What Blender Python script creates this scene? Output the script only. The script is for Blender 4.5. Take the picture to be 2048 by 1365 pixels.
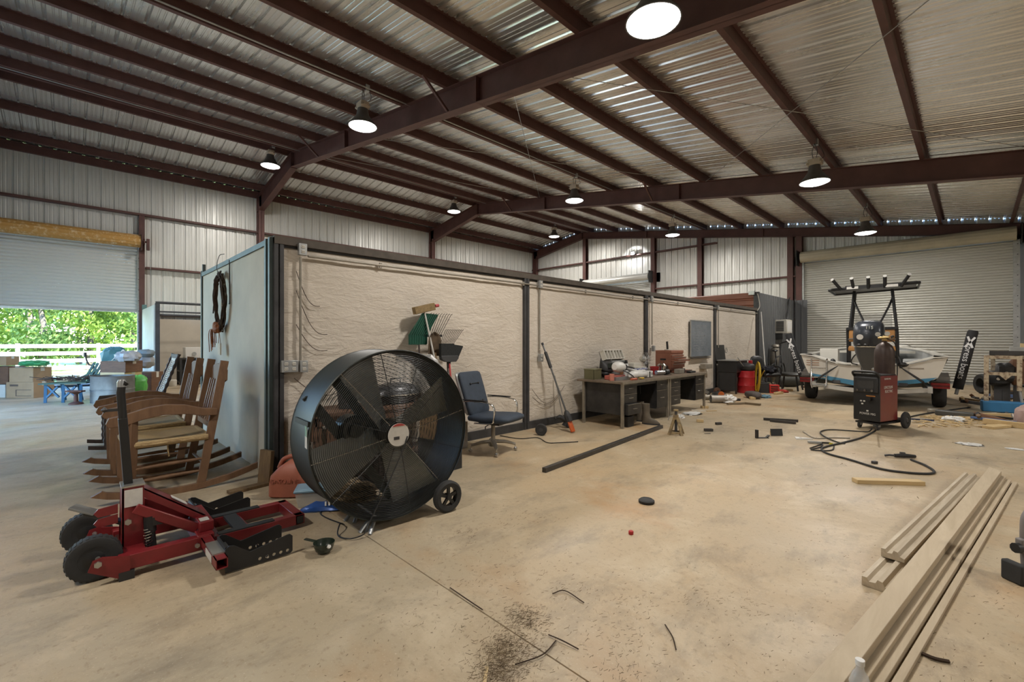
import bpy, bmesh, math, random
from mathutils import Vector, Matrix, Euler
R = math.radians
PI = math.pi
scene = bpy.context.scene
COL = scene.collection
for _o in list(bpy.data.objects):
    bpy.data.objects.remove(_o)

# ------------------------------------------------------------------ camera
FPX = 904.0                       # focal length in pixels of the 2048-wide frame
CAMH = 1.38
YAW = math.atan(924.0 / FPX)      # the camera looks 45.6 deg to the left of the building's length (+Y)
cam = bpy.data.cameras.new('camera')
cam.sensor_width = 36.0
cam.lens = 36.0 * FPX / 2048.0
cam.clip_end = 400
camo = bpy.data.objects.new('camera', cam)
COL.objects.link(camo)
camo.location = (0, 0, CAMH)
camo.rotation_euler = (PI / 2, 0, YAW)
scene.camera = camo

# ------------------------------------------------------------------ world, sun, exposure
world = bpy.data.worlds.new('sky')
scene.world = world
world.use_nodes = True
_nt = world.node_tree
_nt.nodes.clear()
_sky = _nt.nodes.new('ShaderNodeTexSky')
_sky.sky_type = 'NISHITA'
_sky.sun_disc = True
_sky.sun_size = R(1.0)
_sky.sun_elevation = R(48)
_sky.sun_rotation = R(75)         # sun stands over the right-hand side of the building
_sky.sun_intensity = 0.2
_sky.air_density = 1.6
_sky.dust_density = 0.2
_sky.ozone_density = 3.0
_bg = _nt.nodes.new('ShaderNodeBackground')
_bg.inputs['Strength'].default_value = 1.6
_out = _nt.nodes.new('ShaderNodeOutputWorld')
_wb = _nt.nodes.new('ShaderNodeMix')          # daylight reads bluer than the lamps the camera is balanced for
_wb.data_type = 'RGBA'; _wb.blend_type = 'MULTIPLY'
_wb.inputs[0].default_value = 1.0
_wb.inputs[7].default_value = (0.72, 0.93, 1.22, 1)
_nt.links.new(_sky.outputs[0], _wb.inputs[6])
_nt.links.new(_wb.outputs[2], _bg.inputs[0])
_nt.links.new(_bg.outputs[0], _out.inputs[0])
vs = scene.view_settings
vs.view_transform = 'Standard'
vs.look = 'None'
vs.gamma = 1.0
vs.use_curve_mapping = False
vs.exposure = -0.03
scene.cycles.max_bounces = 5
scene.cycles.diffuse_bounces = 4
scene.cycles.glossy_bounces = 2
scene.cycles.transmission_bounces = 3
scene.cycles.transparent_max_bounces = 6
scene.cycles.caustics_reflective = False
scene.cycles.caustics_refractive = False
LAMP_W = 147.0
LAMP_COL = (1.0, 0.95, 0.88)

# ------------------------------------------------------------------ helpers
_f = Vector((-math.sin(YAW), math.cos(YAW), 0))
_r = Vector((math.cos(YAW), math.sin(YAW), 0))

def ray(px, py):
    return _f * FPX + _r * (px - 1024.0) + Vector((0, 0, 682.5 - py))

def gp(px, py, z=0.0):
    v = ray(px, py)
    t = (z - CAMH) / v.z
    return Vector((v.x * t, v.y * t, z))

def at_x(px, py, x):
    v = ray(px, py)
    t = x / v.x
    return Vector((x, v.y * t, CAMH + v.z * t))

def at_y(px, py, y):
    v = ray(px, py)
    t = y / v.y
    return Vector((v.x * t, y, CAMH + v.z * t))

class MB:
    """collects geometry for one mesh object"""
    def __init__(s):
        s.v = []
        s.f = []
    def add(s, vs_, fs_):
        n = len(s.v)
        s.v += [tuple(p) for p in vs_]
        s.f += [tuple(i + n for i in q) for q in fs_]
        return s
    def bx(s, x0, x1, y0, y1, z0, z1):
        return s.add([(x0, y0, z0), (x1, y0, z0), (x1, y1, z0), (x0, y1, z0), (x0, y0, z1), (x1, y0, z1), (x1, y1, z1), (x0, y1, z1)],
                     [(0, 3, 2, 1), (4, 5, 6, 7), (0, 1, 5, 4), (1, 2, 6, 5), (2, 3, 7, 6), (3, 0, 4, 7)])
    def box(s, c, d, rot=(0, 0, 0)):
        m = Euler(rot).to_matrix()
        h = Vector(d) / 2
        vs_ = [Vector(c) + m @ Vector((sx * h.x, sy * h.y, sz * h.z)) for sz in (-1, 1) for sx, sy in ((-1, -1), (1, -1), (1, 1), (-1, 1))]
        return s.add(vs_, [(0, 3, 2, 1), (4, 5, 6, 7), (0, 1, 5, 4), (1, 2, 6, 5), (2, 3, 7, 6), (3, 0, 4, 7)])
    def bar(s, p, q, w, h, up=(0, 0, 1)):
        """rectangular bar from p to q: w sideways, h along up"""
        p = Vector(p); q = Vector(q); d = (q - p).normalized(); u = Vector(up)
        sd = d.cross(u)
        if sd.length < 1e-4:
            sd = d.cross(Vector((1, 0, 0)))
        sd.normalize(); u = sd.cross(d).normalized()
        vs_ = []
        for e in (p, q):
            for a, b in ((-1, -1), (1, -1), (1, 1), (-1, 1)):
                vs_.append(e + sd * (a * w / 2) + u * (b * h / 2))
        return s.add(vs_, [(0, 1, 2, 3), (4, 7, 6, 5), (0, 4, 5, 1), (1, 5, 6, 2), (2, 6, 7, 3), (3, 7, 4, 0)])
    def cyl(s, p, q, r, r2=None, n=14, caps=True):
        return s.tube([p, q], [r, r if r2 is None else r2], n, caps=caps)
    def tube(s, pts, r, n=8, closed=False, caps=True, sq=None):
        pts = [Vector(p) for p in pts]
        k = len(pts)
        rs = r if isinstance(r, (list, tuple)) else [r] * k
        base = len(s.v)
        tang = []
        for i in range(k):
            if closed:
                t = pts[(i + 1) % k] - pts[i - 1]
            else:
                t = pts[min(i + 1, k - 1)] - pts[max(i - 1, 0)]
            if t.length < 1e-9:
                t = Vector((0, 0, 1))
            tang.append(t.normalized())
        nrm = tang[0].orthogonal().normalized()
        if abs(tang[0].z) < 0.9:
            nrm = (Vector((0, 0, 1)) - tang[0] * tang[0].z).normalized()
        for i in range(k):
            nrm = (nrm - tang[i] * nrm.dot(tang[i]))
            if nrm.length < 1e-6:
                nrm = tang[i].orthogonal()
            nrm.normalize()
            bn = tang[i].cross(nrm)
            for j in range(n):
                a = 2 * PI * j / n + (PI / n if n == 4 else 0)
                ca, sa = math.cos(a), math.sin(a)
                if sq:
                    ca *= sq[0]; sa *= sq[1]
                s.v.append(tuple(pts[i] + (nrm * ca + bn * sa) * rs[i]))
        m = k if closed else k - 1
        for i in range(m):
            a0 = base + i * n
            b0 = base + ((i + 1) % k) * n
            for j in range(n):
                s.f.append((a0 + j, a0 + (j + 1) % n, b0 + (j + 1) % n, b0 + j))
        if caps and not closed:
            s.f.append(tuple(base + j for j in range(n))[::-1])
            s.f.append(tuple(base + (k - 1) * n + j for j in range(n)))
        return s
    def lathe(s, prof, n=20, c=(0, 0, 0), axis='z', rot=None):
        """prof: (radius, height) pairs, turned round the axis"""
        base = len(s.v)
        c = Vector(c)
        for (r, h) in prof:
            for j in range(n):
                a = 2 * PI * j / n
                x, y = r * math.cos(a), r * math.sin(a)
                p = Vector((x, y, h)) if axis == 'z' else (Vector((h, x, y)) if axis == 'x' else Vector((y, h, x)))
                if rot is not None:
                    p = rot @ p
                s.v.append(tuple(c + p))
        k = len(prof)
        for i in range(k - 1):
            for j in range(n):
                s.f.append((base + i * n + j, base + i * n + (j + 1) % n, base + (i + 1) * n + (j + 1) % n, base + (i + 1) * n + j))
        if tuple(prof[0]) == tuple(prof[-1]):
            return s
        if prof[0][0] > 1e-5:
            s.f.append(tuple(base + j for j in range(n))[::-1])
        if prof[-1][0] > 1e-5:
            s.f.append(tuple(base + (k - 1) * n + j for j in range(n)))
        return s
    def prism(s, poly, plane, a0, a1):
        """poly in 2D extruded between a0 and a1 along the third axis; plane 'xy', 'xz' or 'yz'"""
        def P(u, v, a):
            return {'xy': (u, v, a), 'xz': (u, a, v), 'yz': (a, u, v)}[plane]
        n = len(poly)
        vs_ = [P(u, v, a0) for u, v in poly] + [P(u, v, a1) for u, v in poly]
        fs_ = [tuple(range(n)), tuple(range(2 * n - 1, n - 1, -1))]
        for i in range(n):
            fs_.append((i, i + n, (i + 1) % n + n, (i + 1) % n))
        return s.add(vs_, fs_)
    def loft(s, rings, caps=True, closed=True):
        base = len(s.v)
        n = len(rings[0])
        for rg in rings:
            s.v += [tuple(p) for p in rg]
        for i in range(len(rings) - 1):
            for j in range(n if closed else n - 1):
                s.f.append((base + i * n + j, base + i * n + (j + 1) % n, base + (i + 1) * n + (j + 1) % n, base + (i + 1) * n + j))
        if caps and closed:
            s.f.append(tuple(base + j for j in range(n))[::-1])
            s.f.append(tuple(base + (len(rings) - 1) * n + j for j in range(n)))
        return s
    def blob(s, c, d, n=12, m=8, seed=0, amp=0.0, e=1.0):
        """a rounded lump with half-sizes d (e<1: boxier)"""
        rnd = random.Random(seed)
        rings = []
        def se(v):
            return math.copysign(abs(v) ** e, v)
        for i in range(1, m):
            a = -PI / 2 + PI * i / m
            ring = []
            for j in range(n):
                b = 2 * PI * j / n
                k = 1 + (rnd.random() - .5) * 2 * amp
                ring.append((c[0] + d[0] * se(math.cos(a)) * se(math.cos(b)) * k, c[1] + d[1] * se(math.cos(a)) * se(math.sin(b)) * k, c[2] + d[2] * se(math.sin(a)) * k))
            rings.append(ring)
        base = len(s.v)
        s.loft(rings, caps=False)
        b = len(s.v)
        s.v.append((c[0], c[1], c[2] - d[2])); s.v.append((c[0], c[1], c[2] + d[2]))
        last = base + (len(rings) - 1) * n
        for j in range(n):
            s.f.append((b, base + (j + 1) % n, base + j))
            s.f.append((b + 1, last + j, last + (j + 1) % n))
        return s
    def mesh(s, name, smooth=False, ang=38):
        me = bpy.data.meshes.new(name)
        me.from_pydata(s.v, [], s.f)
        bm = bmesh.new(); bm.from_mesh(me)
        bmesh.ops.recalc_face_normals(bm, faces=bm.faces)
        bm.to_mesh(me); bm.free()
        if smooth:
            me.polygons.foreach_set('use_smooth', [True] * len(me.polygons))
            me.set_sharp_from_angle(angle=R(ang))
        me.update()
        return me
    def build(s, name, mat, parent=None, smooth=False, bevel=0.0, ang=38, loc=None, rot=None):
        me = s.mesh(name, smooth or bevel > 0, ang)
        me.materials.append(mat)
        o = bpy.data.objects.new(name, me)
        COL.objects.link(o)
        o.parent = parent
        if loc is not None:
            o.location = loc
        if rot is not None:
            o.rotation_euler = rot
        if bevel > 0:
            b = o.modifiers.new('bevel', 'BEVEL')
            b.width = bevel; b.segments = 2; b.limit_method = 'ANGLE'; b.angle_limit = R(35)
        return o

def tag(o, label=None, cat=None, group=None, kind=None):
    if label: o['label'] = label
    if cat: o['category'] = cat
    if group: o['group'] = group
    if kind: o['kind'] = kind
    return o

def thing(name, label, cat, loc=(0, 0, 0), rz=0.0, group=None, kind=None):
    o = bpy.data.objects.new(name, None)
    o.empty_display_size = 0.1
    COL.objects.link(o)
    o.location = loc
    o.rotation_euler = (0, 0, rz)
    return tag(o, label, cat, group, kind)

def struct(o):
    o['kind'] = 'structure'
    return o

def inst(name, me, parent=None, loc=(0, 0, 0), rot=(0, 0, 0), scale=None):
    o = bpy.data.objects.new(name, me)
    COL.objects.link(o)
    o.parent = parent
    o.location = loc
    o.rotation_euler = rot
    if scale: o.scale = scale
    return o

def copy_tree(o, parent=None):
    c = o.copy(); COL.objects.link(c); c.parent = parent
    for ch in [x for x in bpy.data.objects if x.parent == o and x is not c]:
        copy_tree(ch, c)
    return c

def text(name, s, size, mat, parent, loc, rot, ext=0.001, align='CENTER', sx=1.0):
    cu = bpy.data.curves.new(name, 'FONT')
    cu.body = s; cu.size = size; cu.extrude = ext; cu.align_x = align; cu.align_y = 'CENTER'
    cu.resolution_u = 3
    cu.materials.append(mat)
    tmp = bpy.data.objects.new(name, cu)
    COL.objects.link(tmp)
    dg = bpy.context.evaluated_depsgraph_get()
    me = bpy.data.meshes.new_from_object(tmp.evaluated_get(dg))
    bpy.data.objects.remove(tmp); bpy.data.curves.remove(cu)
    o = bpy.data.objects.new(name, me)
    COL.objects.link(o)
    o.parent = parent; o.location = loc; o.rotation_euler = rot
    o.scale = (sx, 1, 1)
    return o

def arc(c, r, a0, a1, n, plane='xz'):
    out = []
    for i in range(n + 1):
        a = R(a0 + (a1 - a0) * i / n)
        u, v = r * math.cos(a), r * math.sin(a)
        out.append({'xz': (c[0] + u, c[1], c[2] + v), 'xy': (c[0] + u, c[1] + v, c[2]), 'yz': (c[0], c[1] + u, c[2] + v)}[plane])
    return out

def smooth_path(pts, k=6):
    """Catmull-Rom through the points"""
    P = [Vector(p) for p in pts]
    P = [P[0] * 2 - P[1]] + P + [P[-1] * 2 - P[-2]]
    out = []
    for i in range(1, len(P) - 2):
        for j in range(k):
            t = j / k
            a, b, c, d = P[i - 1], P[i], P[i + 1], P[i + 2]
            out.append(0.5 * ((2 * b) + (c - a) * t + (2 * a - 5 * b + 4 * c - d) * t * t + (3 * b - a - 3 * c + d) * t ** 3))
    out.append(P[-2])
    return out

def plate(outer, holes, th, name, mat, parent, place, bevel=0.0):
    """flat plate with round holes; outline in its own 2D plane, place maps (u, v, w) to local xyz"""
    bm = bmesh.new()
    edges = []
    def loop(pts):
        vs_ = [bm.verts.new((p[0], p[1], 0)) for p in pts]
        for i in range(len(vs_)):
            edges.append(bm.edges.new((vs_[i], vs_[(i + 1) % len(vs_)])))
    loop(outer)
    for (x, y, r) in holes:
        loop([(x + r * math.cos(2 * PI * i / 12), y + r * math.sin(2 * PI * i / 12)) for i in range(12)])
    bmesh.ops.triangle_fill(bm, edges=edges, use_beauty=True)
    ex = bmesh.ops.extrude_face_region(bm, geom=list(bm.faces))
    for e in ex['geom']:
        if isinstance(e, bmesh.types.BMVert):
            e.co.z += th
    for v in bm.verts:
        v.co = Vector(place(v.co.x, v.co.y, v.co.z))
    bmesh.ops.recalc_face_normals(bm, faces=bm.faces)
    me = bpy.data.meshes.new(name)
    bm.to_mesh(me); bm.free()
    me.materials.append(mat)
    o = bpy.data.objects.new(name, me)
    COL.objects.link(o); o.parent = parent
    return o

# ------------------------------------------------------------------ materials
def nodes(name):
    m = bpy.data.materials.new(name)
    m.use_nodes = True
    nt = m.node_tree
    return m, nt, nt.nodes['Principled BSDF']

def mixc(nt, fac, a, b):
    n = nt.nodes.new('ShaderNodeMix'); n.data_type = 'RGBA'
    for sock, val in ((n.inputs[0], fac), (n.inputs[6], a), (n.inputs[7], b)):
        if isinstance(val, bpy.types.NodeSocket): nt.links.new(val, sock)
        else: sock.default_value = val if not isinstance(val, tuple) else (val + (1,) if len(val) == 3 else val)
    return n.outputs[2]

def noise(nt, scale, detail=4, rough=.55, vec=None, dist=0.0):
    n = nt.nodes.new('ShaderNodeTexNoise')
    n.inputs['Scale'].default_value = scale; n.inputs['Detail'].default_value = detail; n.inputs['Roughness'].default_value = rough
    n.inputs['Distortion'].default_value = dist
    if vec is not None: nt.links.new(vec, n.inputs['Vector'])
    return n.outputs['Fac']

def ramp(nt, fac, lo, hi):
    n = nt.nodes.new('ShaderNodeMapRange'); n.clamp = True
    n.inputs[1].default_value = lo; n.inputs[2].default_value = hi
    nt.links.new(fac, n.inputs[0])
    return n.outputs[0]

def coords(nt, scale=(1, 1, 1), kind='Object', rot=(0, 0, 0)):
    tc = nt.nodes.new('ShaderNodeTexCoord')
    mp = nt.nodes.new('ShaderNodeMapping')
    mp.inputs['Scale'].default_value = scale
    mp.inputs['Rotation'].default_value = rot
    nt.links.new(tc.outputs[kind], mp.inputs[0])
    return mp.outputs[0]

def bump(nt, bsdf, h, strength=.3, dist=.01):
    b = nt.nodes.new('ShaderNodeBump')
    b.inputs['Strength'].default_value = strength; b.inputs['Distance'].default_value = dist
    nt.links.new(h, b.inputs['Height']); nt.links.new(b.outputs[0], bsdf.inputs['Normal'])

def M(name, col, rough=.6, metal=0.0, var=.2, scale=5.0, bmp=0.0, bscale=60.0, col2=None, coat=0.0, lo=.35, hi=.7):
    """plain material: colour broken up by a little noise"""
    m, nt, b = nodes(name)
    v = coords(nt)
    c2 = col2 if col2 else tuple(c * (1 - var) for c in col)
    nt.links.new(mixc(nt, ramp(nt, noise(nt, scale, 5, .6, v), lo, hi), col, c2), b.inputs['Base Color'])
    b.inputs['Roughness'].default_value = rough
    b.inputs['Metallic'].default_value = metal
    if coat: b.inputs['Coat Weight'].default_value = coat
    if bmp: bump(nt, b, noise(nt, bscale, 3, .6, v), bmp, .004)
    return m

def wood(name, c1, c2, scale=(3, 30, 30), rough=.65, bmp=.15):
    m, nt, b = nodes(name)
    v = coords(nt, scale)
    a = ramp(nt, noise(nt, 1.6, 6, .65, v, .6), .3, .7)
    nt.links.new(mixc(nt, a, c1, c2), b.inputs['Base Color'])
    b.inputs['Roughness'].default_value = rough
    bump(nt, b, a, bmp, .003)
    return m

def glow(name, col, strength):
    m, nt, b = nodes(name)
    b.inputs['Base Color'].default_value = col + (1,)
    b.inputs['Emission Color'].default_value = col + (1,)
    b.inputs['Emission Strength'].default_value = strength
    m.cycles.emission_sampling = 'NONE'   # the lamp's own light object does the lighting
    return m

def clear(name, col, rough=.15, alpha=.35):
    m, nt, b = nodes(name)
    b.inputs['Base Color'].default_value = col + (1,)
    b.inputs['Roughness'].default_value = rough
    b.inputs['Alpha'].default_value = alpha
    return m

MAT = {}
def floor_mat():
    m, nt, b = nodes('concrete')
    v = coords(nt, kind='Object')
    base = mixc(nt, ramp(nt, noise(nt, .35, 6, .6, v, .4), .35, .68), (.47, .345, .205), (.42, .355, .25))
    base = mixc(nt, ramp(nt, noise(nt, 1.3, 7, .7, v, .5), .50, .68), base, (.56, .46, .32))
    base = mixc(nt, ramp(nt, noise(nt, .55, 5, .6, coords(nt, (1.0, 1.4, 1), rot=(0, 0, .5))), .56, .74), base, (.42, .245, .11))
    base = mixc(nt, ramp(nt, noise(nt, 2.1, 8, .72, coords(nt, (1.3, .6, 1), rot=(0, 0, 1.1))), .50, .80), base, (.20, .165, .12))
    base = mixc(nt, ramp(nt, noise(nt, 26, 5, .75, v), .55, .74), base, (.27, .20, .125))
    base = mixc(nt, ramp(nt, noise(nt, 90, 3, .6, v), .62, .78), base, (.62, .53, .40))
    nt.links.new(base, b.inputs['Base Color'])
    rr = nt.nodes.new('ShaderNodeMapRange')
    rr.inputs[1].default_value = .3; rr.inputs[2].default_value = .7; rr.inputs[3].default_value = .33; rr.inputs[4].default_value = .68
    nt.links.new(noise(nt, .9, 6, .6, v), rr.inputs[0]); nt.links.new(rr.outputs[0], b.inputs['Roughness'])
    bump(nt, b, noise(nt, 35, 6, .7, v), .18, .006)
    return m

def foam_mat():
    m, nt, b = nodes('sprayed_foam_panel')
    v = coords(nt)
    c = mixc(nt, ramp(nt, noise(nt, 1.2, 6, .6, v), .35, .7), (.67, .60, .515), (.60, .53, .44))
    c = mixc(nt, ramp(nt, noise(nt, 9, 7, .7, coords(nt, (1, .35, 2.0))), .62, .78), c, (.42, .35, .27))
    nt.links.new(c, b.inputs['Base Color'])
    b.inputs['Roughness'].default_value = .8
    h1 = noise(nt, 7, 5, .6, coords(nt, (1, .6, 1.7)), .8)
    h2 = noise(nt, 22, 5, .6, coords(nt, (1, .7, 1.6)))
    ad = nt.nodes.new('ShaderNodeMath'); ad.operation = 'MULTIPLY_ADD'; ad.inputs[1].default_value = .35
    nt.links.new(h2, ad.inputs[0]); nt.links.new(h1, ad.inputs[2])
    bump(nt, b, ad.outputs[0], .55, .04)
    return m

def metal_sheet(name, c1, c2, rough, metal, streak=(.4, 6, 6), bmp=0.06):
    m, nt, b = nodes(name)
    v = coords(nt, streak)
    a = ramp(nt, noise(nt, 1.5, 5, .65, v), .3, .75)
    nt.links.new(mixc(nt, a, c1, c2), b.inputs['Base Color'])
    b.inputs['Metallic'].default_value = metal
    rr = nt.nodes.new('ShaderNodeMapRange')
    rr.inputs[3].default_value = rough * .8; rr.inputs[4].default_value = rough * 1.25
    nt.links.new(a, rr.inputs[0]); nt.links.new(rr.outputs[0], b.inputs['Roughness'])
    bump(nt, b, noise(nt, 2.2, 3, .5, coords(nt)), bmp, .02)
    return m

def rusty(name, paint, rust, lo, hi, scale=22, rough=.7):
    m, nt, b = nodes(name)
    v = coords(nt)
    a = ramp(nt, noise(nt, scale, 6, .7, v), lo, hi)
    nt.links.new(mixc(nt, a, paint, rust), b.inputs['Base Color'])
    b.inputs['Roughness'].default_value = rough
    bump(nt, b, a, .25, .002)
    return m

def leaf_mat(name, c1, c2):
    m, nt, b = nodes(name)
    gi = nt.nodes.new('ShaderNodeNewGeometry')
    c = mixc(nt, gi.outputs['Random Per Island'], c1, c2)
    nt.links.new(c, b.inputs['Base Color'])
    b.inputs['Roughness'].default_value = .6
    b.inputs['Transmission Weight'].default_value = 0.0
    tr = nt.nodes.new('ShaderNodeBsdfTranslucent')
    nt.links.new(c, tr.inputs[0])
    mx = nt.nodes.new('ShaderNodeMixShader'); mx.inputs[0].default_value = .4
    nt.links.new(b.outputs[0], mx.inputs[1]); nt.links.new(tr.outputs[0], mx.inputs[2])
    nt.links.new(mx.outputs[0], nt.nodes['Material Output'].inputs[0])
    return m

MAT['floor'] = floor_mat()
MAT['joint'] = M('joint_filler', (.10, .08, .06), .9)
MAT['foam'] = foam_mat()
MAT['roof'] = metal_sheet('galvalume_roof', (.80, .79, .77), (.72, .71, .685), .25, .78, (.25, 3, 1), .03)
MAT['wallsheet'] = metal_sheet('wall_sheet', (.70, .70, .67), (.58, .575, .54), .45, .25, (6, 6, .5))
MAT['steel'] = M('primed_steel', (.125, .056, .048), .55, .1, .35, 3, .1, 40, lo=.3, hi=.7)
MAT['darksteel'] = M('dark_post_steel', (.065, .064, .066), .55, .3, .4, 6, .1)
MAT['greensteel'] = M('green_grey_post', (.075, .095, .092), .5, .3, .3, 5)
MAT['curtain'] = metal_sheet('door_curtain', (.58, .575, .53), (.50, .49, .44), .45, .15, (.6, .6, 5))
MAT['curtain2'] = metal_sheet('door_curtain_white', (.62, .63, .61), (.55, .555, .53), .42, .15, (.6, .6, 5))
MAT['galv'] = M('galvanised', (.45, .46, .46), .4, .7, .25, 12)
MAT['black'] = M('black_paint', (.014, .014, .015), .45, 0, .3)
MAT['blackplastic'] = M('black_plastic', (.022, .022, .023), .55, 0, .25, 8)
MAT['rubber'] = M('tyre_rubber', (.03, .03, .03), .8, 0, .3, 14, .2)
MAT['red'] = M('red_enamel', (.23, .018, .022), .38, .1, .35, 5, coat=.2)
MAT['chrome'] = M('chrome', (.62, .62, .62), .18, 1.0, .15)
MAT['white'] = M('white_paint', (.72, .71, .68), .5, 0, .08)
MAT['offwhite'] = M('off_white', (.60, .57, .50), .6, 0, .15)
MAT['conduit'] = M('conduit_grey', (.33, .30, .25), .5, .4, .25, 9)
MAT['lamp'] = glow('lamp_lens', (1.0, .97, .92), 8.0)
# ------------------------------------------------------------------ building shell
XL, XR, YF, YB = -18.9, 7.0, 20.4, -2.75
RIDGE, SLOPE, ZP = -15.1, 0.154, 7.36          # ridge line, pitch, height of the purlins' underside at the ridge
def zp(x): return ZP - SLOPE * abs(x - RIDGE)
def zroof(x): return zp(x) + 0.2

# floor: dark joint bed with slabs standing a little apart
fb = MB().bx(XL - .1, XR + .1, YB - .1, YF + .1, -.22, -.012).build('floor', MAT['joint'])
struct(fb)
ys = [YB - .1, 1.5, 7.62, 13.7, YF + .1]
for a, b in zip(ys[:-1], ys[1:]):
    MB().bx(XL - .1, XR + .1, a + .004, b - .004, -.2, 0).build('slab', MAT['floor'], fb)
# saw-cut apron outside
ap = struct(MB().bx(-21.4, XL - .1, -3.2, 2.4, -.25, -.02).build('ground_apron', M('gravel', (.20, .19, .18), .9, 0, .5, 30, .6, 90)))
ap['label'] = 'grey gravel apron outside the left roll-up door'

def rib_profile(width, rib=.305, h=.032):
    """(u, w) points of a ribbed sheet across its width"""
    pts = []
    n = int(round(width / rib))
    for i in range(n):
        u = i * rib
        pts += [(u, 0), (u + .015, h), (u + .045, h), (u + .062, 0)]
        for k in (1, 2):
            c = u + .062 + (rib - .062) * k / 3
            pts += [(c - .016, 0), (c - .008, .006), (c + .008, .006), (c + .016, 0)]
    pts.append((width, 0))
    return pts

PW = .915
prof = rib_profile(PW)

# ceiling: ridge cap with roof sheets and purlins as its parts
ceil = struct(MB().prism([(RIDGE - .2, zroof(RIDGE) + .0), (RIDGE, zroof(RIDGE) + .05), (RIDGE + .2, zroof(RIDGE) + .0), (RIDGE + .2, zroof(RIDGE) + .03), (RIDGE, zroof(RIDGE) + .09), (RIDGE - .2, zroof(RIDGE) + .03)], 'xz', YB, YF).build('ceiling', MAT['roof']))
def roof_sheet(x0, x1):
    mb = MB()
    r0 = [(x0, u, zroof(x0) + w) for u, w in prof]
    r1 = [(x1, u, zroof(x1) + w) for u, w in prof]
    return mb.loft([r0, r1], caps=False, closed=False).mesh('roof_sheet')
meL = roof_sheet(XL - .15, RIDGE); meL.materials.append(MAT['roof'])
meR = roof_sheet(RIDGE, XR + .15); meR.materials.append(MAT['roof'])
ny = int(math.ceil((YF - YB) / PW))
for i in range(ny):
    y = YF - (i + 1) * PW
    inst('roof_sheet', meL, ceil, (0, y, 0)); inst('roof_sheet', meR, ceil, (0, y, 0))

def zee(y0, y1, d=.2, fl=.07, t=.008):
    """Z section along Y, underside at z=0"""
    poly = [(-fl, 0), (t, 0), (t, d - t), (fl, d - t), (fl, d), (0, d), (0, t), (-fl, t)]
    return MB().prism(poly, 'xz', y0, y1)
pm = zee(YB, YF).mesh('purlin'); pm.materials.append(MAT['steel'])
purlins = [-.72 - 1.53 * i for i in range(10)] + [-14.85, -15.35, -16.7, -18.2]
purlins += [-.72 + 1.53 * i for i in range(1, 6)]
for x in purlins:
    inst('purlin', pm, ceil, (x, 0, zp(x)))
es = zee(YB, YF, .22, .08, .01).mesh('eave_strut'); es.materials.append(MAT['steel'])
inst('eave_strut', es, ceil, (XL + .12, 0, zp(XL) - .04)); inst('eave_strut', es, ceil, (XR - .12, 0, zp(XR) - .04), (0, 0, 0))

# steel frames
def ibeam(pts_top, pts_bot, y, mb_w, mb_f, fw=.2, t=.012):
    """I section between a top and a bottom polyline in the XZ plane at y"""
    for i in range(len(pts_top) - 1):
        a, b, c, d = pts_top[i], pts_top[i + 1], pts_bot[i + 1], pts_bot[i]
        mb_w.prism([a, b, c, d], 'xz', y - .006, y + .006)
        mb_f.prism([a, b, (b[0], b[1] - t), (a[0], a[1] - t)], 'xz', y - fw / 2, y + fw / 2)
        mb_f.prism([d, c, (c[0], c[1] + t), (d[0], d[1] + t)], 'xz', y - fw / 2, y + fw / 2)

def frame(y, label, depth=.47, end=False):
    t = thing('steel_portal', label, 'steel portal', (0, y, 0), 0, 'rigid frames across the building')
    cw = .26
    # left column
    c = MB()
    xa, xb = XL + .14, XL + .14 + cw
    zc = zp(XL + .3) - .02
    c.bx(xa, xb, -.006, .006, 0, zc).bx(xa, xa + .014, -.1, .1, 0, zc).bx(xb - .014, xb, -.1, .1, 0, zc - depth * .9)
    c.bx(xa - .03, xb + .03, -.14, .14, 0, .02)
    c.build('column', MAT['steel'], t)
    c = MB()
    c.bx(XR - .4, XR - .14, -.006, .006, 0, zp(XR) - .02).bx(XR - .154, XR - .14, -.1, .1, 0, zp(XR) - .02).bx(XR - .4, XR - .386, -.1, .1, 0, zp(XR) - .5)
    c.build('column', MAT['steel'], t)
    w, f = MB(), MB()
    tl = [(XL + .16, zp(XL + .16)), (RIDGE, zp(RIDGE))]
    bl = [(XL + .16, zp(XL + .16) - depth - .14), (RIDGE, zp(RIDGE) - depth)]
    ibeam(tl, bl, 0, w, f)
    w.add(f.v, f.f)
    w.bx(RIDGE - .012, RIDGE + .012, -.1, .1, zp(RIDGE) - depth - .03, zp(RIDGE))
    w.build('rafter', MAT['steel'], t)
    w, f = MB(), MB()
    xs = [RIDGE, -6.0, XR - .16]
    ibeam([(x, zp(x)) for x in xs], [(x, zp(x) - depth) for x in xs], 0, w, f)
    w.add(f.v, f.f)
    for x in (-6.0, -11.2):
        w.bx(x - .012, x + .012, -.1, .1, zp(x) - depth, zp(x))
    w.build('rafter', MAT['steel'], t)
    if not end:
        for x in (-6.84, -12.96, -.72 + 1.53):
            for s in (-1, 1):
                MB().bar((x, s * .62, zp(x) + .02), (x, s * .07, zp(x) - depth + .03), .045, .045).build('flange_brace', MAT['steel'], t)
    return t
frame(-2.5, 'dark red end frame over the left doorway, behind the camera')
frame(5.09, 'nearest dark red rafter crossing overhead behind the largest lamp')
frame(12.73, 'second dark red steel rafter crossing above the chalkboard wall')
frame(20.22, 'dark red end rafter against the far gable wall', .34, True)

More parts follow.
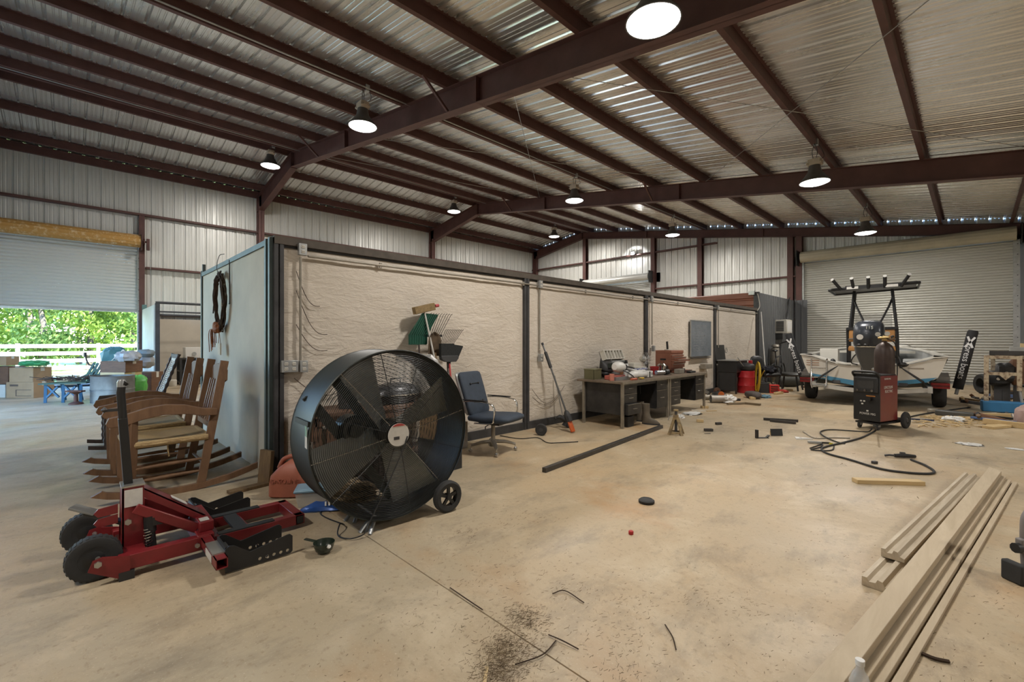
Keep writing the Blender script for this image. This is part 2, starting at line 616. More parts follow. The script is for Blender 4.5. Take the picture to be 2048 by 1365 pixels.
# wind-bracing rods under the roof
def rod(p, q, label):
    a = Vector((p[0], p[1], zp(p[0]) - .03)); b = Vector((q[0], q[1], zp(q[0]) - .03))
    tag(MB().cyl(a, b, .006, n=6).build('brace_rod', MAT['galv']), label, 'brace rod', 'roof brace rods')
rod((-5.2, 5.2), (.81, 12.6), 'thin brace rod under roof running right behind the nearest rafter')
rod((.81, 5.2), (-5.2, 12.6), 'thin brace rod under roof crossing the other at right')
rod((-11.4, 5.2), (-5.4, 12.6), 'thin brace rod rising from nearest rafter over the middle lamps')
rod((-5.4, 5.2), (-11.4, 12.6), 'thin brace rod running left towards the second rafter')
rod((-14.5, 5.2), (-11.5, 12.6), 'thin brace rod near the roof ridge')

# ---- sidewall on the left
wl = struct(MB().bx(XL - .01, XL + .02, YB, YF, -.2, .06).build('wall_left', MAT['darksteel']))
D1 = (-2.1, 1.56, 4.45)         # left roll-up door: Y from, Y to, opening height
def wall_sheet(h0, h1, name='wall_sheet'):
    mb = MB()
    mb.loft([[(-w, u, h0) for u, w in prof], [(-w, u, h1) for u, w in prof]], caps=False, closed=False)
    me = mb.mesh(name); me.materials.append(MAT['wallsheet'])
    return me
full = wall_sheet(0, zroof(XL) + .02); over = wall_sheet(D1[2] + .02, zroof(XL) + .02)
n = int(math.ceil((YF - YB) / PW))
yc = D1[1]
y = yc
while y < YF:
    inst('wall_sheet', full, wl, (XL, y, 0)); y += PW
y = yc - PW
while y > YB - PW:
    inst('wall_sheet', over if y > D1[0] - .2 else full, wl, (XL, y, 0)); y -= PW
gm = MB()
def girt_y(y0, y1, z, parent):
    mb = MB().prism([(0, 0), (.2, 0), (.2, .06), (.19, .06), (.19, .01), (.01, .01), (.01, .08), (0, .08)], 'xz', y0, y1)
    o = mb.build('girt', MAT['steel'], parent, loc=(XL + .005, 0, z))
    return o
for (a, b, z) in ((YB, YF, 5.42), (D1[1] + .2, YF, 3.72), (D1[1] + .2, YF, 2.2), (YB, D1[0] - .2, 3.72), (YB, D1[0] - .2, 2.2)):
    girt_y(a, b, z, wl)
for yy in (D1[0] - .1, D1[1] + .1):
    MB().bx(XL, XL + .18, yy - .07, yy + .07, 0, 5.42).build('door_jamb', MAT['steel'], wl)

# ---- far gable wall
wf = struct(MB().bx(XL, XR, YF - .02, YF + .01, -.2, .05).build('wall_far', MAT['darksteel']))
D2 = (-4.62, .86, 4.42)          # big door behind the boat
D3 = (-14.85, -11.0, 4.35)       # small door behind the stalls
x = XL
while x < XR:
    xm = x + PW / 2
    z0 = 0
    if D2[0] - .2 < xm < D2[1] + .1: z0 = D2[2]
    if D3[0] - .1 < xm < D3[1] + .1: z0 = D3[2]
    mb = MB()
    mb.loft([[(x + u, w, z0) for u, w in prof], [(x + u, w, zroof(x + u) + .02) for u, w in prof]], caps=False, closed=False)
    mb.build('wall_sheet', MAT['wallsheet'], wf, loc=(0, YF, 0))
    x += PW
def girt_x(x0, x1, z):
    MB().prism([(0, 0), (-.2, 0), (-.2, .06), (-.19, .06), (-.19, .01), (-.01, .01), (-.01, .08), (0, .08)], 'yz', x0, x1).build('girt', MAT['steel'], wf, loc=(0, YF - .005, z))
girt_x(XL, -7.9, 5.66); girt_x(D3[1] + .2, D2[0] - .1, 3.88); girt_x(D3[1] + .2, D2[0] - .1, 2.2); girt_x(XL, D3[0], 3.88)
for xx in (D3[0] - .1, -8.6, D3[1] + .12, D2[0] - .42, D2[0] - .12, D2[1] + .32):
    MB().bx(xx - .1, xx + .1, YF - .24, YF - .22, 0, zp(xx) - .3).bx(xx - .1, xx + .1, YF - .05, YF - .03, 0, zp(xx) - .3).bx(xx - .008, xx + .008, YF - .23, YF - .04, 0, zp(xx) - .3).build('wind_column', MAT['steel'], wf)
MB().bx(D2[1] + .28, XR - .2, YF - .05, YF - .03, 0, 2.95).build('liner_panel', MAT['wallsheet'], wf)
for (xa, xb, za, zb) in ((D2[0] - .75, D2[0] + .02, 0, 4.7), (D2[1] - .02, D2[1] + .75, 0, 4.7), (D2[0] - .5, D2[1] + .5, D2[2] - .1, 4.72), (D3[0] - .6, D3[0] + .02, 0, 4.7), (D3[1] - .02, D3[1] + .6, 0, 4.7), (D3[0] - .4, D3[1] + .4, D3[2] - .1, 4.7)):
    MB().bx(xa, xb, YF - .012, YF - .004, za, zb).build('door_flashing', MAT['wallsheet'], wf)
# ---- the two walls behind and to the right of the camera
def plain_wall(name, a, b, axis):
    mb = MB()
    L = (b - a)
    k = int(L / .305)
    pr = []
    for i in range(k):
        u = a + i * .305
        pr += [(u, 0), (u + .015, .032), (u + .045, .032), (u + .062, 0)]
    pr.append((b, 0))
    return pr
pr = plain_wall('wall_right', YB, YF, 'y')
struct(MB().loft([[(XR + w, u, 0) for u, w in pr], [(XR + w, u, zroof(XR)) for u, w in pr]], caps=False, closed=False).build('wall_right', MAT['wallsheet']))
pr = plain_wall('wall_back', XL, XR, 'x')
wbk = None
for (xa, xb, za) in ((XL, -14.6, 0), (-14.6, -9.4, 4.2), (-9.4, XR, 0)):     # open doorway added behind the camera to let daylight in
    seg = [(min(max(u, xa), xb), w) for u, w in pr if xa - .01 <= u <= xb + .01]
    seg = [(xa, 0)] + seg + [(xb, 0)]
    o_ = MB().loft([[(u, YB - w, za) for u, w in seg], [(u, YB - w, zroof(u)) for u, w in seg]], caps=False, closed=False).build('wall_back' if wbk is None else 'wall_sheet', MAT['wallsheet'], wbk)
    if wbk is None:
        wbk = struct(o_)

# ---- roll-up doors
MAT['drum'] = rusty('brown_coil_wrap', (.50, .27, .07), (.78, .62, .40), .50, .72, 9, .6)
def slat_mesh_y(y0, y1, p=.1):
    poly = [(-.004, 0), (.014, .010), (.026, p * .45), (.014, p * .86), (-.004, p * .92), (-.006, p), (-.014, p), (-.01, p * .88), (-.002, .0)]
    return MB().prism(poly, 'xz', y0, y1)
d1 = struct(MB().bx(XL - .02, XL + .1, D1[0], D1[1], 2.30, 2.37).build('door_1', MAT['galv']))
sm = slat_mesh_y(D1[0], D1[1], .1).mesh('slat'); sm.materials.append(MAT['curtain2'])
z = 2.37
while z < 4.62:
    inst('slat', sm, d1, (XL + .05, 0, z)); z += .1
dp = []
rings = []
nn = 26
def coil(y0, y1, r, x, z):
    mb = MB()
    rings = []
    for y in (y0, y1):
        rings.append([(x + (r + .012 * (i % 2)) * math.cos(2 * PI * i / nn), y, z + (r + .012 * (i % 2)) * math.sin(2 * PI * i / nn)) for i in range(nn)])
    return mb.loft(rings)
coil(D1[0], D1[1] + .05, .19, XL + .3, 4.56).build('coil', MAT['drum'], d1)
b = MB().bx(XL + .06, XL + .52, D1[1] + .06, D1[1] + .08, 4.25, 4.78).cyl((XL + .3, D1[1], 4.56), (XL + .3, D1[1] + .28, 4.56), .03).lathe([(.1, 0), (.1, .04)], 16, (XL + .3, D1[1] + .12, 4.56), 'y')
b.bx(XL + .24, XL + .36, D1[1] + .2, D1[1] + .28, 4.3, 4.66).build('coil_bracket', MAT['steel'], d1)
for yy, s in ((D1[0], -1), (D1[1], 1)):
    g = MB().bx(XL + .0, XL + .14, yy + s * .02 - .03, yy + s * .02 + .03, 0, 4.3)
    g.build('guide_rail', MAT['galv'], d1)
    for k in range(12):
        MB().cyl((XL + .14, yy + s * .02, .3 + k * .34), (XL + .15, yy + s * .02, .3 + k * .34), .012, n=8).build('bolt', MAT['darksteel'], d1)
MB().tube([(XL + .32, D1[1] + .3, 4.4), (XL + .3, D1[1] + .3, 2.0), (XL + .3, D1[1] + .3, .9)], .006, 6).build('hoist_chain', MAT['galv'], d1)

def door_x(nm, x0, x1, h, cm, drum_r, drum_mat, y=YF - .12):
    d = struct(MB().bx(x0, x1, y - .05, y + .02, 0.0, .06).build(nm, MAT['galv']))
    p = .085
    k = int((h - .06) / p)
    ln = []
    for i in range(k):
        zz = .06 + i * p
        ln += [(.012, zz), (-.014, zz + .010), (-.026, zz + p * .45), (-.014, zz + p * .86), (.012, zz + p * .92)]
    ln.append((0, .06 + k * p))
    MB().loft([[(x0, y + a, zz) for a, zz in ln], [(x1, y + a, zz) for a, zz in ln]], caps=False, closed=False).build('curtain', cm, d)
    rr = []
    for xx in (x0 - .02, x1 + .02):
        rr.append([(xx, y - .26 + (drum_r + .008 * (i % 2)) * math.cos(2 * PI * i / nn), h + .16 + (drum_r + .008 * (i % 2)) * math.sin(2 * PI * i / nn)) for i in range(nn)])
    MB().loft(rr).build('coil', drum_mat, d)
    for xx, s in ((x0, -1), (x1, 1)):
        MB().bx(xx + s * .03 - .07, xx + s * .03 + .07, y - .09, y + .05, 0, h).build('guide_rail', MAT['galv'], d)
        for q in range(14):
            MB().cyl((xx + s * .05, y - .1, .25 + q * .31), (xx + s * .05, y - .09, .25 + q * .31), .014, n=8).build('bolt', MAT['darksteel'], d)
        MB().bx(xx + s * .12 - .01, xx + s * .12 + .01, y - .5, y, h - .15, h + .42).build('coil_bracket', MAT['darksteel'], d)
    return d
d2 = door_x('door_2', D2[0], D2[1], D2[2], MAT['curtain'], .2, M('hood_cream', (.55, .50, .38), .5, 0, .2, 2))
MB().bx(D2[1] + .2, D2[1] + .42, YF - .55, YF - .3, 4.0, 4.75).cyl((D2[1] + .1, YF - .38, 4.58), (D2[1] + .6, YF - .38, 4.58), .05).build('chain_hoist', MAT['black'], d2)
MB().tube([(D2[1] + .4, YF - .5, 4.2), (D2[1] + .42, YF - .5, 1.2)], .01, 6).build('hoist_chain', MAT['darksteel'], d2)
d3 = door_x('door_3', D3[0], D3[1], D3[2], MAT['curtain2'], .17, MAT['curtain2'])

MAT['dustysteel'] = M('dusty_top_rail', (.10, .082, .065), .7, .1, .35, 8)
# ---- stall block: partition facing the workshop and its end wall
XP, Y0P, Y1P, HP = -4.88, 1.455, 15.85, 2.42
XB = -8.28
wp = struct(MB().bx(XP - .12, XP - .02, Y0P, Y1P, HP - .09, HP).build('wall_partition', MAT['darksteel']))
posts = [Y0P + .045, 5.09, 8.78, 12.44, Y1P - .05]
for i, yy in enumerate(posts):
    w = .045 if i == 0 else .055
    mb = MB().bx(XP - .12, XP + .012, yy - w, yy - .008, 0, HP).bx(XP - .12, XP + .012, yy + .008, yy + w, 0, HP).bx(XP - .12, XP - .004, yy - .01, yy + .01, 0, HP)
    mb.build('post', MAT['darksteel'], wp)
MB().bx(XP - .12, XP + .018, Y0P, Y1P, HP - .065, HP + .015).build('top_rail', MAT['dustysteel'], wp)
def foam_panel(y0, y1, seed):
    """a lumpy skin of sprayed foam"""
    rnd = random.Random(seed)
    nu, nv = 40, 24
    from mathutils import noise as nz
    mb = MB()
    rows = []
    for j in range(nv + 1):
        zz = .1 + (HP - .16) * j / nv
        row = []
        for i in range(nu + 1):
            yy = y0 + (y1 - y0) * i / nu
            e = min(i, nu - i, j, nv - j)
            d = nz.noise(Vector((yy * 3.1, zz * 6.5, seed))) * .011 + nz.noise(Vector((yy * 9, zz * 16, seed + 7))) * .005
            row.append((XP - .022 + (d if e > 0 else -.01), yy, zz))
        rows.append(row)
    return mb.loft(rows, caps=False, closed=False)
for i in range(4):
    a = posts[i] + (.045 if i == 0 else .055); b_ = posts[i + 1] - .055
    foam_panel(a, b_, i * 3.7 + 1).build('foam_panel', MAT['foam'], wp, smooth=True, ang=80)
    MB().bx(XP - .1, XP + .006, a, b_, 0, .115).build('base_board', MAT['darksteel'], wp)
MB().bx(XP - .12, XP - .05, Y0P, Y1P, 0, HP).build('backing', MAT['foam'], wp)
MAT['plypanel'] = M('grey_painted_panel', (.50, .44, .34), .7, 0, .22, 1.5, .1, 30)
we = struct(MB().bx(XB, XP - .12, Y0P, Y0P + .06, .0, HP - .05).build('wall_stall_end', MAT['plypanel']))
MB().bx(XB, XP - .1, Y0P - .02, Y0P + .08, HP - .055, HP).build('top_rail', MAT['greensteel'], we)
for a in (XP - .17, XP - .11, XP - .05):
    MB().bx(a - .024, a + .024, Y0P - .035 + (.02 if a == XP - .11 else 0), Y0P + .02, 0, HP).build('post', MAT['greensteel'], we)
MB().bx(XB - .02, XB + .04, Y0P - .02, Y0P + .06, 0, HP + .03).build('post', MAT['greensteel'], we)
MB().bx(XB + .09, XB + .13, Y0P - .02, Y0P + .02, HP, HP + .12).build('stub', MAT['greensteel'], we)
wb2 = struct(MB().bx(XB, XB + .08, Y0P + .06, Y1P, 0, HP).build('wall_stall_back', MAT['plypanel']))
MB().bx(XP - .5, XP - .42, Y0P + 6, Y1P, HP + .0, HP + .04).build('loose_board', M('tan_board', (.5, .36, .2), .7), wb2)
# office at the far end: brown siding above the partition, grey ribbed wall towards the bay
MAT['brownsiding'] = metal_sheet('brown_siding', (.22, .075, .04), (.14, .05, .03), .5, .1, (.5, 1, 6))
MAT['greysheet'] = metal_sheet('grey_ribbed_sheet', (.155, .16, .165), (.11, .113, .118), .5, .4, (6, 6, .4))
HO = 2.95
ln = []
zz = 0
while zz < HO - .1:
    ln += [(0, zz), (-.03, zz + .03), (-.03, zz + .17), (0, zz + .2)]; zz += .23
ws = struct(MB().loft([[(XB - 3.2, Y1P + .06 + a, q) for a, q in ln], [(XP - .1, Y1P + .06 + a, q) for a, q in ln]], caps=False, closed=False).build('wall_office_side', MAT['brownsiding']))
MB().bx(XP - .12, XP + .03, Y1P, Y1P + .12, 0, HO + .02).build('post', MAT['darksteel'], ws)
def rib_run(L, p=.2, h=.022):
    out = []
    u = 0
    while u < L - p:
        out += [(u, 0), (u + .02, h), (u + .06, h), (u + .08, 0)]; u += p
    out.append((L, 0))
    return out
rr_ = rib_run(YF - .3 - Y1P - .12)
wo = struct(MB().loft([[(XP + w, Y1P + .12 + u, 0) for u, w in rr_], [(XP + w, Y1P + .12 + u, HO) for u, w in rr_]], caps=False, closed=False).build('wall_office_front', MAT['greysheet']))
rr_ = rib_run(.42)
MB().loft([[(XP + .02 + u, YF - .32 - w, 0) for u, w in rr_], [(XP + .02 + u, YF - .32 - w, HO) for u, w in rr_]], caps=False, closed=False).build('return_panel', MAT['greysheet'], wo)

# ---- open stall against the left wall
XS = -15.87
sw = struct(MB().bx(XL + .25, XS, 1.66, 1.72, 0, 2.38).build('wall_open_stall', M('white_stall_panel', (.66, .66, .62), .6, 0, .12, 3)))
for yy in (1.74, 5.42):
    MB().bx(XS - .05, XS + .05, yy - .05, yy + .05, 0, 2.43).build('post', MAT['darksteel'], sw)
for zz, r in ((2.45, .035), (2.2, .022), (2.11, .028)):
    MB().cyl((XS, 1.7, zz), (XS, 8.5, zz), r, n=10).build('rail', MAT['darksteel'], sw)
MB().bx(XL + .22, XL + .28, 1.72, 9.0, 0, 2.1).build('back_panel', M('stall_back_panel', (.60, .54, .45), .7, 0, .2, 1.2), sw)
MB().bx(XL + .25, XS, 8.4, 8.46, 0, 2.38).build('cross_panel', MAT['plypanel'], sw)
MB().bx(XL + .12, XL + .2, 1.66, 1.78, 0, 2.55).build('green_post', M('teal_post', (.12, .22, .21), .6), sw)

# ------------------------------------------------------------------ high-bay lamps
def make_lamp(x, y, z, label, watts):
    t = thing('high_bay_lamp', label, 'ceiling lamp', (x, y, z), 0, 'high bay lamps under the purlins')
    MB().lathe([(.10, .34), (.105, .30), (.12, .22), (.20, .10), (.265, .03), (.275, 0), (.262, 0), (.19, .09), (.1, .2), (.02, .22)], 28).build('reflector', M_lampshade, t, smooth=True)
    MB().lathe([(.0, -.05), (.10, -.044), (.19, -.026), (.245, -.004), (.262, .004), (.0, .006)], 28).build('lens', MAT['lamp'], t, smooth=True)
    MB().bx(-.11, .11, -.085, .085, .34, .47).bx(-.14, .14, -.05, .05, .38, .43).bx(-.13, -.09, -.1, .1, .36, .40).bx(.09, .13, -.1, .1, .36, .40).build('ballast', MAT['ballast'], t, bevel=.01)
    hz = zp(x) - z
    c = MB()
    for s in (-.02, .02):
        c.tube(smooth_path([(s, 0, .46), (s * 2.2, .01, .46 + (hz - .46) * .5), (0, 0, hz - .01)], 4), .007, 6)
    c.build('hanger', MAT['darksteel'], t)
    MB().tube(smooth_path([(.05, .05, .46), (.14, .1, .52), (.1, .12, hz - .12), (.03, .12, hz + .02)], 5), .006, 6).build('cord', MAT['black'], t)
    MB().bx(-.04, .04, .05, .13, hz - .02, hz + .1).build('junction_box', MAT['galv'], t)
    li = bpy.data.lights.new('lamp_light', 'AREA')
    li.shape = 'DISK'; li.size = .44; li.energy = watts; li.color = LAMP_COL
    lo = bpy.data.objects.new('lamp_light', li)
    COL.objects.link(lo); lo.parent = t; lo.location = (0, 0, -.065)
M_lampshade = M('lamp_reflector', (.10, .09, .085), .5, .3, .3)
MAT['ballast'] = M('ballast_cream', (.55, .46, .36), .6, 0, .25, 8)
R1, R2, R3 = -2.25, -8.37, -15.1
lamps = [(R1, 4.18, 4.58, 'largest high bay lamp, glowing in front of the nearest rafter', 1), (R1, 10.75, 4.58, 'glowing high bay lamp in front of the second rafter at right', 1), (R1, 16.85, 4.58, 'high bay lamp glowing above the big closed roll-up door', 1),
         (R2, 4.1, 5.58, 'glowing high bay lamp beside the nearest rafter, left of centre', 1.25), (R2, 10.8, 5.58, 'high bay lamp in front of the second rafter, near the middle', 1.25), (R2, 17.1, 5.58, 'high bay lamp hanging in front of the far gable rafter', 1.25),
         (R3, 4.4, 6.75, 'leftmost high bay lamp, at the kink of the nearest rafter', 1.5), (R3, 11.4, 6.75, 'high bay lamp by the ridge at the second rafter', 1.5), (R3, 17.8, 6.75, 'smallest high bay lamp by the ridge near the far wall', 1.5),
         (R1, -2.2, 4.58, 'added high bay lamp behind the camera, out of view', .95), (3.9, 4.2, 3.7, 'added high bay lamp at right beyond the picture', .8), (3.9, 10.75, 3.7, 'added unseen high bay lamp at right beyond the stacked lumber', .8)]  # these three lamps are added out of view for their light
for (x, y, z, lb, k) in lamps:
    make_lamp(x, y, z, lb, LAMP_W * k)
# flood lamp on the far wall's girt
p = at_y(1265, 507, YF - .3)
fl = thing('flood_lamp', 'small bright flood lamp on the far wall above the small door', 'flood lamp', (p.x, YF - .22, p.z))
MB().bx(-.1, .1, -.06, .0, -.07, .07).build('housing', MAT['black'], fl)
MB().bx(-.085, .085, -.068, -.06, -.055, .055).build('lens', glow('flood_lens', (1, 1, 1), 60), fl)
MB().bx(-.02, .02, 0, .2, -.02, .02).build('bracket', MAT['black'], fl)
li = bpy.data.lights.new('flood_light', 'SPOT'); li.energy = 120; li.spot_size = R(140); li.shadow_soft_size = .06
lo = bpy.data.objects.new('flood_light', li); COL.objects.link(lo); lo.parent = fl; lo.location = (0, -.1, 0); lo.rotation_euler = (R(70), 0, 0)
# conduit along the ridge purlin and over the end rafter
def conduit(name, pts, label, r=.012, mat='conduit', cat='conduit'):
    return tag(MB().tube(pts, r, 8).build(name, MAT[mat], smooth=True), label, cat)
conduit('roof_conduit', [(R3 + .5, -2.6, zp(R3 + .5) - .02), (R3 + .5, 20, zp(R3 + .5) - .02)], 'long grey conduit following the ridge purlins', .013, 'galv')
conduit('roof_conduit', [(R2 + .12, -2.6, zp(R2) - .02), (R2 + .12, 20, zp(R2) - .02)], 'long grey conduit along the purlin of the middle lamps', .013, 'galv')
# ------------------------------------------------------------------ red vehicle lift jack
MAT['zinc'] = M('zinc_bolt', (.5, .49, .45), .35, .8, .2)
MAT['label'] = M('paper_label', (.66, .64, .60), .6, 0, .12, 30)
def lift_jack():
    ox, oy = -3.72, .22
    t = thing('lift_jack', 'red wheeled lift jack with black handle and black fork plates', 'lift jack', (ox, oy, 0))
    L = lambda x, y, z: (x - ox, y - oy, z)
    def wheel(x, y, r):
        w = MB().lathe([(r * .55, -.035), (r * .8, -.045), (r * .96, -.04), (r, -.025), (r, .025), (r * .96, .04), (r * .8, .045), (r * .55, .035)], 32, L(x, y, r), 'x')
        for k in range(28):
            a = 2 * PI * k / 28
            c = Vector(L(x, y, r)) + Vector((0, math.cos(a), math.sin(a))) * r
            w.box(c, (.055, .005, .013), (a, 0, 0))
        wo_ = w.build('wheel', MAT['rubber'], t, smooth=True)
        MB().lathe([(.02, -.04), (r * .5, -.03), (r * .57, -.036), (r * .57, .036), (r * .5, .03), (.02, .045)], 20, L(x, y, r), 'x').build('hub', MAT['black'], wo_, smooth=True)
    wheel(-3.56, .10, .125)
    wheel(-4.08, .08, .125)
    # side rails, wheel brackets and feet
    for x, s in ((-3.46, 1), (-3.96, -1)):
        MB().bx(*[v for v in (x - .03 - ox, x + .03 - ox, .2 - oy, .64 - oy, .05, .135)]).build('side_rail', MAT['red'], t, bevel=.004)
        MB().prism([(.07 - oy, .10), (.09 - oy, .155), (.13 - oy, .165), (.25 - oy, .135), (.25 - oy, .02), (.2 - oy, .02)], 'yz', x + s * .032 - ox, x + s * .042 - ox).build('wheel_bracket', MAT['red'], t)
        MB().cyl(L(x + s * .04, .112, .132), L(x + s * .055, .112, .132), .018, n=6).build('axle_nut', MAT['zinc'], t)
        MB().cyl(L(x + s * .03, .575, .09), L(x + s * .045, .575, .09), .014, n=6).build('bolt', MAT['zinc'], t)
        MB().bx(x - .03 - ox, x + .045 - ox, .2 - oy, .27 - oy, 0, .05).build('foot_block', MAT['blackplastic'], t)
    MB().cyl(L(-4.02, .115, .13), L(-3.5, .115, .13), .012).build('axle', MAT['zinc'], t)
    # mast
    MB().prism([(.22 - oy, .1), (.34 - oy, .1), (.332 - oy, .485), (.228 - oy, .485)], 'yz', -3.775 - ox, -3.765 - ox).prism([(.22 - oy, .1), (.34 - oy, .1), (.332 - oy, .485), (.228 - oy, .485)], 'yz', -3.64 - ox, -3.63 - ox).bx(-3.775 - ox, -3.63 - ox, .228 - oy, .236 - oy, .1, .485).bx(-3.9 - ox, -3.5 - ox, .21 - oy, .33 - oy, .09, .12).build('mast', MAT['red'], t)
    MB().bx(-3.78 - ox, -3.625 - ox, .224 - oy, .338 - oy, .48, .49).build('mast_cap', MAT['zinc'], t)
    MB().bx(-3.6295 - ox, -3.627 - ox,   .238 - oy, .325 - oy, .36, .465).build('warning_label', MAT['label'], t)
    for zz, yy in ((.27, .255), (.335, .315)):
        MB().cyl(L(-3.63, yy, zz), L(-3.615, yy, zz), .018, n=6).build('bolt', MAT['zinc'], t)
    # ears behind the mast with pedal
    for zz in (.35, .29):
        MB().prism([(.21 - oy, zz - .02), (.21 - oy, zz + .035), (.12 - oy, zz + .025), (.1 - oy, zz), (.12 - oy, zz - .025)], 'yz', -3.66 - ox, -3.65 - ox).build('ear', MAT['red'], t)
    MB().bar(L(-3.68, .25, .25), L(-3.78, .07, .335), .05, .02).build('pedal_lever', MAT['black'], t, bevel=.003)
    MB().bar(L(-3.76, .12, .325), L(-3.82, .01, .375), .075, .014).build('pedal', M('worn_grip', (.20, .20, .19), .7), t, bevel=.003)
    # handle
    h = MB().bar(L(-3.70, .265, .42), L(-3.70, .235, .90), .045, .045, (0, 1, 0)).build('handle_tube', MAT['black'], t, bevel=.003)
    MB().tube([L(-3.70, .238, .86), L(-3.70, .232, .96), L(-3.70, .226, 1.06), L(-3.70, .23, 1.105), L(-3.70, .25, 1.125)], .022, 12).build('grip', MAT['black'], h, smooth=True)
    MB().lathe([(.0, .03), (.016, .025), (.023, .01), (.023, -.02)], 12, L(-3.70, .23, 1.115)).build('knob', M('grip_tip', (.35, .36, .36), .35, .4), h, smooth=True)
    MB().box(L(-3.70, .19, .955), (.016, .09, .016)).lathe([(0, -.02), (.018, 0), (0, .02)], 8, L(-3.70, .15, .96)).build('release_lever', MAT['darksteel'], h)
    # lift arms
    MB().prism([(.33 - oy, .46), (.66 - oy, .20), (.66 - oy, .145), (.33 - oy, .40)], 'yz', -3.80 - ox, -3.79 - ox).prism([(.33 - oy, .46), (.66 - oy, .20), (.66 - oy, .145), (.33 - oy, .40)], 'yz', -3.65 - ox, -3.64 - ox).prism([(.33 - oy, .46), (.66 - oy, .20), (.66 - oy, .19), (.33 - oy, .45)], 'yz', -3.80 - ox, -3.64 - ox).build('upper_arm', MAT['red'], t)
    MB().bar(L(-3.59, .285, .355), L(-3.56, .60, .15), .022, .06).build('lower_arm', MAT['red'], t, bevel=.006)
    MB().bar(L(-3.83, .285, .355), L(-3.86, .60, .15), .022, .06).build('lower_arm', MAT['red'], t, bevel=.006)
    MB().bar(L(-3.70, .48, .355), L(-3.70, .56, .29), .06, .004).build('maker_plate', MAT['label'], t)
    # hydraulic ram with spring
    ram = MB().cyl(L(-3.60, .37, .07), L(-3.60, .36, .2), .024).cyl(L(-3.60, .36, .19), L(-3.60, .355, .29), .032).bx(-3.63 - ox, -3.57 - ox, .35 - oy, .43 - oy, .23, .28).build('hydraulic_ram', MAT['black'], t, smooth=True)
    pts = []
    for k in range(61):
        a = k / 60 * 2 * PI * 7
        pts.append(L(-3.575 + .02 * math.cos(a), .345 + .02 * math.sin(a), .10 + .12 * k / 60))
    MB().tube(pts, .0035, 5).build('spring', MAT['chrome'], ram, smooth=True)
    # cross tube
    ct = MB()
    x0, x1 = -4.30, -3.02
    ct.bx(x0 - ox, x1 - ox, .595 - oy, .60 - oy, .07, .13).bx(x0 - ox, x1 - ox, .65 - oy, .655 - oy, .07, .13).bx(x0 - ox, x1 - ox, .595 - oy, .655 - oy, .125, .13).bx(x0 - ox, x1 - ox, .595 - oy, .655 - oy, .07, .075)
    ct.build('cross_tube', MAT['red'], t)
    MB().bx(-3.98 - ox, -3.44 - ox, .58 - oy, .67 - oy, .06, .14).bx(-3.9 - ox, -3.5 - ox, .60 - oy, .68 - oy, .14, .2).build('cross_head', MAT['red'], t, bevel=.004)
    MB().bx(-3.60 - ox, -3.53 - ox, .61 - oy, .66 - oy, .2005, .202).build('sticker', MAT['label'], t)
    # long fork frame
    for x in (-3.86, -3.50):
        MB().bx(x - .03 - ox, x + .03 - ox, .66 - oy, 1.24 - oy, .03, .10).build('fork_rail', MAT['red'], t, bevel=.004)
    MB().bx(-3.89 - ox, -3.47 - ox, 1.18 - oy, 1.245 - oy, .03, .1).build('fork_end', MAT['red'], t, bevel=.004)
    MB().bx(-3.471 - ox, -3.468 - ox, 1.19 - oy, 1.235 - oy, .04, .09).build('tube_end', MAT['black'], t)
    MB().bx(-3.83 - ox, -3.53 - ox, .80 - oy, .88 - oy, .085, .105).build('cross_pad', MAT['blackplastic'], t)
    for x in (-3.86, -3.50):
        MB().bx(x - .028 - ox, x + .028 - ox, .70 - oy, 1.04 - oy, .1, .108).build('rubber_strip', MAT['blackplastic'], t)
    for yy in (.70, .88):
        MB().bx(-3.83 - ox, -3.53 - ox, yy - oy, yy + .02 - oy, .03, .085).build('cross_member', MAT['red'], t)
    # fork plates with rows of holes
    def pair(xa, xb):
        for x in (xa, xb):
            out = [(.0, .0), (.36, .0), (.375, .015), (.375, .11), (.36, .125), (.345, .125), (.13, .085), (.045, .15), (.02, .155), (.0, .14)]
            holes = [(.185 + .04 * k, .025, .0105) for k in range(5)]
            plate([(a, b + .01) for a, b in out], [(a, b + .01, r) for a, b, r in holes], .008, 'fork_plate', MAT['black'], t, lambda u, v, w, x=x: L(x + w, .655 + u, v))
        MB().bx(min(xa, xb) - ox, max(xa, xb) - ox, .655 - oy, .665 - oy, .03, .16).build('fork_back', MAT['black'], t)
        MB().bx(min(xa, xb) + .01 - ox, max(xa, xb) - .01 - ox, .66 - oy, .70 - oy, .03, .12).build('fork_pad', M('worn_pad', (.09, .09, .085), .7, 0, .3), t, bevel=.004)
        MB().cyl(L(min(xa, xb) - .01, .88, .035), L(max(xa, xb) + .02, .88, .035), .007, n=8).build('cross_pin', MAT['chrome'], t)
        MB().bx(min(xa, xb) - ox, max(xa, xb) - ox, .594 - oy, .655 - oy, .128, .138).build('collar', MAT['zinc'], t)
        MB().bx(min(xa, xb) + .03 - ox, max(xa, xb) - .03 - ox, .59 - oy, .594 - oy, .08, .12).build('maker_plate', MAT['label'], t)
    pair(-3.09, -3.30)
    pair(-4.05, -4.25)
lift_jack()

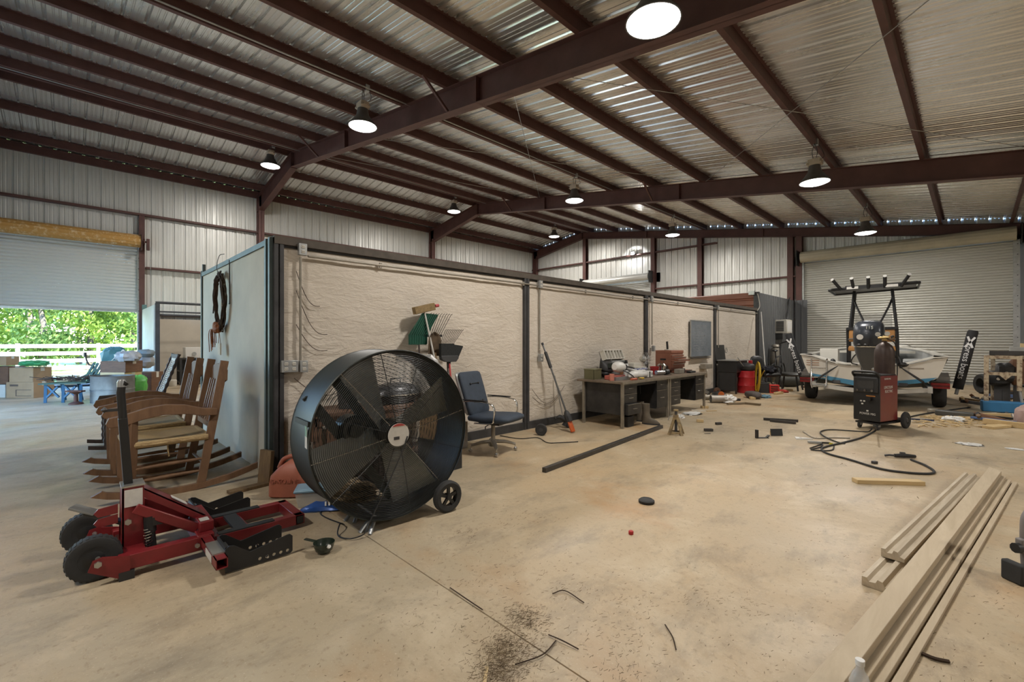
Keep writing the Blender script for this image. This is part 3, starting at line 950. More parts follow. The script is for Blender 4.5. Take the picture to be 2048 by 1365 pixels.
# ------------------------------------------------------------------ rocking chairs
MAT['chairwood'] = wood('chair_oak', (.21, .115, .06), (.125, .066, .034), (8, 8, 2.2))
MAT['rush'] = M('woven_rush', (.50, .36, .18), .85, 0, .55, 3, 0)
def rush_mat():
    m, nt, b = nodes('woven_rush_seat')
    w = nt.nodes.new('ShaderNodeTexWave'); w.inputs['Scale'].default_value = 26; w.inputs['Distortion'].default_value = 2.5; w.inputs['Detail'].default_value = 2
    nt.links.new(coords(nt, (1, 1, 1)), w.inputs[0])
    nt.links.new(mixc(nt, w.outputs['Fac'], (.30, .20, .095), (.58, .43, .22)), b.inputs['Base Color'])
    b.inputs['Roughness'].default_value = .85
    bump(nt, b, w.outputs['Fac'], .7, .008)
    return m
MAT['rush'] = rush_mat()
def rocking_chair(label, x_near, y0, width=.66, wmat='chairwood', dark=False):
    """faces -Y; x_near is the side nearest the workshop"""
    t = thing('rocking_chair', label, 'rocking chair', (x_near - width / 2, y0, 0), 0, 'wooden rocking chairs by the stall wall')
    W = MAT[wmat]
    hw = width / 2 - .03
    for s in (-1, 1):
        # rocker
        top, bot = [], []
        for k in range(15):
            u = -.40 + 1.22 * k / 14
            zb = .0 + .26 * (u - .18) ** 2
            top.append((u, zb + .055)); bot.append((u, zb))
        poly = [(-.41, bot[0][1] + .012)] + bot[1:] + top[::-1][:-1] + [(-.34, top[0][1] - .008)]
        MB().prism(poly, 'yz', s * hw - .02, s * hw + .02).build('rocker', W, t)
        # legs
        MB().tube([(s * hw, -.17, .05), (s * hw, -.165, .4), (s * hw, -.155, .73)], [.042, .056, .050], 4).build('front_leg', W, t, bevel=.004)
        MB().bar((s * hw, .34, .02), (s * (hw - .02), .54, 1.19), .034, .07, (0, 1, 0)).build('back_post', W, t, bevel=.004)
        # arm
        ar = [(-.32, .685), (-.30, .735), (-.2, .755), (-.05, .80), (.08, .815), (.22, .80), (.36, .755), (.47, .745), (.47, .68), (.36, .685), (.22, .715), (.06, .725), (-.08, .70), (-.2, .66), (-.3, .655)]
        MB().prism(ar, 'yz', s * (hw + .02) - .03, s * (hw + .02) + .03).build('arm', W, t, bevel=.005)
        for zz in (.16, .27):
            MB().tube([(s * hw, -.16, zz), (s * hw, .1, zz + .01), (s * hw, .37, zz + .012)], [.010, .016, .010], 8).build('side_rung', W, t, smooth=True)
    for yy, zz in ((-.165, .2), (-.165, .30), (.38, .22)):
        MB().cyl((-hw, yy, zz), (hw, yy, zz), .013, n=8).build('cross_rung', W, t, smooth=True)
    # seat: four rolled edges and a sunken weave
    st = MB()
    n = 12
    rows = []
    for i in range(n + 1):
        yy = -.19 + .60 * i / n
        row = []
        for j in range(n + 1):
            xx = -hw - .005 + (2 * hw + .01) * j / n
            e = min(i, n - i) / (n / 2) * min(j, n - j) / (n / 2)
            row.append((xx, yy, .505 - .03 * (e ** .5)))
        rows.append(row)
    st.loft(rows, caps=False, closed=False)
    for a, b in (((-hw, -.18, .48), (hw, -.18, .48)), ((-hw, .40, .48), (hw, .40, .48)), ((-hw, -.18, .48), (-hw, .40, .48)), ((hw, -.18, .48), (hw, .40, .48))):
        st.cyl(a, b, .03, n=10)
    st.build('seat', MAT['rush'], t, smooth=True)
    MB().tube([(hw - .02, .1, .46), (hw - .015, .1, .40), (hw - .03, .11, .34)], .006, 6).build('loose_strand', MAT['rush'], t)
    # back: shaped crest rail, lower rail, slats and a pierced middle
    cr = [(-hw, 1.02), (-hw, 1.12), (-.16, 1.155), (-.06, 1.17), (.06, 1.17), (.16, 1.155), (hw, 1.12), (hw, 1.02), (.15, .98), (0, .97), (-.15, .98)]
    MB().prism(cr, 'xz', .50, .525).build('crest_rail', W, t, rot=(R(-2), 0, 0))
    MB().bx(-hw, hw, .415, .44, .56, .61).build('lower_rail', W, t)
    for k in range(5):
        x = -.17 + .085 * k
        MB().bar((x, .43, .60), (x, .515, 1.0), .035 if k % 2 == 0 else .022, .012, (0, 1, 0)).build('back_slat', W, t)
    return t
rocking_chair('light oak rocking chair with rush seat nearest the red jack', -5.02, .53)
rocking_chair('second rush-seat rocking chair, between the nearest one and the cane-back one', -5.98, .50)
MAT['darkwood'] = wood('dark_walnut', (.07, .045, .035), (.035, .025, .022), (8, 8, 2.2))
# third rocker: dark, turned legs, pale cane back
def cane_rocker():
    t = thing('rocking_chair', 'dark rocking chair with pale caned back, furthest from the jack', 'rocking chair', (-7.85, .52, 0), 0, 'wooden rocking chairs by the stall wall')
    W = MAT['darkwood']; hw = .26
    def turned(p, q, r, k=7):
        p = Vector(p); q = Vector(q); n = k * 2
        return MB().tube([p.lerp(q, i / n) for i in range(n + 1)], [r * (.7 if i % 2 else 1.15) for i in range(n + 1)], 10)
    for s in (-1, 1):
        poly = []
        for k in range(13):
            u = -.36 + 1.0 * k / 12
            poly.append((u, .22 * (u - .1) ** 2))
        MB().prism(poly + [(u, z + .045) for u, z in poly[::-1]], 'yz', s * hw - .018, s * hw + .018).build('rocker', W, t)
        turned((s * hw, -.2, .05), (s * hw, -.2, .62), .022).build('front_leg', W, t, smooth=True, ang=80)
        MB().bar((s * hw, .22, .04), (s * hw, .30, .45), .035, .035, (0, 1, 0)).build('back_leg', W, t)
        turned((s * hw, .30, .45), (s * hw, .55, 1.2), .020, 9).build('back_post', W, t, smooth=True, ang=80)
        MB().prism([(-.26, .60), (-.24, .65), (.0, .66), (.38, .67), (.38, .63), (0, .62)], 'yz', s * hw - .025, s * hw + .025).build('arm', W, t)
        MB().cyl((s * hw, -.2, .22), (s * hw, .26, .22), .012, n=8).build('side_rung', W, t)
    MB().bx(-hw, hw, -.22, .3, .42, .455).build('seat', MAT['rush'], t, bevel=.01)
    MB().bar((-hw, .54, 1.15), (hw, .54, 1.15), .025, .09).build('crest_rail', W, t)
    fr = MB()
    p0, p1 = Vector((0, .335, .55)), Vector((0, .53, 1.12))
    for s in (-.17, .17):
        fr.bar(p0 + Vector((s, 0, 0)), p1 + Vector((s, 0, 0)), .03, .02, (0, 1, 0))
    fr.bar(p0 + Vector((-.18, 0, 0)), p0 + Vector((.18, 0, 0)), .02, .04).bar(p1 + Vector((-.18, 0, 0)), p1 + Vector((.18, 0, 0)), .02, .04)
    fr.build('back_frame', MAT['offwhite'], t)
    cw_ = MB()
    for k in range(24):
        a = p0.lerp(p1, (k + .5) / 24)
        cw_.bar(a + Vector((-.17, 0, 0)), a + Vector((.17, 0, 0)), .006, .008)
    for k in range(15):
        x = -.16 + .32 * k / 14
        cw_.bar(p0 + Vector((x, .004, 0)), p1 + Vector((x, .004, 0)), .006, .006, (0, 1, 0))
    tag(cw_.build('cane_weave', MAT['offwhite'], t), kind='stuff')
cane_rocker()

# ------------------------------------------------------------------ things at the corner post
MAT['pine'] = wood('weathered_board', (.20, .13, .06), (.10, .06, .03), (30, 30, 3))
MAT['lumber'] = wood('fresh_lumber', (.60, .45, .24), (.50, .36, .18), (3, 26, 26))
MAT['osb'] = wood('pale_ply', (.57, .47, .335), (.44, .35, .235), (9, 1.1, 9))
tag(MB().box((0, 0, .16), (.16, .04, .32), (R(-5), 0, 0)).build('board_offcut', MAT['pine'], bevel=.003, loc=(-4.80, 1.36, 0), rot=(0, 0, R(20))), 'short dark board standing on end against the corner post', 'board')
tag(MB().box((0, 0, .014), (.40, .09, .028)).build('board_offcut', MAT['pine'], bevel=.002, loc=(-4.72, 1.22, 0), rot=(0, 0, R(98))), 'flat board strip on the floor beside the red fuel can', 'board')
MAT['canred'] = M('faded_red_plastic', (.36, .11, .065), .5, 0, .3, 4)
def gas_can():
    t = thing('fuel_can', 'faded red plastic fuel can behind the clear tub', 'fuel can', (-4.30, 1.42, 0), R(48))
    rings = []
    for z, hx, hy, ox in ((0, .14, .10, 0), (.015, .16, .12, 0), (.10, .16, .12, 0), (.19, .145, .115, 0), (.26, .10, .10, .02), (.315, .05, .055, .05), (.325, .03, .04, .055)):
        ring = []
        for j in range(24):
            a = 2 * PI * j / 24
            c, s = math.cos(a), math.sin(a)
            ring.append((ox + hx * math.copysign(abs(c) ** .45, c), hy * math.copysign(abs(s) ** .45, s), z))
        rings.append(ring)
    MB().loft(rings).build('body', MAT['canred'], t, smooth=True, ang=50)
    MB().tube(smooth_path([(-.10, 0, .24), (-.06, 0, .315), (.02, 0, .345), (.07, 0, .32)], 5), .02, 10).build('handle', MAT['canred'], t, smooth=True)
    MB().cyl((.07, 0, .31), (.10, 0, .36), .028, n=14).build('cap', MAT['black'], t, smooth=True)
    text('embossed_lettering', 'GASOLINE', .055, MAT['canred'], t, (0, -.1215, .15), (R(90 - 3), 0, 0), .0035)
gas_can()
def clear_tub():
    t = thing('storage_tub', 'small clear plastic tub with pale blue lid below the fan', 'storage tub', (-3.92, 1.52, 0), R(62))
    shell = []
    for z, k in ((.004, .86), (.12, 1.0)):
        shell.append([(.17 * k * sx, .10 * k * sy, z) for sx, sy in ((-1, -1), (1, -1), (1, 1), (-1, 1))])
    mb = MB().loft(shell, caps=False)
    mb.bx(-.145, .145, -.085, .085, .0, .004)
    mb.build('tub', clear('clear_tub_plastic', (.70, .68, .62), .2, .45), t)
    MB().bx(-.13, .13, -.075, .075, .005, .075).build('contents', M('tub_contents', (.52, .45, .35), .8, 0, .4, 16), t)
    MB().bx(-.18, .18, -.11, .11, .12, .14).bx(-.165, .165, -.095, .095, .135, .146).build('lid', M('pale_blue_lid', (.17, .28, .36), .35, 0, .2), t, bevel=.006)
clear_tub()
MAT['bluefoil'] = M('blue_foil', (.03, .10, .36), .3, .2, .4, 12)
def snack_bag():
    t = thing('snack_bag', 'crumpled blue snack bag lying in front of the clear tub', 'snack bag', (-3.72, 1.48, 0), R(66))
    rings = []
    rnd = random.Random(4)
    for k in range(9):
        u = -.17 + .31 * k / 8
        w = .02 + .075 * (k / 8) ** .8; h = .012 + .045 * math.sin(PI * min(k / 7, 1)) 
        rings.append([(u, w * math.cos(2 * PI * j / 12) * (1 + .2 * (rnd.random() - .5)), max(.002, .045 + h * math.sin(2 * PI * j / 12) * (1 + .3 * (rnd.random() - .5)) - .03)) for j in range(12)])
    MB().loft(rings).build('pouch', MAT['bluefoil'], t, smooth=True, ang=25)
    for k in range(4):
        MB().box((.02 + .028 * k, -.045, .062), (.012, .004, .035), (R(-35), 0, 0)).build('printed_mark', MAT['label'], t)
snack_bag()
MAT['darkgreen'] = M('dark_green_enamel', (.02, .03, .02), .25, 0, .3)
def dipper():
    t = thing('dipper_bowl', 'dark green bowl with a straight handle on the floor', 'dipper', tuple(gp(648, 1106)), R(15))
    MB().lathe([(.0, .0), (.032, .002), (.052, .02), (.062, .05), (.066, .07), (.063, .07), (.058, .05), (.048, .024), (.03, .01), (0, .008)], 24).build('bowl', MAT['darkgreen'], t, smooth=True)
    MB().bar((-.06, -.01, .062), (-.155, -.03, .066), .024, .008).build('handle', MAT['darkgreen'], t, bevel=.003)
    MB().cyl((.06, -.012, .056), (.069, -.012, .062), .012, n=10).build('logo_dot', MAT['label'], t)
dipper()

# ------------------------------------------------------------------ drum fan
MAT['fanblack'] = M('fan_black', (.022, .024, .023), .42, .2, .3, 4)
MAT['fangreen'] = M('fan_drum_paint', (.04, .044, .04), .5, .2, .3, 3)
MAT['blade'] = M('fan_blade', (.45, .46, .44), .45, .6, .25, 4)
def drum_fan():
    X, Y, Z, r, dp_ = -3.03, 1.745, .685, .625, .40
    t = thing('drum_fan', 'large black drum fan on two wheels in front of the partition', 'fan', (X, Y, 0), R(-3))
    C = (0, 0, Z)
    MB().lathe([(r - .012, 0), (r, .004), (r + .006, .012), (r, .02), (r, -dp_ + .02), (r + .006, -dp_ + .01), (r, -dp_), (r - .012, -dp_), (r - .012, 0)], 72, C, 'x').build('drum', MAT['fangreen'], t, smooth=True)
    def grille(x, dome, step):
        g = MB()
        k = .10
        while k < r - .01:
            xx = x + dome * (1 - (k / r) ** 2)
            g.tube([(xx, k * math.cos(2 * PI * i / 48), Z + k * math.sin(2 * PI * i / 48)) for i in range(48)], .0022, 4, closed=True)
            k += step
        return g
    tag(grille(.01, .035, .0125).build('front_grille', MAT['fanblack'], t), kind='stuff')
    tag(grille(-dp_ - .0, -.02, .03).build('rear_grille', MAT['fanblack'], t), kind='stuff')
    for k in range(12):
        a = 2 * PI * k / 12 + .2
        pts = []
        for q in range(6):
            rr = .1 + (r - .1) * q / 5
            pts.append((.006 + .035 * (1 - (rr / r) ** 2), rr * math.cos(a), Z + rr * math.sin(a)))
        MB().tube(pts, .0032, 5).build('grille_spoke', MAT['chrome'] if k in (0, 4, 6, 10) else MAT['fanblack'], t)
    bd = MB().lathe([(0, .050), (.085, .050), (.085, .046), (0, .046)], 28, C, 'x').build('badge', MAT['label'], t, smooth=True)
    MB().prism([(.083 * math.cos(R(a)), Z + .083 * math.sin(R(a))) for a in range(50, 131, 8)], 'yz', .0502, .052).build('badge_band', M('badge_red', (.45, .06, .05), .5), bd)
    MB().bx(.0502, .0515, -.04, .005, Z - .035, Z - .012).build('barcode', MAT['darksteel'], bd)
    # hub, blades, motor
    MB().lathe([(.0, -.10), (.08, -.11), (.095, -.13), (.095, -.19), (.0, -.2)], 24, C, 'x').build('hub', MAT['fanblack'], t, smooth=True)
    for k in range(4):
        a = R(205 + 90 * k)
        rings = []
        for q in range(6):
            rr = .07 + (.58 - .07) * q / 5
            tw = R(48 - 26 * q / 5); w = .10 + .085 * q / 5
            rad = Vector((0, math.cos(a), math.sin(a))); tan = Vector((0, -math.sin(a), math.cos(a)))
            ch = tan * math.cos(tw) + Vector((1, 0, 0)) * math.sin(tw)
            nn_ = ch.cross(rad).normalized()
            c = Vector((-.15, 0, Z)) + rad * rr
            rings.append([c - ch * w + nn_ * .003, c + nn_ * .014, c + ch * w + nn_ * .003, c + ch * w - nn_ * .001, c + nn_ * .010, c - ch * w - nn_ * .001])
        MB().loft(rings).build('blade', MAT['blade'], t, smooth=True, ang=50)
    MB().lathe([(.0, -.22), (.09, -.22), (.11, -.24), (.11, -.37), (.09, -.39), (0, -.39)], 20, (0, -.22, Z + .02), 'x').build('motor', MAT['fanblack'], t, smooth=True)
    for s, yy in ((1, -.06), (1, .12), (-1, -.06)):
        pass
    MB().bar((-.28, -.55, Z + .30), (-.28, .10, Z - .56), .07, .03, (1, 0, 0)).build('motor_strut', MAT['fangreen'], t)
    MB().bar((-.28, -.40, Z + .47), (-.28, .32, Z - .50), .07, .03, (1, 0, 0)).build('motor_strut', MAT['fangreen'], t)
    MB().lathe([(.05, -.19), (.055, -.20), (.055, -.215), (.05, -.22)], 16, (0, -.22, Z + .02), 'x').build('pulley', MAT['fanblack'], t)
    # wheels on the right
    def fwheel(x, y):
        q = .125
        w = MB().lathe([(.078, -.028), (.11, -.032), (q, -.018), (q, .018), (.11, .032), (.078, .028), (.078, -.028)], 32, (x, y, q), 'x').build('wheel', MAT['rubber'], t, smooth=True)
        MB().lathe([(.078, -.02), (.086, -.02), (.086, .024), (.078, .024), (.074, .0), (.078, -.02)], 28, (x, y, q), 'x').lathe([(.0, -.03), (.02, -.03), (.022, .034), (0, .034)], 14, (x, y, q), 'x').build('rim', MAT['black'], w, smooth=True)
        for k in range(5):
            a = 2 * PI * k / 5 + .3
            MB().bar((x + .012, y + .015 * math.cos(a), q + .015 * math.sin(a)), (x + .012, y + .08 * math.cos(a), q + .08 * math.sin(a)), .024, .016, (1, 0, 0)).build('rim_spoke', MAT['black'], w)
    fwheel(.03, .44); fwheel(-dp_ - .03, .44)
    MB().cyl((-dp_ - .03, .44, .125), (.03, .44, .125), .01).build('axle', MAT['chrome'], t)
    # feet on the left
    for x in (-.06, -dp_ + .06):
        f = MB()
        f.tube([(x, -.13, .075), (x + .05, -.18, .03), (x + .10, -.22, .0)], .014, 8).tube([(x, -.13, .075), (x + .0, -.2, .05), (x + .02, -.26, .0)], .014, 8)
        f.build('foot', MAT['galv'], t, smooth=True)
    MB().tube([(-dp_ + .05, -.14, .08), (-.05, -.14, .08)], .016, 8).build('foot_bar', MAT['galv'], t, smooth=True)
    # strap, hang tag and cord
    MB().lathe([(r + .002, -.22), (r + .009, -.22), (r + .009, -.25), (r + .002, -.25)], 72, C, 'x').build('strap', MAT['fanblack'], t, smooth=True) if False else None
    MB().bar((-.30, -r * .985, Z + .14), (-.02, -r * .985, Z + .14), .012, .035).build('handle', MAT['fangreen'], t)
    tg = MB().bar((-.03, -r - .004, Z + .12), (-.045, -r + .0, Z - .02), .045, .002, (0, 1, 0)).build('hang_tag', MAT['label'], t)
    MB().bar((-.028, -r - .006, Z + .13), (-.036, -r - .003, Z + .06), .04, .002, (0, 1, 0)).build('tag_stripe', M('tag_green', (.25, .42, .34), .6), tg)
    MB().tube(smooth_path([(.052, .07, Z - .02), (.055, .03, Z - .12), (.045, -.1, Z - .38), (.03, -.22, Z - .60), (.06, -.27, .03), (.03, -.36, .012), (-.08, -.40, .012), (-.15, -.36, .06), (-.25, -.3, .01), (-.6, -.35, .01), (-.8, -.1, .01)], 6), .005, 6).build('power_cord', MAT['black'], t, smooth=True)
drum_fan()
# ------------------------------------------------------------------ behind the fan: bench and things on it
MAT['benchwood'] = wood('bench_brown', (.17, .085, .045), (.10, .05, .03), (3, 3, 18))
def bench():
    t = thing('wooden_bench', 'low brown wooden cabinet bench against the wall behind the fan', 'bench', (-4.48, 2.42, 0))
    MB().bx(-.26, .24, -.82, .75, .66, .70).build('top', MAT['benchwood'], t, bevel=.004)
    MB().bx(.17, .20, -.68, .0, .30, .64).build('front_panel', MAT['benchwood'], t)
    for x in (-.21, .18):
        for y in (-.76, .70):
            MB().bx(x - .03, x + .03, y - .03, y + .03, 0, .66).build('leg', MAT['benchwood'], t)
    MB().bx(-.25, .22, -.83, -.78, .45, .66).bx(.18, .22, -.8, .72, .58, .66).build('apron', MAT['benchwood'], t)
    MB().bx(-.22, .18, -.78, .72, .14, .17).build('shelf', MAT['benchwood'], t)
bench()
BT = .70
MAT['redcan'] = M('red_can', (.42, .03, .03), .35, .2, .2)
def spray_can(x, y, z, r, h, mat, cap, label, name='spray_can'):
    t = thing(name, label, 'can', (x, y, z))
    MB().lathe([(r, 0), (r, h * .78), (r * .8, h * .86), (r * .5, h * .88)], 16).build('body', mat, t, smooth=True)
    MB().lathe([(r * .7, h * .86), (r * .72, h), (0, h)], 16).build('cap', cap, t, smooth=True)
    return t
spray_can(-4.58, 1.66, BT, .045, .17, MAT['redcan'], MAT['white'], 'red spray can standing at the left end of the bench')
spray_can(-4.66, 1.78, BT, .05, .21, MAT['label'], MAT['offwhite'], 'white jar behind the red can on the bench', 'jar')
def bucket(x, y, z, r, h, mat, label, name='bucket', cat='bucket', handle=True):
    t = thing(name, label, cat, (x, y, z))
    MB().lathe([(r * .8, 0), (r, h), (r * 1.05, h), (r * 1.05, h - .02), (r * .97, h - .02), (r * .95, h), (r * .76, .01), (0, .01)], 24).build('body', mat, t, smooth=True)
    if handle:
        MB().tube([(0, r * 1.04 * math.cos(R(a)), h - .02 - r * .7 * math.sin(R(a))) for a in range(0, 181, 15)], .004, 6).build('bail', MAT['chrome'], t)
    return t
bucket(-4.45, 2.02, BT, .11, .21, MAT['blackplastic'], 'black bucket on the bench seen through the fan')
def roaster():
    t = thing('domed_grill', 'dark tabletop grill with domed lid and wire handle behind the fan', 'grill', (-4.45, 2.56, BT), R(90))
    rings = []
    for z, k in ((.03, .85), (.10, 1.0)):
        rings.append([(.27 * k * math.cos(2 * PI * j / 28), .18 * k * math.sin(2 * PI * j / 28), z) for j in range(28)])
    MB().loft(rings).build('base', MAT['black'], t, smooth=True)
    rings = [[(.275 * math.cos(R(a)) ** .7 * math.cos(2 * PI * j / 28), .185 * math.cos(R(a)) ** .7 * math.sin(2 * PI * j / 28), .105 + .12 * math.sin(R(a))) for j in range(28)] for a in (0, 20, 40, 60, 78, 88)]
    MB().loft(rings).build('lid', M('grill_lid', (.06, .06, .065), .3, .4), t, smooth=True)
    MB().tube([(-.06, 0, .22), (-.06, 0, .265), (.06, 0, .265), (.06, 0, .22)], .007, 6).build('handle', MAT['black'], t)
    MB().loft([[(.282 * math.cos(2 * PI * j / 28), .192 * math.sin(2 * PI * j / 28), z) for j in range(28)] for z in (.095, .107)]).build('rim', MAT['chrome'], t, smooth=True)
    for s in (-1, 1):
        MB().bx(s * .18 - .01, s * .18 + .01, -.1, .1, 0, .05).build('foot', MAT['black'], t)
roaster()
def crumple(name, c, d, mat, label, cat, seed, amp=.14, n=18, m=12, e=.8, z0=None):
    mb = MB().blob(c, d, n, m, seed, amp, e)
    if z0 is not None:
        mb.v = [(a, b, max(z0, q)) for a, b, q in mb.v]
    o = mb.build(name, mat, smooth=True, ang=30)
    return tag(o, label, cat)
MAT['clearbag'] = M('grey_plastic_bag', (.40, .39, .37), .35, 0, .55, 14)
crumple('plastic_bag', (-4.5, 3.0, .95), (.14, .16, .26), MAT['clearbag'], 'bulging grey plastic bag at the right end behind the fan', 'bag', 3, .1, z0=.70)
MAT['cardboard'] = M('cardboard', (.36, .235, .13), .8, 0, .2, 4)
def carton(name, loc, rz, d, label, mat='cardboard', flaps=False, group=None):
    t = thing(name, label, 'box', loc, rz, group)
    x, y, z = d[0] / 2, d[1] / 2, d[2]
    if flaps:
        MB().bx(-x, x, -y, -y + .006, 0, z).bx(-x, x, y - .006, y, 0, z).bx(-x, -x + .006, -y, y, 0, z).bx(x - .006, x, -y, y, 0, z).bx(-x, x, -y, y, 0, .01).build('body', MAT[mat], t)
        for s in (-1, 1):
            MB().box((s * (x + .06), 0, z - .02), (.14, 2 * y, .006), (0, s * R(35), 0)).build('flap', MAT[mat], t)
    else:
        MB().bx(-x, x, -y, y, 0, z).build('body', MAT[mat], t, bevel=.006)
        MB().bx(-x - .001, x + .001, -.025, .025, z * .72, z + .001).build('tape', MAT['offwhite'], t)
    return t
carton('cardboard_box', (-4.02, 2.85, .35), R(12), (.28, .34, .28), 'tan cardboard box seen through the right half of the fan')
tag(MB().bx(-.15, .15, -.18, .18, 0, .35).build('plastic_crate', MAT['blackplastic'], loc=(-4.02, 2.85, 0), rot=(0, 0, R(6))), 'black crate standing under the tan cardboard box', 'crate')
MAT['engine'] = M('greasy_engine', (.06, .045, .04), .6, .4, .5, 14, .4, 40)
def engine():
    t = thing('small_engine', 'dark greasy small engine on the floor behind the fan', 'engine', (-4.0, 2.25, 0))
    MB().bx(-.16, .16, -.22, .22, .06, .26).blob((0, .05, .32), (.15, .16, .1), 14, 8, 2, .05).cyl((0, -.18, .24), (0, -.34, .26), .09, n=18).build('block', MAT['engine'], t, smooth=True)
    MB().lathe([(.05, 0), (.13, 0), (.14, .05), (.1, .07), (0, .07)], 20, (0, .05, .40)).build('shroud', MAT['black'], t, smooth=True)
    for k in range(8):
        MB().bx(-.17, .17, -.21 + k * .05, -.20 + k * .05, .10, .30).build('fin', MAT['engine'], t)
    MB().tube([(.1, .2, .15), (.2, .26, .12), (.22, .1, .1)], .03, 10).build('muffler', MAT['darksteel'], t, smooth=True)
    MB().bx(-.2, .2, -.24, .24, 0, .06).build('mount', MAT['darksteel'], t)
engine()
tag(MB().box((0, 0, .012), (.5, .62, .024)).build('plywood_offcut', MAT['osb'], loc=(-3.62, 1.98, 0), rot=(0, 0, R(-24))), 'pale plywood offcut on the floor under the fan', 'plywood')
crumple('brush_pile', (-3.72, 1.72, .05), (.15, .2, .1), M('dry_brush', (.19, .13, .07), .9, 0, .5, 30), 'heap of dry brush behind the lower left of the fan', 'brush', 8, .3, z0=.002)
tag(MB().bx(-.05, .05, -.05, .05, 0, .34).build('concrete_block', M('grey_block', (.36, .32, .27), .9, 0, .3, 9), loc=(-4.62, 3.62, 0)), 'grey post stub on the floor behind the blue chair', 'block')

# ------------------------------------------------------------------ brooms and rakes leaning on the wall
def lean(base, top):
    return Vector(base), Vector(top)
MAT['whitepole'] = M('white_pole', (.62, .60, .56), .4, .2, .15)
MAT['rakegreen'] = M('green_rake', (.02, .10, .065), .45, 0, .3)
def push_broom():
    top = at_x(848, 621, -4.74); bot = Vector((-4.30, 3.30, .0)); bot = gp(905, 905)
    bot = Vector((-4.42, 3.36, .0))
    t = thing('broom', 'upturned push broom with tan head and white pole', 'broom', tuple(bot))
    L = lambda p: tuple(Vector(p) - bot)
    MB().cyl((0, 0, 0), L(top), .012, n=10).build('pole', MAT['whitepole'], t, smooth=True)
    MB().box(L(top + Vector((.0, .0, .02))), (.07, .30, .09), (R(14), 0, 0)).build('head', M('tan_bristle', (.30, .21, .10), .9, 0, .4, 30, .5, 120), t, bevel=.008)
    MB().cyl(L(top + Vector((.02, .15, .06))), L(top + Vector((.02, .20, .07))), .02, n=10).build('end_cap', M('red_cap', (.5, .08, .09), .5), t)
push_broom()
def flat_rake(label, head, tip_dir, bot, tines, length, spread, mat, name='rake'):
    t = thing(name, label, 'rake', tuple(bot))
    bot = Vector(bot)
    L = lambda p: tuple(Vector(p) - bot)
    MB().cyl((0, 0, 0), L(head), .011, n=8).build('handle', MAT['darkwood'], t, smooth=True)
    d = Vector(tip_dir).normalized(); sd = Vector((0, 1, 0))
    for k in range(tines):
        s = (k - (tines - 1) / 2) / tines
        p0 = Vector(head) + sd * s * spread * .7 - d * .02
        p1 = Vector(head) + sd * s * spread + d * length
        MB().tube([L(p0), L(p0.lerp(p1, .6)), L(p1), L(p1 + Vector((.03, 0, .01)))], .0035, 5).build('tine', mat, t)
    MB().bar(L(Vector(head) - sd * spread * .4), L(Vector(head) + sd * spread * .4), .015, .03).build('tine_bar', mat, t)
    return t
h = at_x(868, 690, -4.70)
flat_rake('long-tined black fork rake leaning left of the broom pole', at_x(865, 672, -4.74), (0, .42, .9), (-4.45, 3.10, 0), 9, .30, .36, MAT['black'])
flat_rake('short-tined black rake leaning right of the brown shovel', at_x(893, 690, -4.72), (0, .55, .85), (-4.40, 3.30, 0), 10, .22, .30, MAT['black'])
def green_scoop():
    c = at_x(838, 690, -4.72)
    t = thing('leaf_rake', 'dark green plastic leaf rake head above the fan', 'rake', (-4.5, 2.95, 0))
    L = lambda p: (p[0] + 4.5, p[1] - 2.95, p[2])
    MB().cyl((0, 0, 0), L((c.x, c.y, c.z)), .012, n=8).build('handle', MAT['darkwood'], t, smooth=True)
    y, z = c.y, c.z
    MB().prism([(y - .13, z), (y + .13, z), (y + .13, z + .13), (y + .26, z + .36), (y + .06, z + .37), (y - .13, z + .13)], 'yz', L((-4.77, 0, 0))[0], L((-4.75, 0, 0))[0]).build('blade', MAT['rakegreen'], t) if False else None
    pl = [(y - .13, z), (y + .12, z), (y + .13, z + .12), (y + .28, z + .38), (y + .07, z + .39), (y - .13, z + .12)]
    MB().prism([(a - 2.95, b) for a, b in pl], 'yz', -.25, -.235).build('blade', MAT['rakegreen'], t)
    for k in range(9):
        a = y - .115 + .235 * k / 8
        MB().bar((-.225, a - 2.95, z + .12), (-.225, a - 2.95 + .16, z + .38), .006, .012, (1, 0, 0)).build('rib', MAT['rakegreen'], t)
    for k in range(11):
        a = y - .12 + .24 * k / 10
        MB().bx(-.235, -.225, a - 2.953, a - 2.947, z + .01, z + .12).build('rib', M_rl, t)
M_rl = M('green_rake_light', (.03, .16, .11), .45, 0, .2)
green_scoop()
def shovel():
    c = at_x(870, 690, -4.66)
    t = thing('shovel', 'muddy shovel with rounded blade upright between the rakes', 'shovel', (-4.40, 3.2, 0))
    L = lambda x, y, z: (x + 4.40, y - 3.2, z)
    MB().cyl((0, 0, 0), L(-4.66, c.y, c.z - .1), .016, n=10).build('handle', MAT['pine'], t, smooth=True)
    rows = []
    for i in range(9):
        u = i / 8
        zz = c.z - .14 + .30 * u
        w = .105 * (1 - .15 * u) * math.sqrt(max(0.02, 1 - max(0, (u - .6) / .4) ** 2))
        rows.append([L(-4.66 - .03 * (1 - (j / 3 - 1) ** 2), c.y + w * (j / 3 - 1), zz) for j in range(7)])
    o = MB().loft(rows, caps=False, closed=False).build('blade', M('muddy_steel', (.13, .09, .055), .75, .3, .5, 9), t, smooth=True, ang=70)
    sm_ = o.modifiers.new('thick', 'SOLIDIFY'); sm_.thickness = .004
shovel()
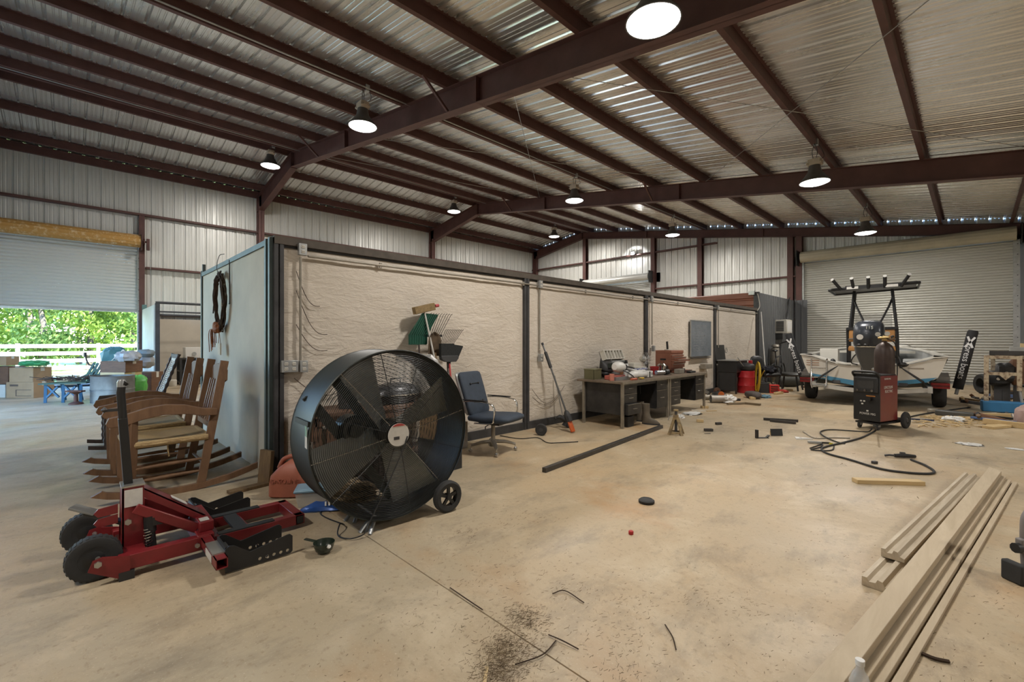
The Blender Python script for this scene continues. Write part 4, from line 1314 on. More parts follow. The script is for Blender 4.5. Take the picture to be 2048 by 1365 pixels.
def house_broom():
    c = at_x(905, 705, -4.60)
    bot = Vector((-4.30, 3.30, 0))
    t = thing('broom', 'upturned black angle broom with red handle', 'broom', tuple(bot))
    L = lambda p: tuple(Vector(p) - bot)
    j = Vector((c.x, c.y - .05, c.z - .12))
    MB().cyl((0, 0, 0), L(j), .012, n=8).build('handle', M('red_handle', (.5, .05, .05), .4), t, smooth=True)
    MB().cyl(L(j - Vector((0, .01, .08))), L(j + Vector((0, .01, .04))), .018, n=10).build('socket', MAT['blackplastic'], t, smooth=True)
    pl = [(-.12, .0), (.10, -.02), (.13, .02), (.20, .15), (.19, .16), (-.05, .19), (-.14, .19), (-.14, .03)]
    MB().prism([(a + j.y - bot.y, b + j.z - bot.z + .04) for a, b in pl], 'yz', j.x - bot.x - .025, j.x - bot.x + .025).build('bristles', M('black_bristle', (.02, .022, .022), .9, 0, .4, 40, .8, 150), t)
    MB().prism([(a + j.y - bot.y, b + j.z - bot.z + .03) for a, b in [(-.13, .0), (-.06, -.03), (.09, -.03), (.13, .015), (.12, .05), (-.14, .05)]], 'yz', j.x - bot.x - .03, j.x - bot.x + .03).build('block', M('dark_grey_plastic', (.05, .052, .055), .5), t, bevel=.005)
house_broom()

# ------------------------------------------------------------------ blue office chair
MAT['bluevinyl'] = M('navy_fabric', (.035, .05, .075), .7, 0, .25, 14, .25, 200)
def office_chair():
    t = thing('office_chair', 'old navy blue swivel office chair with chrome arms', 'office chair', (-4.20, 3.78, 0), R(16))
    # local +X is the front
    def cushion(rings):
        return MB().loft(rings)
    rg = []
    for k, (x, z0, z1, hw) in enumerate(((-.25, .40, .46, .20), (-.22, .385, .475, .235), (-.05, .38, .475, .255), (.12, .38, .485, .265), (.24, .385, .49, .255), (.31, .40, .475, .235), (.335, .42, .45, .20))):
        ring = []
        for j in range(20):
            a = 2 * PI * j / 20
            c, s = math.cos(a), math.sin(a)
            ring.append((x, hw * math.copysign(abs(c) ** .5, c), (z0 + z1) / 2 + (z1 - z0) / 2 * math.copysign(abs(s) ** .6, s)))
        rg.append(ring)
    MB().loft(rg).build('seat', MAT['bluevinyl'], t, smooth=True, ang=60)
    rg = []
    for (z, w, th) in ((.46, .20, .04), (.50, .225, .07), (.62, .23, .075), (.80, .235, .07), (.93, .235, .06), (.97, .225, .045), (.985, .19, .02)):
        x = -.20 - (z - .46) * .32
        ring = []
        for j in range(20):
            a = 2 * PI * j / 20
            c, s = math.cos(a), math.sin(a)
            ring.append((x + th / 2 * math.copysign(abs(s) ** .6, s), w * math.copysign(abs(c) ** .4, c), z))
        rg.append(ring)
    bk = MB().loft(rg).build('backrest', MAT['bluevinyl'], t, smooth=True, ang=60)
    for z in (.62, .84):
        for y in (-.09, .09):
            MB().blob((-.16 - (z - .46) * .32, y, z), (.012, .014, .014), 8, 6).build('button', MAT['black'], bk, smooth=True)
        MB().bar((-.162 - (z - .46) * .32, -.09, z), (-.162 - (z - .46) * .32, .09, z), .006, .008).build('tuft_seam', MAT['black'], bk)
    rg = [[(x - .035, y * 1.03, z) for x, y, z in r_] for r_ in rg]
    MB().loft([[(p[0] * 1 - .012, p[1], p[2]) for p in r_] for r_ in rg]).build('back_shell', MAT['galv'], t, smooth=True)
    for s in (-1, 1):
        y = s * .275
        MB().tube(smooth_path([(-.26, y, .64), (-.1, y, .65), (.10, y, .64), (.17, y, .61), (.19, y, .54), (.18, y, .45), (.14, y, .40), (-.1, y * .95, .385)], 4), .016, 8, sq=(.5, 1.2)).build('arm', MAT['chrome'], t, smooth=True)
        MB().bar((-.26, y, .662), (.09, y, .662), .03, .012).build('arm_pad', MAT['black'], t, bevel=.004)
    MB().bx(-.14, .16, -.12, .12, .35, .385).build('seat_plate', MAT['darksteel'], t, bevel=.004)
    MB().tube([(.02, -.12, .36), (.04, -.24, .35), (.04, -.24, .32)], .007, 6).build('tilt_lever', MAT['black'], t)
    MB().cyl((0, 0, .1), (0, 0, .36), .026, n=14).build('column', MAT['conduit'], t, smooth=True)
    MB().cyl((0, 0, .07), (0, 0, .15), .045, n=14).build('base_hub', MAT['conduit'], t, smooth=True)
    for k in range(4):
        a = R(40 + 90 * k)
        c, s = math.cos(a), math.sin(a)
        MB().tube([(0, 0, .13), (.15 * c, .15 * s, .12), (.28 * c, .28 * s, .085)], [.032, .028, .018], 8, sq=(.8, 1)).build('base_arm', MAT['conduit'], t, smooth=True)
        cs = MB().lathe([(0, -.02), (.018, -.018), (.026, 0), (.018, .018), (0, .02)], 14, (.285 * c, .285 * s, .026), 'x').cyl((.28 * c, .28 * s, .03), (.28 * c, .28 * s, .09), .007, n=8)
        cs.build('caster', MAT['chrome'], t, smooth=True)
office_chair()

# ------------------------------------------------------------------ wreath, tag and wire on the stall end wall
MAT['twig'] = M('vine_twig', (.06, .035, .02), .9, 0, .5, 30)
MAT['raffia'] = M('orange_raffia', (.30, .10, .03), .8, 0, .4, 20)
def wreath():
    c = at_y(441, 604, Y0P - .05)
    rx, rz = .235, .36
    t = thing('vine_wreath', 'oval vine wreath with orange raffia bow on the stall end wall', 'wreath', (c.x, Y0P - .06, c.z))
    rnd = random.Random(5)
    for k in range(26):
        a0 = rnd.random() * 2 * PI; ln_ = 1.6 + rnd.random() * 3.5
        pts = []
        o1, o2 = rnd.uniform(-.03, .03), rnd.uniform(-.03, .03)
        for i in range(16):
            a = a0 + ln_ * i / 15
            w = 1 + .03 * math.sin(a * 5 + k)
            pts.append(((rx + o1) * w * math.cos(a), -.0 + o2 * math.cos(a * 3 + k), (rz + o1) * w * math.sin(a)))
        MB().tube(pts, .008, 5).build('vine', MAT['twig'], t)
    MB().blob((0, -.03, -rz + .02), (.09, .05, .07), 10, 8, 3, .25).build('bow_knot', MAT['raffia'], t)
    for k in range(14):
        a = rnd.uniform(-1.2, .5)
        e = Vector((-.14 + rnd.uniform(-.14, .16), -.06 + rnd.uniform(-.03, .03), -rz - .08 - rnd.random() * .22))
        MB().tube(smooth_path([(0, -.03, -rz), (e.x * .9 - .04, e.y, -rz - .02), tuple(e)], 5), .005, 5).build('raffia_strand', MAT['raffia'], t)
    MB().tube(smooth_path([(.02, -.02, rz), (-.06, -.02, rz + .10), (-.02, 0, rz + .24), (.06, .04, rz + .26)], 5), .004, 6).build('hanger_wire', MAT['darksteel'], t)
    sg = MB().bx(.0, .13, -.02, -.008, -rz - .33, -rz - .18).build('wooden_plaque', MAT['osb'], t)
    MB().tube([(.01, -.014, -rz - .18), (.04, -.014, -rz - .02), (.12, -.014, -rz - .18)], .003, 5).build('plaque_cord', MAT['raffia'], t)
wreath()
c = at_y(459, 530, Y0P - .02)
tag(MB().tube([(c.x, Y0P - .02, 2.4), (c.x + .01, Y0P - .02, 1.85), (c.x - .02, Y0P - .02, 1.85)], .008, 6).build('wall_hook', MAT['darksteel']), 'thin dark hook rod beside the wreath on the stall wall', 'hook')

# ------------------------------------------------------------------ electrical runs on the partition
XW = XP + .012
def outlet(y, z, label, gangs=1, parent=None):
    t = thing('outlet_box', label, 'outlet', (XW, y, z), 0, 'surface outlet boxes on the partition')
    w = .04 * gangs
    MB().bx(0, .05, -w, w, -.06, .06).build('box', MAT['galv'], t, bevel=.004)
    for g in range(gangs):
        yy = (g - (gangs - 1) / 2) * .075
        for s in (-1, 1):
            rc = MB().bx(.05, .056, yy - .018, yy + .018, s * .026 - .016, s * .026 + .016).build('receptacle', MAT['offwhite'], t, bevel=.004)
            MB().bx(.0562, .057, yy - .008, yy - .005, s * .026 - .006, s * .026 + .006).bx(.0562, .057, yy + .005, yy + .008, s * .026 - .006, s * .026 + .006).build('slot', MAT['black'], rc)
    return t
def wy(px): return at_x(px, 600, XW).y
y1 = wy(603)
zt = at_x(620, 514, XW).z
outlet(y1, at_x(609, 501, XW).z, 'grey outlet box at top of the conduit by the corner post')
outlet(wy(605), at_x(605, 733, XW).z, 'single outlet box at the foot of the first conduit')
outlet(wy(577), at_x(577, 733, XW).z, 'double outlet box beside the corner post', 2)
HZ = HP - .155
tag(MB().tube([(XW + .015, y1 + .06, HZ), (XW + .015, Y1P - .1, HZ)], .013, 8).build('conduit', MAT['conduit'], smooth=True), 'long horizontal conduit running just below the partition top rail', 'conduit')
drops = [(600, 1.18, 'vertical conduit dropping beside the corner post'), (1078, 1.25, 'vertical conduit dropping beside the second post'), (1303, 1.3, 'vertical conduit dropping beside the third post'), (1436, 1.2, 'vertical conduit dropping beside the fourth post')]
for px, zb, lb in drops:
    y = wy(px)
    tag(MB().tube([(XW + .012, y, HZ - .02), (XW + .012, y, zb)], .013, 8).build('conduit', MAT['conduit'], smooth=True), lb, 'conduit')
outlet(wy(1078), HZ + .02, 'outlet box at the top of the second post conduit')
outlet(wy(1079), at_x(1079, 716, XW).z, 'weathered outlet box above the leaning brush cutter')
outlet(wy(1301), HZ + .02, 'outlet box at the top of the third post conduit')
outlet(wy(1305), 1.22, 'outlet box above the desk fan')
outlet(wy(1434), HZ + .02, 'outlet box at the top of the fourth post conduit')
for k, yc_ in enumerate((2.6, 5.0, 6.6, 8.2, 10.2, 13.5)):
    tag(MB().bx(XW, XW + .02, yc_ - .015, yc_ + .015, HZ - .03, HZ + .03).build('conduit_strap', MAT['conduit']), ('conduit strap on the first wall bay', 'conduit strap left of the second post', 'conduit strap right of the second post', 'conduit strap left of the third post', 'conduit strap over the chalkboard bay', 'conduit strap on the last wall bay')[k], 'strap')
rnd = random.Random(11)
for k, (ya, za, yb, zb, sag) in enumerate(((1.66, 2.1, 1.9, 1.75, .12), (1.66, 1.9, 1.98, 1.45, .15), (1.66, 1.55, 1.98, 1.28, .1), (1.64, 1.0, 2.2, .85, .12), (5.2, .62, 5.9, .55, .22), (5.2, .5, 6.0, .62, .22))):
    lb = ('thin wire drooping across the foam beside the corner post, highest', 'thin wire drooping beside the corner post, second from top', 'thin wire drooping just above the double outlet', 'thin wire drooping below the double outlet', 'thin wire drooping low behind the brush cutter, upper', 'thin wire drooping low behind the brush cutter, lower')[k]
    pts = [(XW + .006, ya + (yb - ya) * i / 10, za + (zb - za) * i / 10 - sag * math.sin(PI * i / 10)) for i in range(11)]
    tag(MB().tube(pts, .0035, 5).build('loose_wire', MAT['twig']), lb, 'wire')

# ------------------------------------------------------------------ trimmer, brush cutter, roller, cord
def pole_saw():
    base = Vector((-4.20, 5.40, 0)); top = at_x(1085, 688, -4.80)
    t = thing('pole_cutter', 'long grey pole tool with orange guard leaning on the wall', 'pole cutter', tuple(base))
    d = (top - base); L = lambda k: tuple(d * k)
    MB().cyl(L(.18), L(1.0), .014, n=10).build('shaft', M('grey_shaft', (.13, .13, .13), .35, .6), t, smooth=True)
    MB().cyl(L(.72), L(.9), .026, n=12).build('grip', MAT['blackplastic'], t, smooth=True)
    MB().cyl(L(.985), L(1.01), .02, n=10).build('end_cap', MAT['blackplastic'], t, smooth=True)
    u = d.normalized()
    MB().tube([L(.12), L(.17), L(.22), L(.24)], [.05, .055, .04, .02], 8).build('gear_head', MAT['blackplastic'], t, smooth=True)
    MB().bar(L(.01), L(.15), .085, .03, (1, 0, 0)).build('guard', M('orange_guard', (.52, .10, .02), .5, 0, .2), t, bevel=.008)
pole_saw()
def brush_cutter():
    base = Vector((-4.55, 5.62, .03)); top = at_x(1109, 752, -4.84)
    t = thing('string_trimmer', 'thin chrome string trimmer leaning behind the orange-guarded pole', 'string trimmer', tuple(base))
    d = top - base
    MB().cyl((0, 0, 0), tuple(d), .011, n=8).build('shaft', MAT['chrome'], t, smooth=True)
    MB().tube([(0, 0, .0), (.02, .03, .09), (-.04, -.08, .15), (-.06, -.17, .13)], [.05, .055, .035, .012], 10).build('deflector', MAT['blackplastic'], t, smooth=True)
    MB().lathe([(.0, 0), (.06, 0), (.065, .03), (.05, .05), (0, .05)], 16, (.05, .06, -.015)).build('line_head', MAT['blackplastic'], t, smooth=True)
brush_cutter()
def roller():
    p = Vector((-4.42, 4.92, 0))
    t = thing('caster_wheel', 'black wheel on an axle stub at the foot of the second post', 'wheel', tuple(p), R(35))
    MB().lathe([(.02, -.03), (.075, -.03), (.085, -.02), (.085, .02), (.075, .03), (.02, .03)], 24, (0, 0, .085), 'y').build('tyre', MAT['rubber'], t, smooth=True)
    MB().lathe([(0, -.034), (.03, -.034), (.03, .034), (0, .034)], 16, (0, 0, .085), 'y').build('hub', MAT['darksteel'], t, smooth=True)
    MB().cyl((0, 0, .085), (-.02, .3, .06), .03, n=12).build('axle', MAT['blackplastic'], t, smooth=True)
roller()
pts = [gp(1000, 872, .006), gp(1040, 878, .006), gp(1075, 876, .006), gp(1095, 886, .006), gp(1120, 886, .006), gp(1156, 884, .006)]
tag(MB().tube(smooth_path(pts, 6), .006, 6).build('black_extension_lead', MAT['black'], smooth=True), 'short black cord on the floor below the second post', 'cord')
# ------------------------------------------------------------------ two steel desks
MAT['desk'] = M('worn_desk_paint', (.030, .029, .029), .38, .35, .4, 4, col2=(.065, .06, .055))
MAT['desktop'] = M('worn_desktop', (.20, .15, .105), .6, 0, .4, 5)
MAT['deskleg'] = M('dull_trim', (.33, .29, .23), .45, .5, .3, 9)
def desk(y0, label, left_drawers, right_drawers, open_drawer=None):
    """front faces +X; y0..y0+1.54"""
    t = thing('steel_desk', label, 'desk', (-4.25, y0 + .77, 0), 0, 'old steel desks along the partition')
    yl, yr = -.77, .77
    MB().bx(-.47, .42, yl - .03, yr, .70, .735).build('desktop', MAT['desktop'], t, bevel=.004)
    MB().bx(.42, .428, yl - .03, yr, .698, .737).build('edge_trim', MAT['deskleg'], t)
    for x in (-.36, .385):
        for y in (yl + .02, yr - .02):
            MB().bx(x - .02, x + .02, y - .02, y + .02, 0, .70).build('leg', MAT['deskleg'], t)
    def pedestal(a, b, ds):
        p = MB().bx(-.36, .375, a, b, .20, .70).build('pedestal', MAT['desk'], t)
        z = .685
        for k, hgt in enumerate(ds):
            out = .07 if (open_drawer == (a, k)) else .0
            dr = MB().bx(.376, .392 + out, a + .012, b - .012, z - hgt + .008, z).build('drawer', MAT['desk'], t, bevel=.004)
            MB().bx(.392 + out, .396 + out, a + .012, b - .012, z - .006, z).build('drawer_edge', MAT['deskleg'], dr)
            m_ = (a + b) / 2
            MB().tube([(.392 + out, m_ - .05, z - hgt * .42), (.41 + out, m_ - .045, z - hgt * .42), (.41 + out, m_ + .045, z - hgt * .42), (.392 + out, m_ + .05, z - hgt * .42)], .006, 6).build('handle', MAT['chrome'], dr)
            z -= hgt
    pedestal(yl + .05, yl + .46, left_drawers)
    pedestal(yr - .44, yr - .05, right_drawers)
    MB().bx(-.34, -.32, yl + .46, yr - .44, .15, .70).build('modesty_panel', MAT['desk'], t)
    MB().bx(.3, .376, yl + .46, yr - .44, .645, .69).build('centre_drawer', MAT['desk'], t)
    return t
desk(6.19, 'nearer steel desk piled with white motors and tools', (.155, .155, .175), (.17, .31), (-.72, 2))
desk(7.76, 'farther steel desk with the reddish tool chest on it', (.155, .155, .175), (.17, .31))
DT = .737

def on_desk(px, py, x):
    """point on the desk plane near a pixel column"""
    p = at_x(px, py, x)
    return p.y
def boot(loc, rz, label):
    t = thing('rubber_boot', label, 'boot', loc, rz, 'rubber boots under the desk')
    rg = []
    for z, cx, lx, ly in ((0, .05, .14, .048), (.03, .05, .145, .05), (.07, .03, .12, .048), (.11, -.02, .075, .046), (.18, -.03, .06, .05), (.30, -.035, .065, .058), (.34, -.035, .066, .06)):
        rg.append([(cx + lx * math.cos(2 * PI * j / 16), ly * math.sin(2 * PI * j / 16), z) for j in range(16)])
    MB().loft(rg).build('upper', M_boot, t, smooth=True)
    MB().loft([[(.05 + .148 * math.cos(2 * PI * j / 16), .052 * math.sin(2 * PI * j / 16), z) for j in range(16)] for z in (0, .022)]).build('sole', MAT['rubber'], t)
M_boot = M('muddy_boot', (.13, .105, .075), .7, 0, .4, 8)
boot((-3.78, 6.85, 0), R(15), 'muddy rubber boot in front of the nearer desk pedestal')
boot((-3.98, 7.02, 0), R(25), 'second muddy boot further under the nearer desk')
tag(MB().bx(-.07, .07, -.09, .09, 0, .17).build('battery', MAT['blackplastic'], bevel=.01, loc=(-3.92, 6.44, 0)), 'black battery on the floor under the three-drawer pedestal', 'battery')

# things on the nearer desk, left to right
def desk_things():
    z = DT
    # green-brown square container
    t = thing('plastic_bin', 'olive square bin at the left end of the nearer desk', 'bin', (-4.52, 6.34, z))
    MB().bx(-.09, .09, -.1, .1, 0, .006).bx(-.1, -.095, -.11, .11, 0, .16).bx(.095, .1, -.11, .11, 0, .16).bx(-.1, .1, -.11, -.105, 0, .16).bx(-.1, .1, .105, .11, 0, .16).build('body', M('olive_plastic', (.13, .12, .06), .5), t)
    MB().bx(-.105, .105, -.115, .115, .16, .175).build('rim', M('olive_rim', (.2, .19, .11), .5), t)
    # welding hood
    t = thing('welding_helmet', 'black welding helmet tipped back on the nearer desk', 'welding helmet', (-4.46, 6.66, z + .02), R(-20))
    rg = []
    for k in range(9):
        a = R(-10 + 100 * k / 8)
        w = .13 * (1 - .2 * (k / 8))
        rg.append([(.14 * math.cos(a) * math.cos(R(b)) - .02, w * math.sin(R(b)), .16 + .20 * math.sin(a) * .8 - .05 * math.cos(R(b))) for b in range(-95, 96, 19)])
    o = MB().loft(rg, caps=False, closed=False).build('shell', MAT['blackplastic'], t, smooth=True, ang=70)
    o.modifiers.new('thick', 'SOLIDIFY').thickness = .006
    MB().box((.11, 0, .20), (.012, .11, .09), (0, R(-20), 0)).build('lens', M('lens_glass', (.03, .035, .03), .1), t, bevel=.004)
    MB().tube([(-.02 + .1 * math.cos(R(a)), .1 * math.sin(R(a)), .12) for a in range(0, 360, 20)], .01, 6, closed=True).build('headband', MAT['black'], t, smooth=True)
    MB().blob((0, 0, .06), (.12, .13, .07), 14, 8, 2).build('bib', MAT['black'], t, smooth=True)
    # parts organiser on a tin
    t = thing('parts_organizer', 'tilted grey organizer tray with six open pockets on the desk', 'organizer', (-4.60, 7.05, z + .30), R(0))
    tl = R(-22)
    MB().box((-.05, 0, .07), (.02, .58, .18), (0, tl, 0)).build('back', MAT['darksteel'], t)
    for k in range(7):
        yy = -.285 + .095 * k
        MB().box((0, yy, .085), (.10, .016 if k != 3 else .03, .16), (0, tl, 0)).build('divider', MAT['offwhite'], t)
    for s_ in (-1, 1):
        MB().box((0 - s_ * .03, 0, .085 + s_ * .075), (.10, .60, .014), (0, tl, 0)).build('side', MAT['offwhite'], t)
    tag(MB().bx(-.1, .06, -.28, .3, 0, .29).build('tin_case', M('grey_tin', (.30, .31, .31), .4, .5, .3), bevel=.01, loc=(-4.58, 7.05, z)), 'grey tin case under the pocket organizer', 'case')
    # white trolling motor heads
    MW = M('white_plastic', (.70, .69, .66), .35, 0, .1)
    t = thing('trolling_motor', 'white motor head with black clamp, upper one on the desk', 'motor', (-4.18, 6.62, z + .11), R(8))
    MB().tube(smooth_path([(0, -.19, .10), (0, -.12, .10), (0, .0, .095), (0, .12, .085), (0, .18, .08)], 3), [.02 + .075 * math.sin(PI * min(1, .12 + k / 14)) for k in range(13)], 16).build('housing', MW, t, smooth=True)
    MB().bx(-.05, .055, .10, .2, .03, .13).build('clamp', MAT['black'], t, bevel=.01)
    MB().tube([(0, .18, .08), (0, .5, .02), (.0, .72, .0)], .02, 10).build('shaft', MW, t, smooth=True)
    MB().tube([(.03, .15, .1), (.05, .40, .07), (.04, .52, .05)], .014, 8).build('tiller', MAT['black'], t, smooth=True)
    for yy in (-.02, .17):
        MB().tube(smooth_path([(.06, yy, .05), (.20, yy + .02, -.02), (.27, yy + .02, -.10), (.272, yy + .06, -.36)], 4), .009, 6, sq=(1, .3)).build('strap', MAT['black'], t)
    t = thing('trolling_motor', 'white motor head with logo strip along the desk front', 'motor', (-4.02, 6.95, z), R(4))
    MB().tube(smooth_path([(0, -.30, .07), (0, -.15, .07), (0, .05, .06), (0, .3, .055)], 3), [.03, .06, .07, .072, .072, .068, .06, .055, .05, .048], 14).build('housing', MW, t, smooth=True)
    MB().bx(-.06, .065, .28, .46, .0, .115).build('control_box', MW, t, bevel=.015)
    MB().bx(.062, .068, .30, .34, .005, .11).build('black_band', MAT['black'], t)
    MB().bx(.0655, .067, .37, .405, .055, .067).build('printed_mark', MAT['darksteel'], t)
    MB().bx(.0655, .067, .42, .435, .04, .085).build('printed_mark', MAT['darksteel'], t)
    MB().bx(-.07, .02, -.1, .2, .0, .05).build('cradle', MAT['black'], t)
    t = thing('trolling_motor_tube', 'white tube with black end lying across the desk', 'tube', (-4.25, 7.45, z + .06), R(-6))
    MB().cyl((0, -.34, .0), (0, .1, .0), .058, n=18).build('tube', MW, t, smooth=True)
    MB().cyl((0, .1, 0), (0, .17, 0), .062, n=18).build('end_ring', MAT['black'], t, smooth=True)
    MB().lathe([(0, .13), (.03, .12), (.05, .06), (.055, 0)], 14, (0, .14, 0), 'y').build('nose', MAT['chrome'], t, smooth=True)
    # red and orange tools in front
    OR = M('orange_plastic', (.55, .13, .06), .5)
    t = thing('drill_case', 'low red-orange tool case under the white motors', 'case', (-4.22, 6.48, z), R(5))
    MB().bx(-.09, .09, -.12, .28, 0, .07).build('body', M('coral_plastic', (.45, .11, .08), .5), t, bevel=.008)
    MB().bx(.09, .1, .0, .1, .02, .05).build('latch', OR, t)
    t = thing('tape_roll', 'coral tape roll standing at the left end of the desk', 'tape', (-4.10, 6.27, z))
    MB().lathe([(.02, 0), (.04, 0), (.04, .11), (.02, .11), (.02, 0)], 16).build('roll', M('coral_tape', (.55, .20, .14), .5), t, smooth=True)
    MB().bx(.0, .05, .05, .4, .0, .05).build('core_tool', MAT['galv'], t)
    for k, (yy, ln_, mm, lb) in enumerate(((6.70, .28, OR, 'orange screwdriver bundle at the desk front'), (6.92, .22, M('yellow_plastic', (.6, .38, .03), .5), 'yellow hand tool at the desk front edge'))):
        t = thing('hand_tool', lb, 'tool', (-3.90, yy, z + .015), R(80))
        MB().cyl((-ln_ / 2, 0, 0), (0, 0, 0), .018, n=10).build('handle', mm, t, smooth=True)
        MB().cyl((0, 0, 0), (ln_ / 2, .02, 0), .006, n=6).build('blade', MAT['chrome'], t)
    # bottles behind
    for k, (x, yy, h, r, mm, cp, lb) in enumerate(((-4.50, 7.35, .26, .045, MAT['white'], MAT['black'], 'white spray bottle with black trigger on the desk'), (-4.52, 7.22, .24, .04, M('brown_bottle', (.28, .12, .05), .4), MAT['redcan'], 'brown bottle beside the white spray bottle'), (-4.6, 7.5, .28, .05, M('grey_can', (.2, .2, .2), .4, .5), MAT['black'], 'dark grey can behind the spray bottle'))):
        spray_can(x, yy, z, r, h, mm, cp, lb, 'bottle')
    t = thing('carton', 'blue and white carton behind the white tube', 'box', (-4.48, 7.78, z))
    MB().bx(-.08, .08, -.16, .18, 0, .13).build('body', M('blue_white_print', (.10, .14, .40), .6, 0, .1, 26, col2=(.6, .6, .62), lo=.45, hi=.55), t)
    MB().bx(-.07, .07, -.14, .16, .13, .15).build('lid', MAT['offwhite'], t)
    tag(MB().bx(-.1, .1, -.14, .14, 0, .22).build('cream_box', MAT['offwhite'], bevel=.005, loc=(-4.62, 7.80, z)), 'cream box against the wall behind the blue carton', 'box')
    bucket(-4.32, 8.08, z, .085, .15, MAT['redcan'], 'small red bucket on the desk', 'pail')
    # small desk fan
    t = thing('desk_fan', 'small white desk fan with wire cage above the red bucket', 'fan', (-4.62, 8.22, z), R(-15))
    MB().lathe([(.0, 0), (.09, 0), (.09, .02), (.02, .04), (.018, .2)], 16).build('stand', MAT['offwhite'], t, smooth=True)
    MB().blob((-.03, 0, .28), (.08, .06, .07), 12, 8).build('motor', MAT['offwhite'], t, smooth=True)
    for k in range(10):
        a = PI * k / 10
        MB().tube([(.05 + .05 * math.cos(2 * PI * i / 20), .14 * math.sin(2 * PI * i / 20) * math.cos(a), .28 + .14 * math.sin(2 * PI * i / 20) * math.sin(a)) for i in range(20)], .0022, 4, closed=True).build('cage_wire', MAT['chrome'], t)
    for k in range(3):
        a = 2 * PI * k / 3
        MB().prism([(.0, .28), (.11 * math.cos(a), .28 + .11 * math.sin(a)), (.11 * math.cos(a + .9), .28 + .11 * math.sin(a + .9))], 'yz', .05, .053).build('blade', M_clear, t)
M_clear = clear('clear_blade', (.6, .62, .62), .2, .5)
desk_things()
def desk2_things():
    z = DT
    t = thing('angle_grinder', 'chrome and black grinder on the farther desk', 'grinder', (-4.12, 8.02, z), R(70))
    MB().cyl((-.16, 0, .05), (.06, 0, .05), .042, n=14).build('body', MAT['chrome'], t, smooth=True)
    MB().cyl((.05, 0, .05), (.13, 0, .06), .055, n=14).build('head', MAT['black'], t, smooth=True)
    MB().lathe([(0, 0), (.075, 0), (.075, .006), (0, .006)], 20, (.12, 0, .015)).build('disc', MAT['darksteel'], t)
    t = thing('camping_lantern', 'silver lantern drum beside the grinder on the desk', 'lantern', (-4.28, 8.30, z), 0)
    MB().lathe([(0, 0), (.08, 0), (.085, .03), (.07, .12), (.085, .17), (.06, .2), (0, .2)], 18).build('drum', MAT['chrome'], t, smooth=True)
    MB().tube([(0, .08 * math.cos(R(a)), .17 + .1 * math.sin(R(a))) for a in range(0, 181, 20)], .004, 6).build('bail', MAT['black'], t)
    t = thing('black_camera_bag', 'small black bag in front of the reddish tool chest', 'bag', (-4.40, 8.55, z), R(10))
    MB().bx(-.09, .09, -.12, .12, 0, .15).build('body', MAT['black'], t, bevel=.03)
    MB().tube([(0, -.1, .14), (0, -.05, .19), (0, .05, .19), (0, .1, .14)], .008, 6).build('strap', MAT['black'], t)
    t = thing('meter_box', 'grey meter box lying in front of the tool chest', 'box', (-4.12, 8.72, z), R(8))
    MB().bx(-.06, .06, -.15, .13, 0, .085).build('body', MAT['conduit'], t, bevel=.006)
    MB().bx(-.062, .062, .13, .16, 0, .09).build('end_cap', MAT['black'], t)
    tag(MB().bx(-.05, .05, -.12, .12, 0, .035).build('pliers_tray', MAT['black'], bevel=.01, loc=(-4.02, 9.02, z)), 'small black tray near the far corner of the desk', 'tray')
    # tool chest
    TC = M('brick_red_tool_chest', (.30, .12, .075), .5, .1, .25, 4)
    t = thing('tool_chest', 'brick red metal tool chest with open drawers on the desk', 'tool chest', (-4.45, 8.98, z + .05), 0)
    MB().bx(-.17, .17, -.30, .24, 0, .34).build('body', TC, t, bevel=.006)
    MB().bx(-.17, .18, -.30, .25, .34, .40).build('lid', TC, t, bevel=.008)
    MB().bx(-.06, .06, -.306, -.30, .20, .235).build('side_handle', MAT['black'], t)
    zz = .31
    for k, (o_, hh) in enumerate(((.01, .045), (.06, .045), (.14, .045), (.05, .05), (.03, .08))):
        dr = MB().bx(.17, .18 + o_, -.29, .23, zz - hh + .006, zz).build('drawer', TC, t)
        MB().bx(.18 + o_, .186 + o_, -.29, .23, zz - .010, zz).build('drawer_pull', MAT['chrome'], dr)
        zz -= hh
    t = thing('tool_tray', 'flat brick red lower tray under the tool chest', 'tray', (-4.40, 9.02, z), 0)
    MB().bx(-.22, .28, -.28, .28, 0, .045).build('body', TC, t, bevel=.004)
    MB().bx(.28, .284, -.27, .27, .03, .045).build('lip', MAT['chrome'], t)
    tag(MB().bx(-.05, .05, -.1, .1, 0, .02).build('rag', MAT['offwhite'], bevel=.008, loc=(-4.45, 8.92, z + .45)), 'folded pale rag on top of the tool chest', 'rag')
    tag(MB().box((0, 0, .08), (.03, .05, .17), (R(8), 0, 0)).build('file_handle', MAT['black'], bevel=.008, loc=(-4.50, 8.96, z + .47)), 'black handle standing up on top of the tool chest', 'tool')
desk2_things()

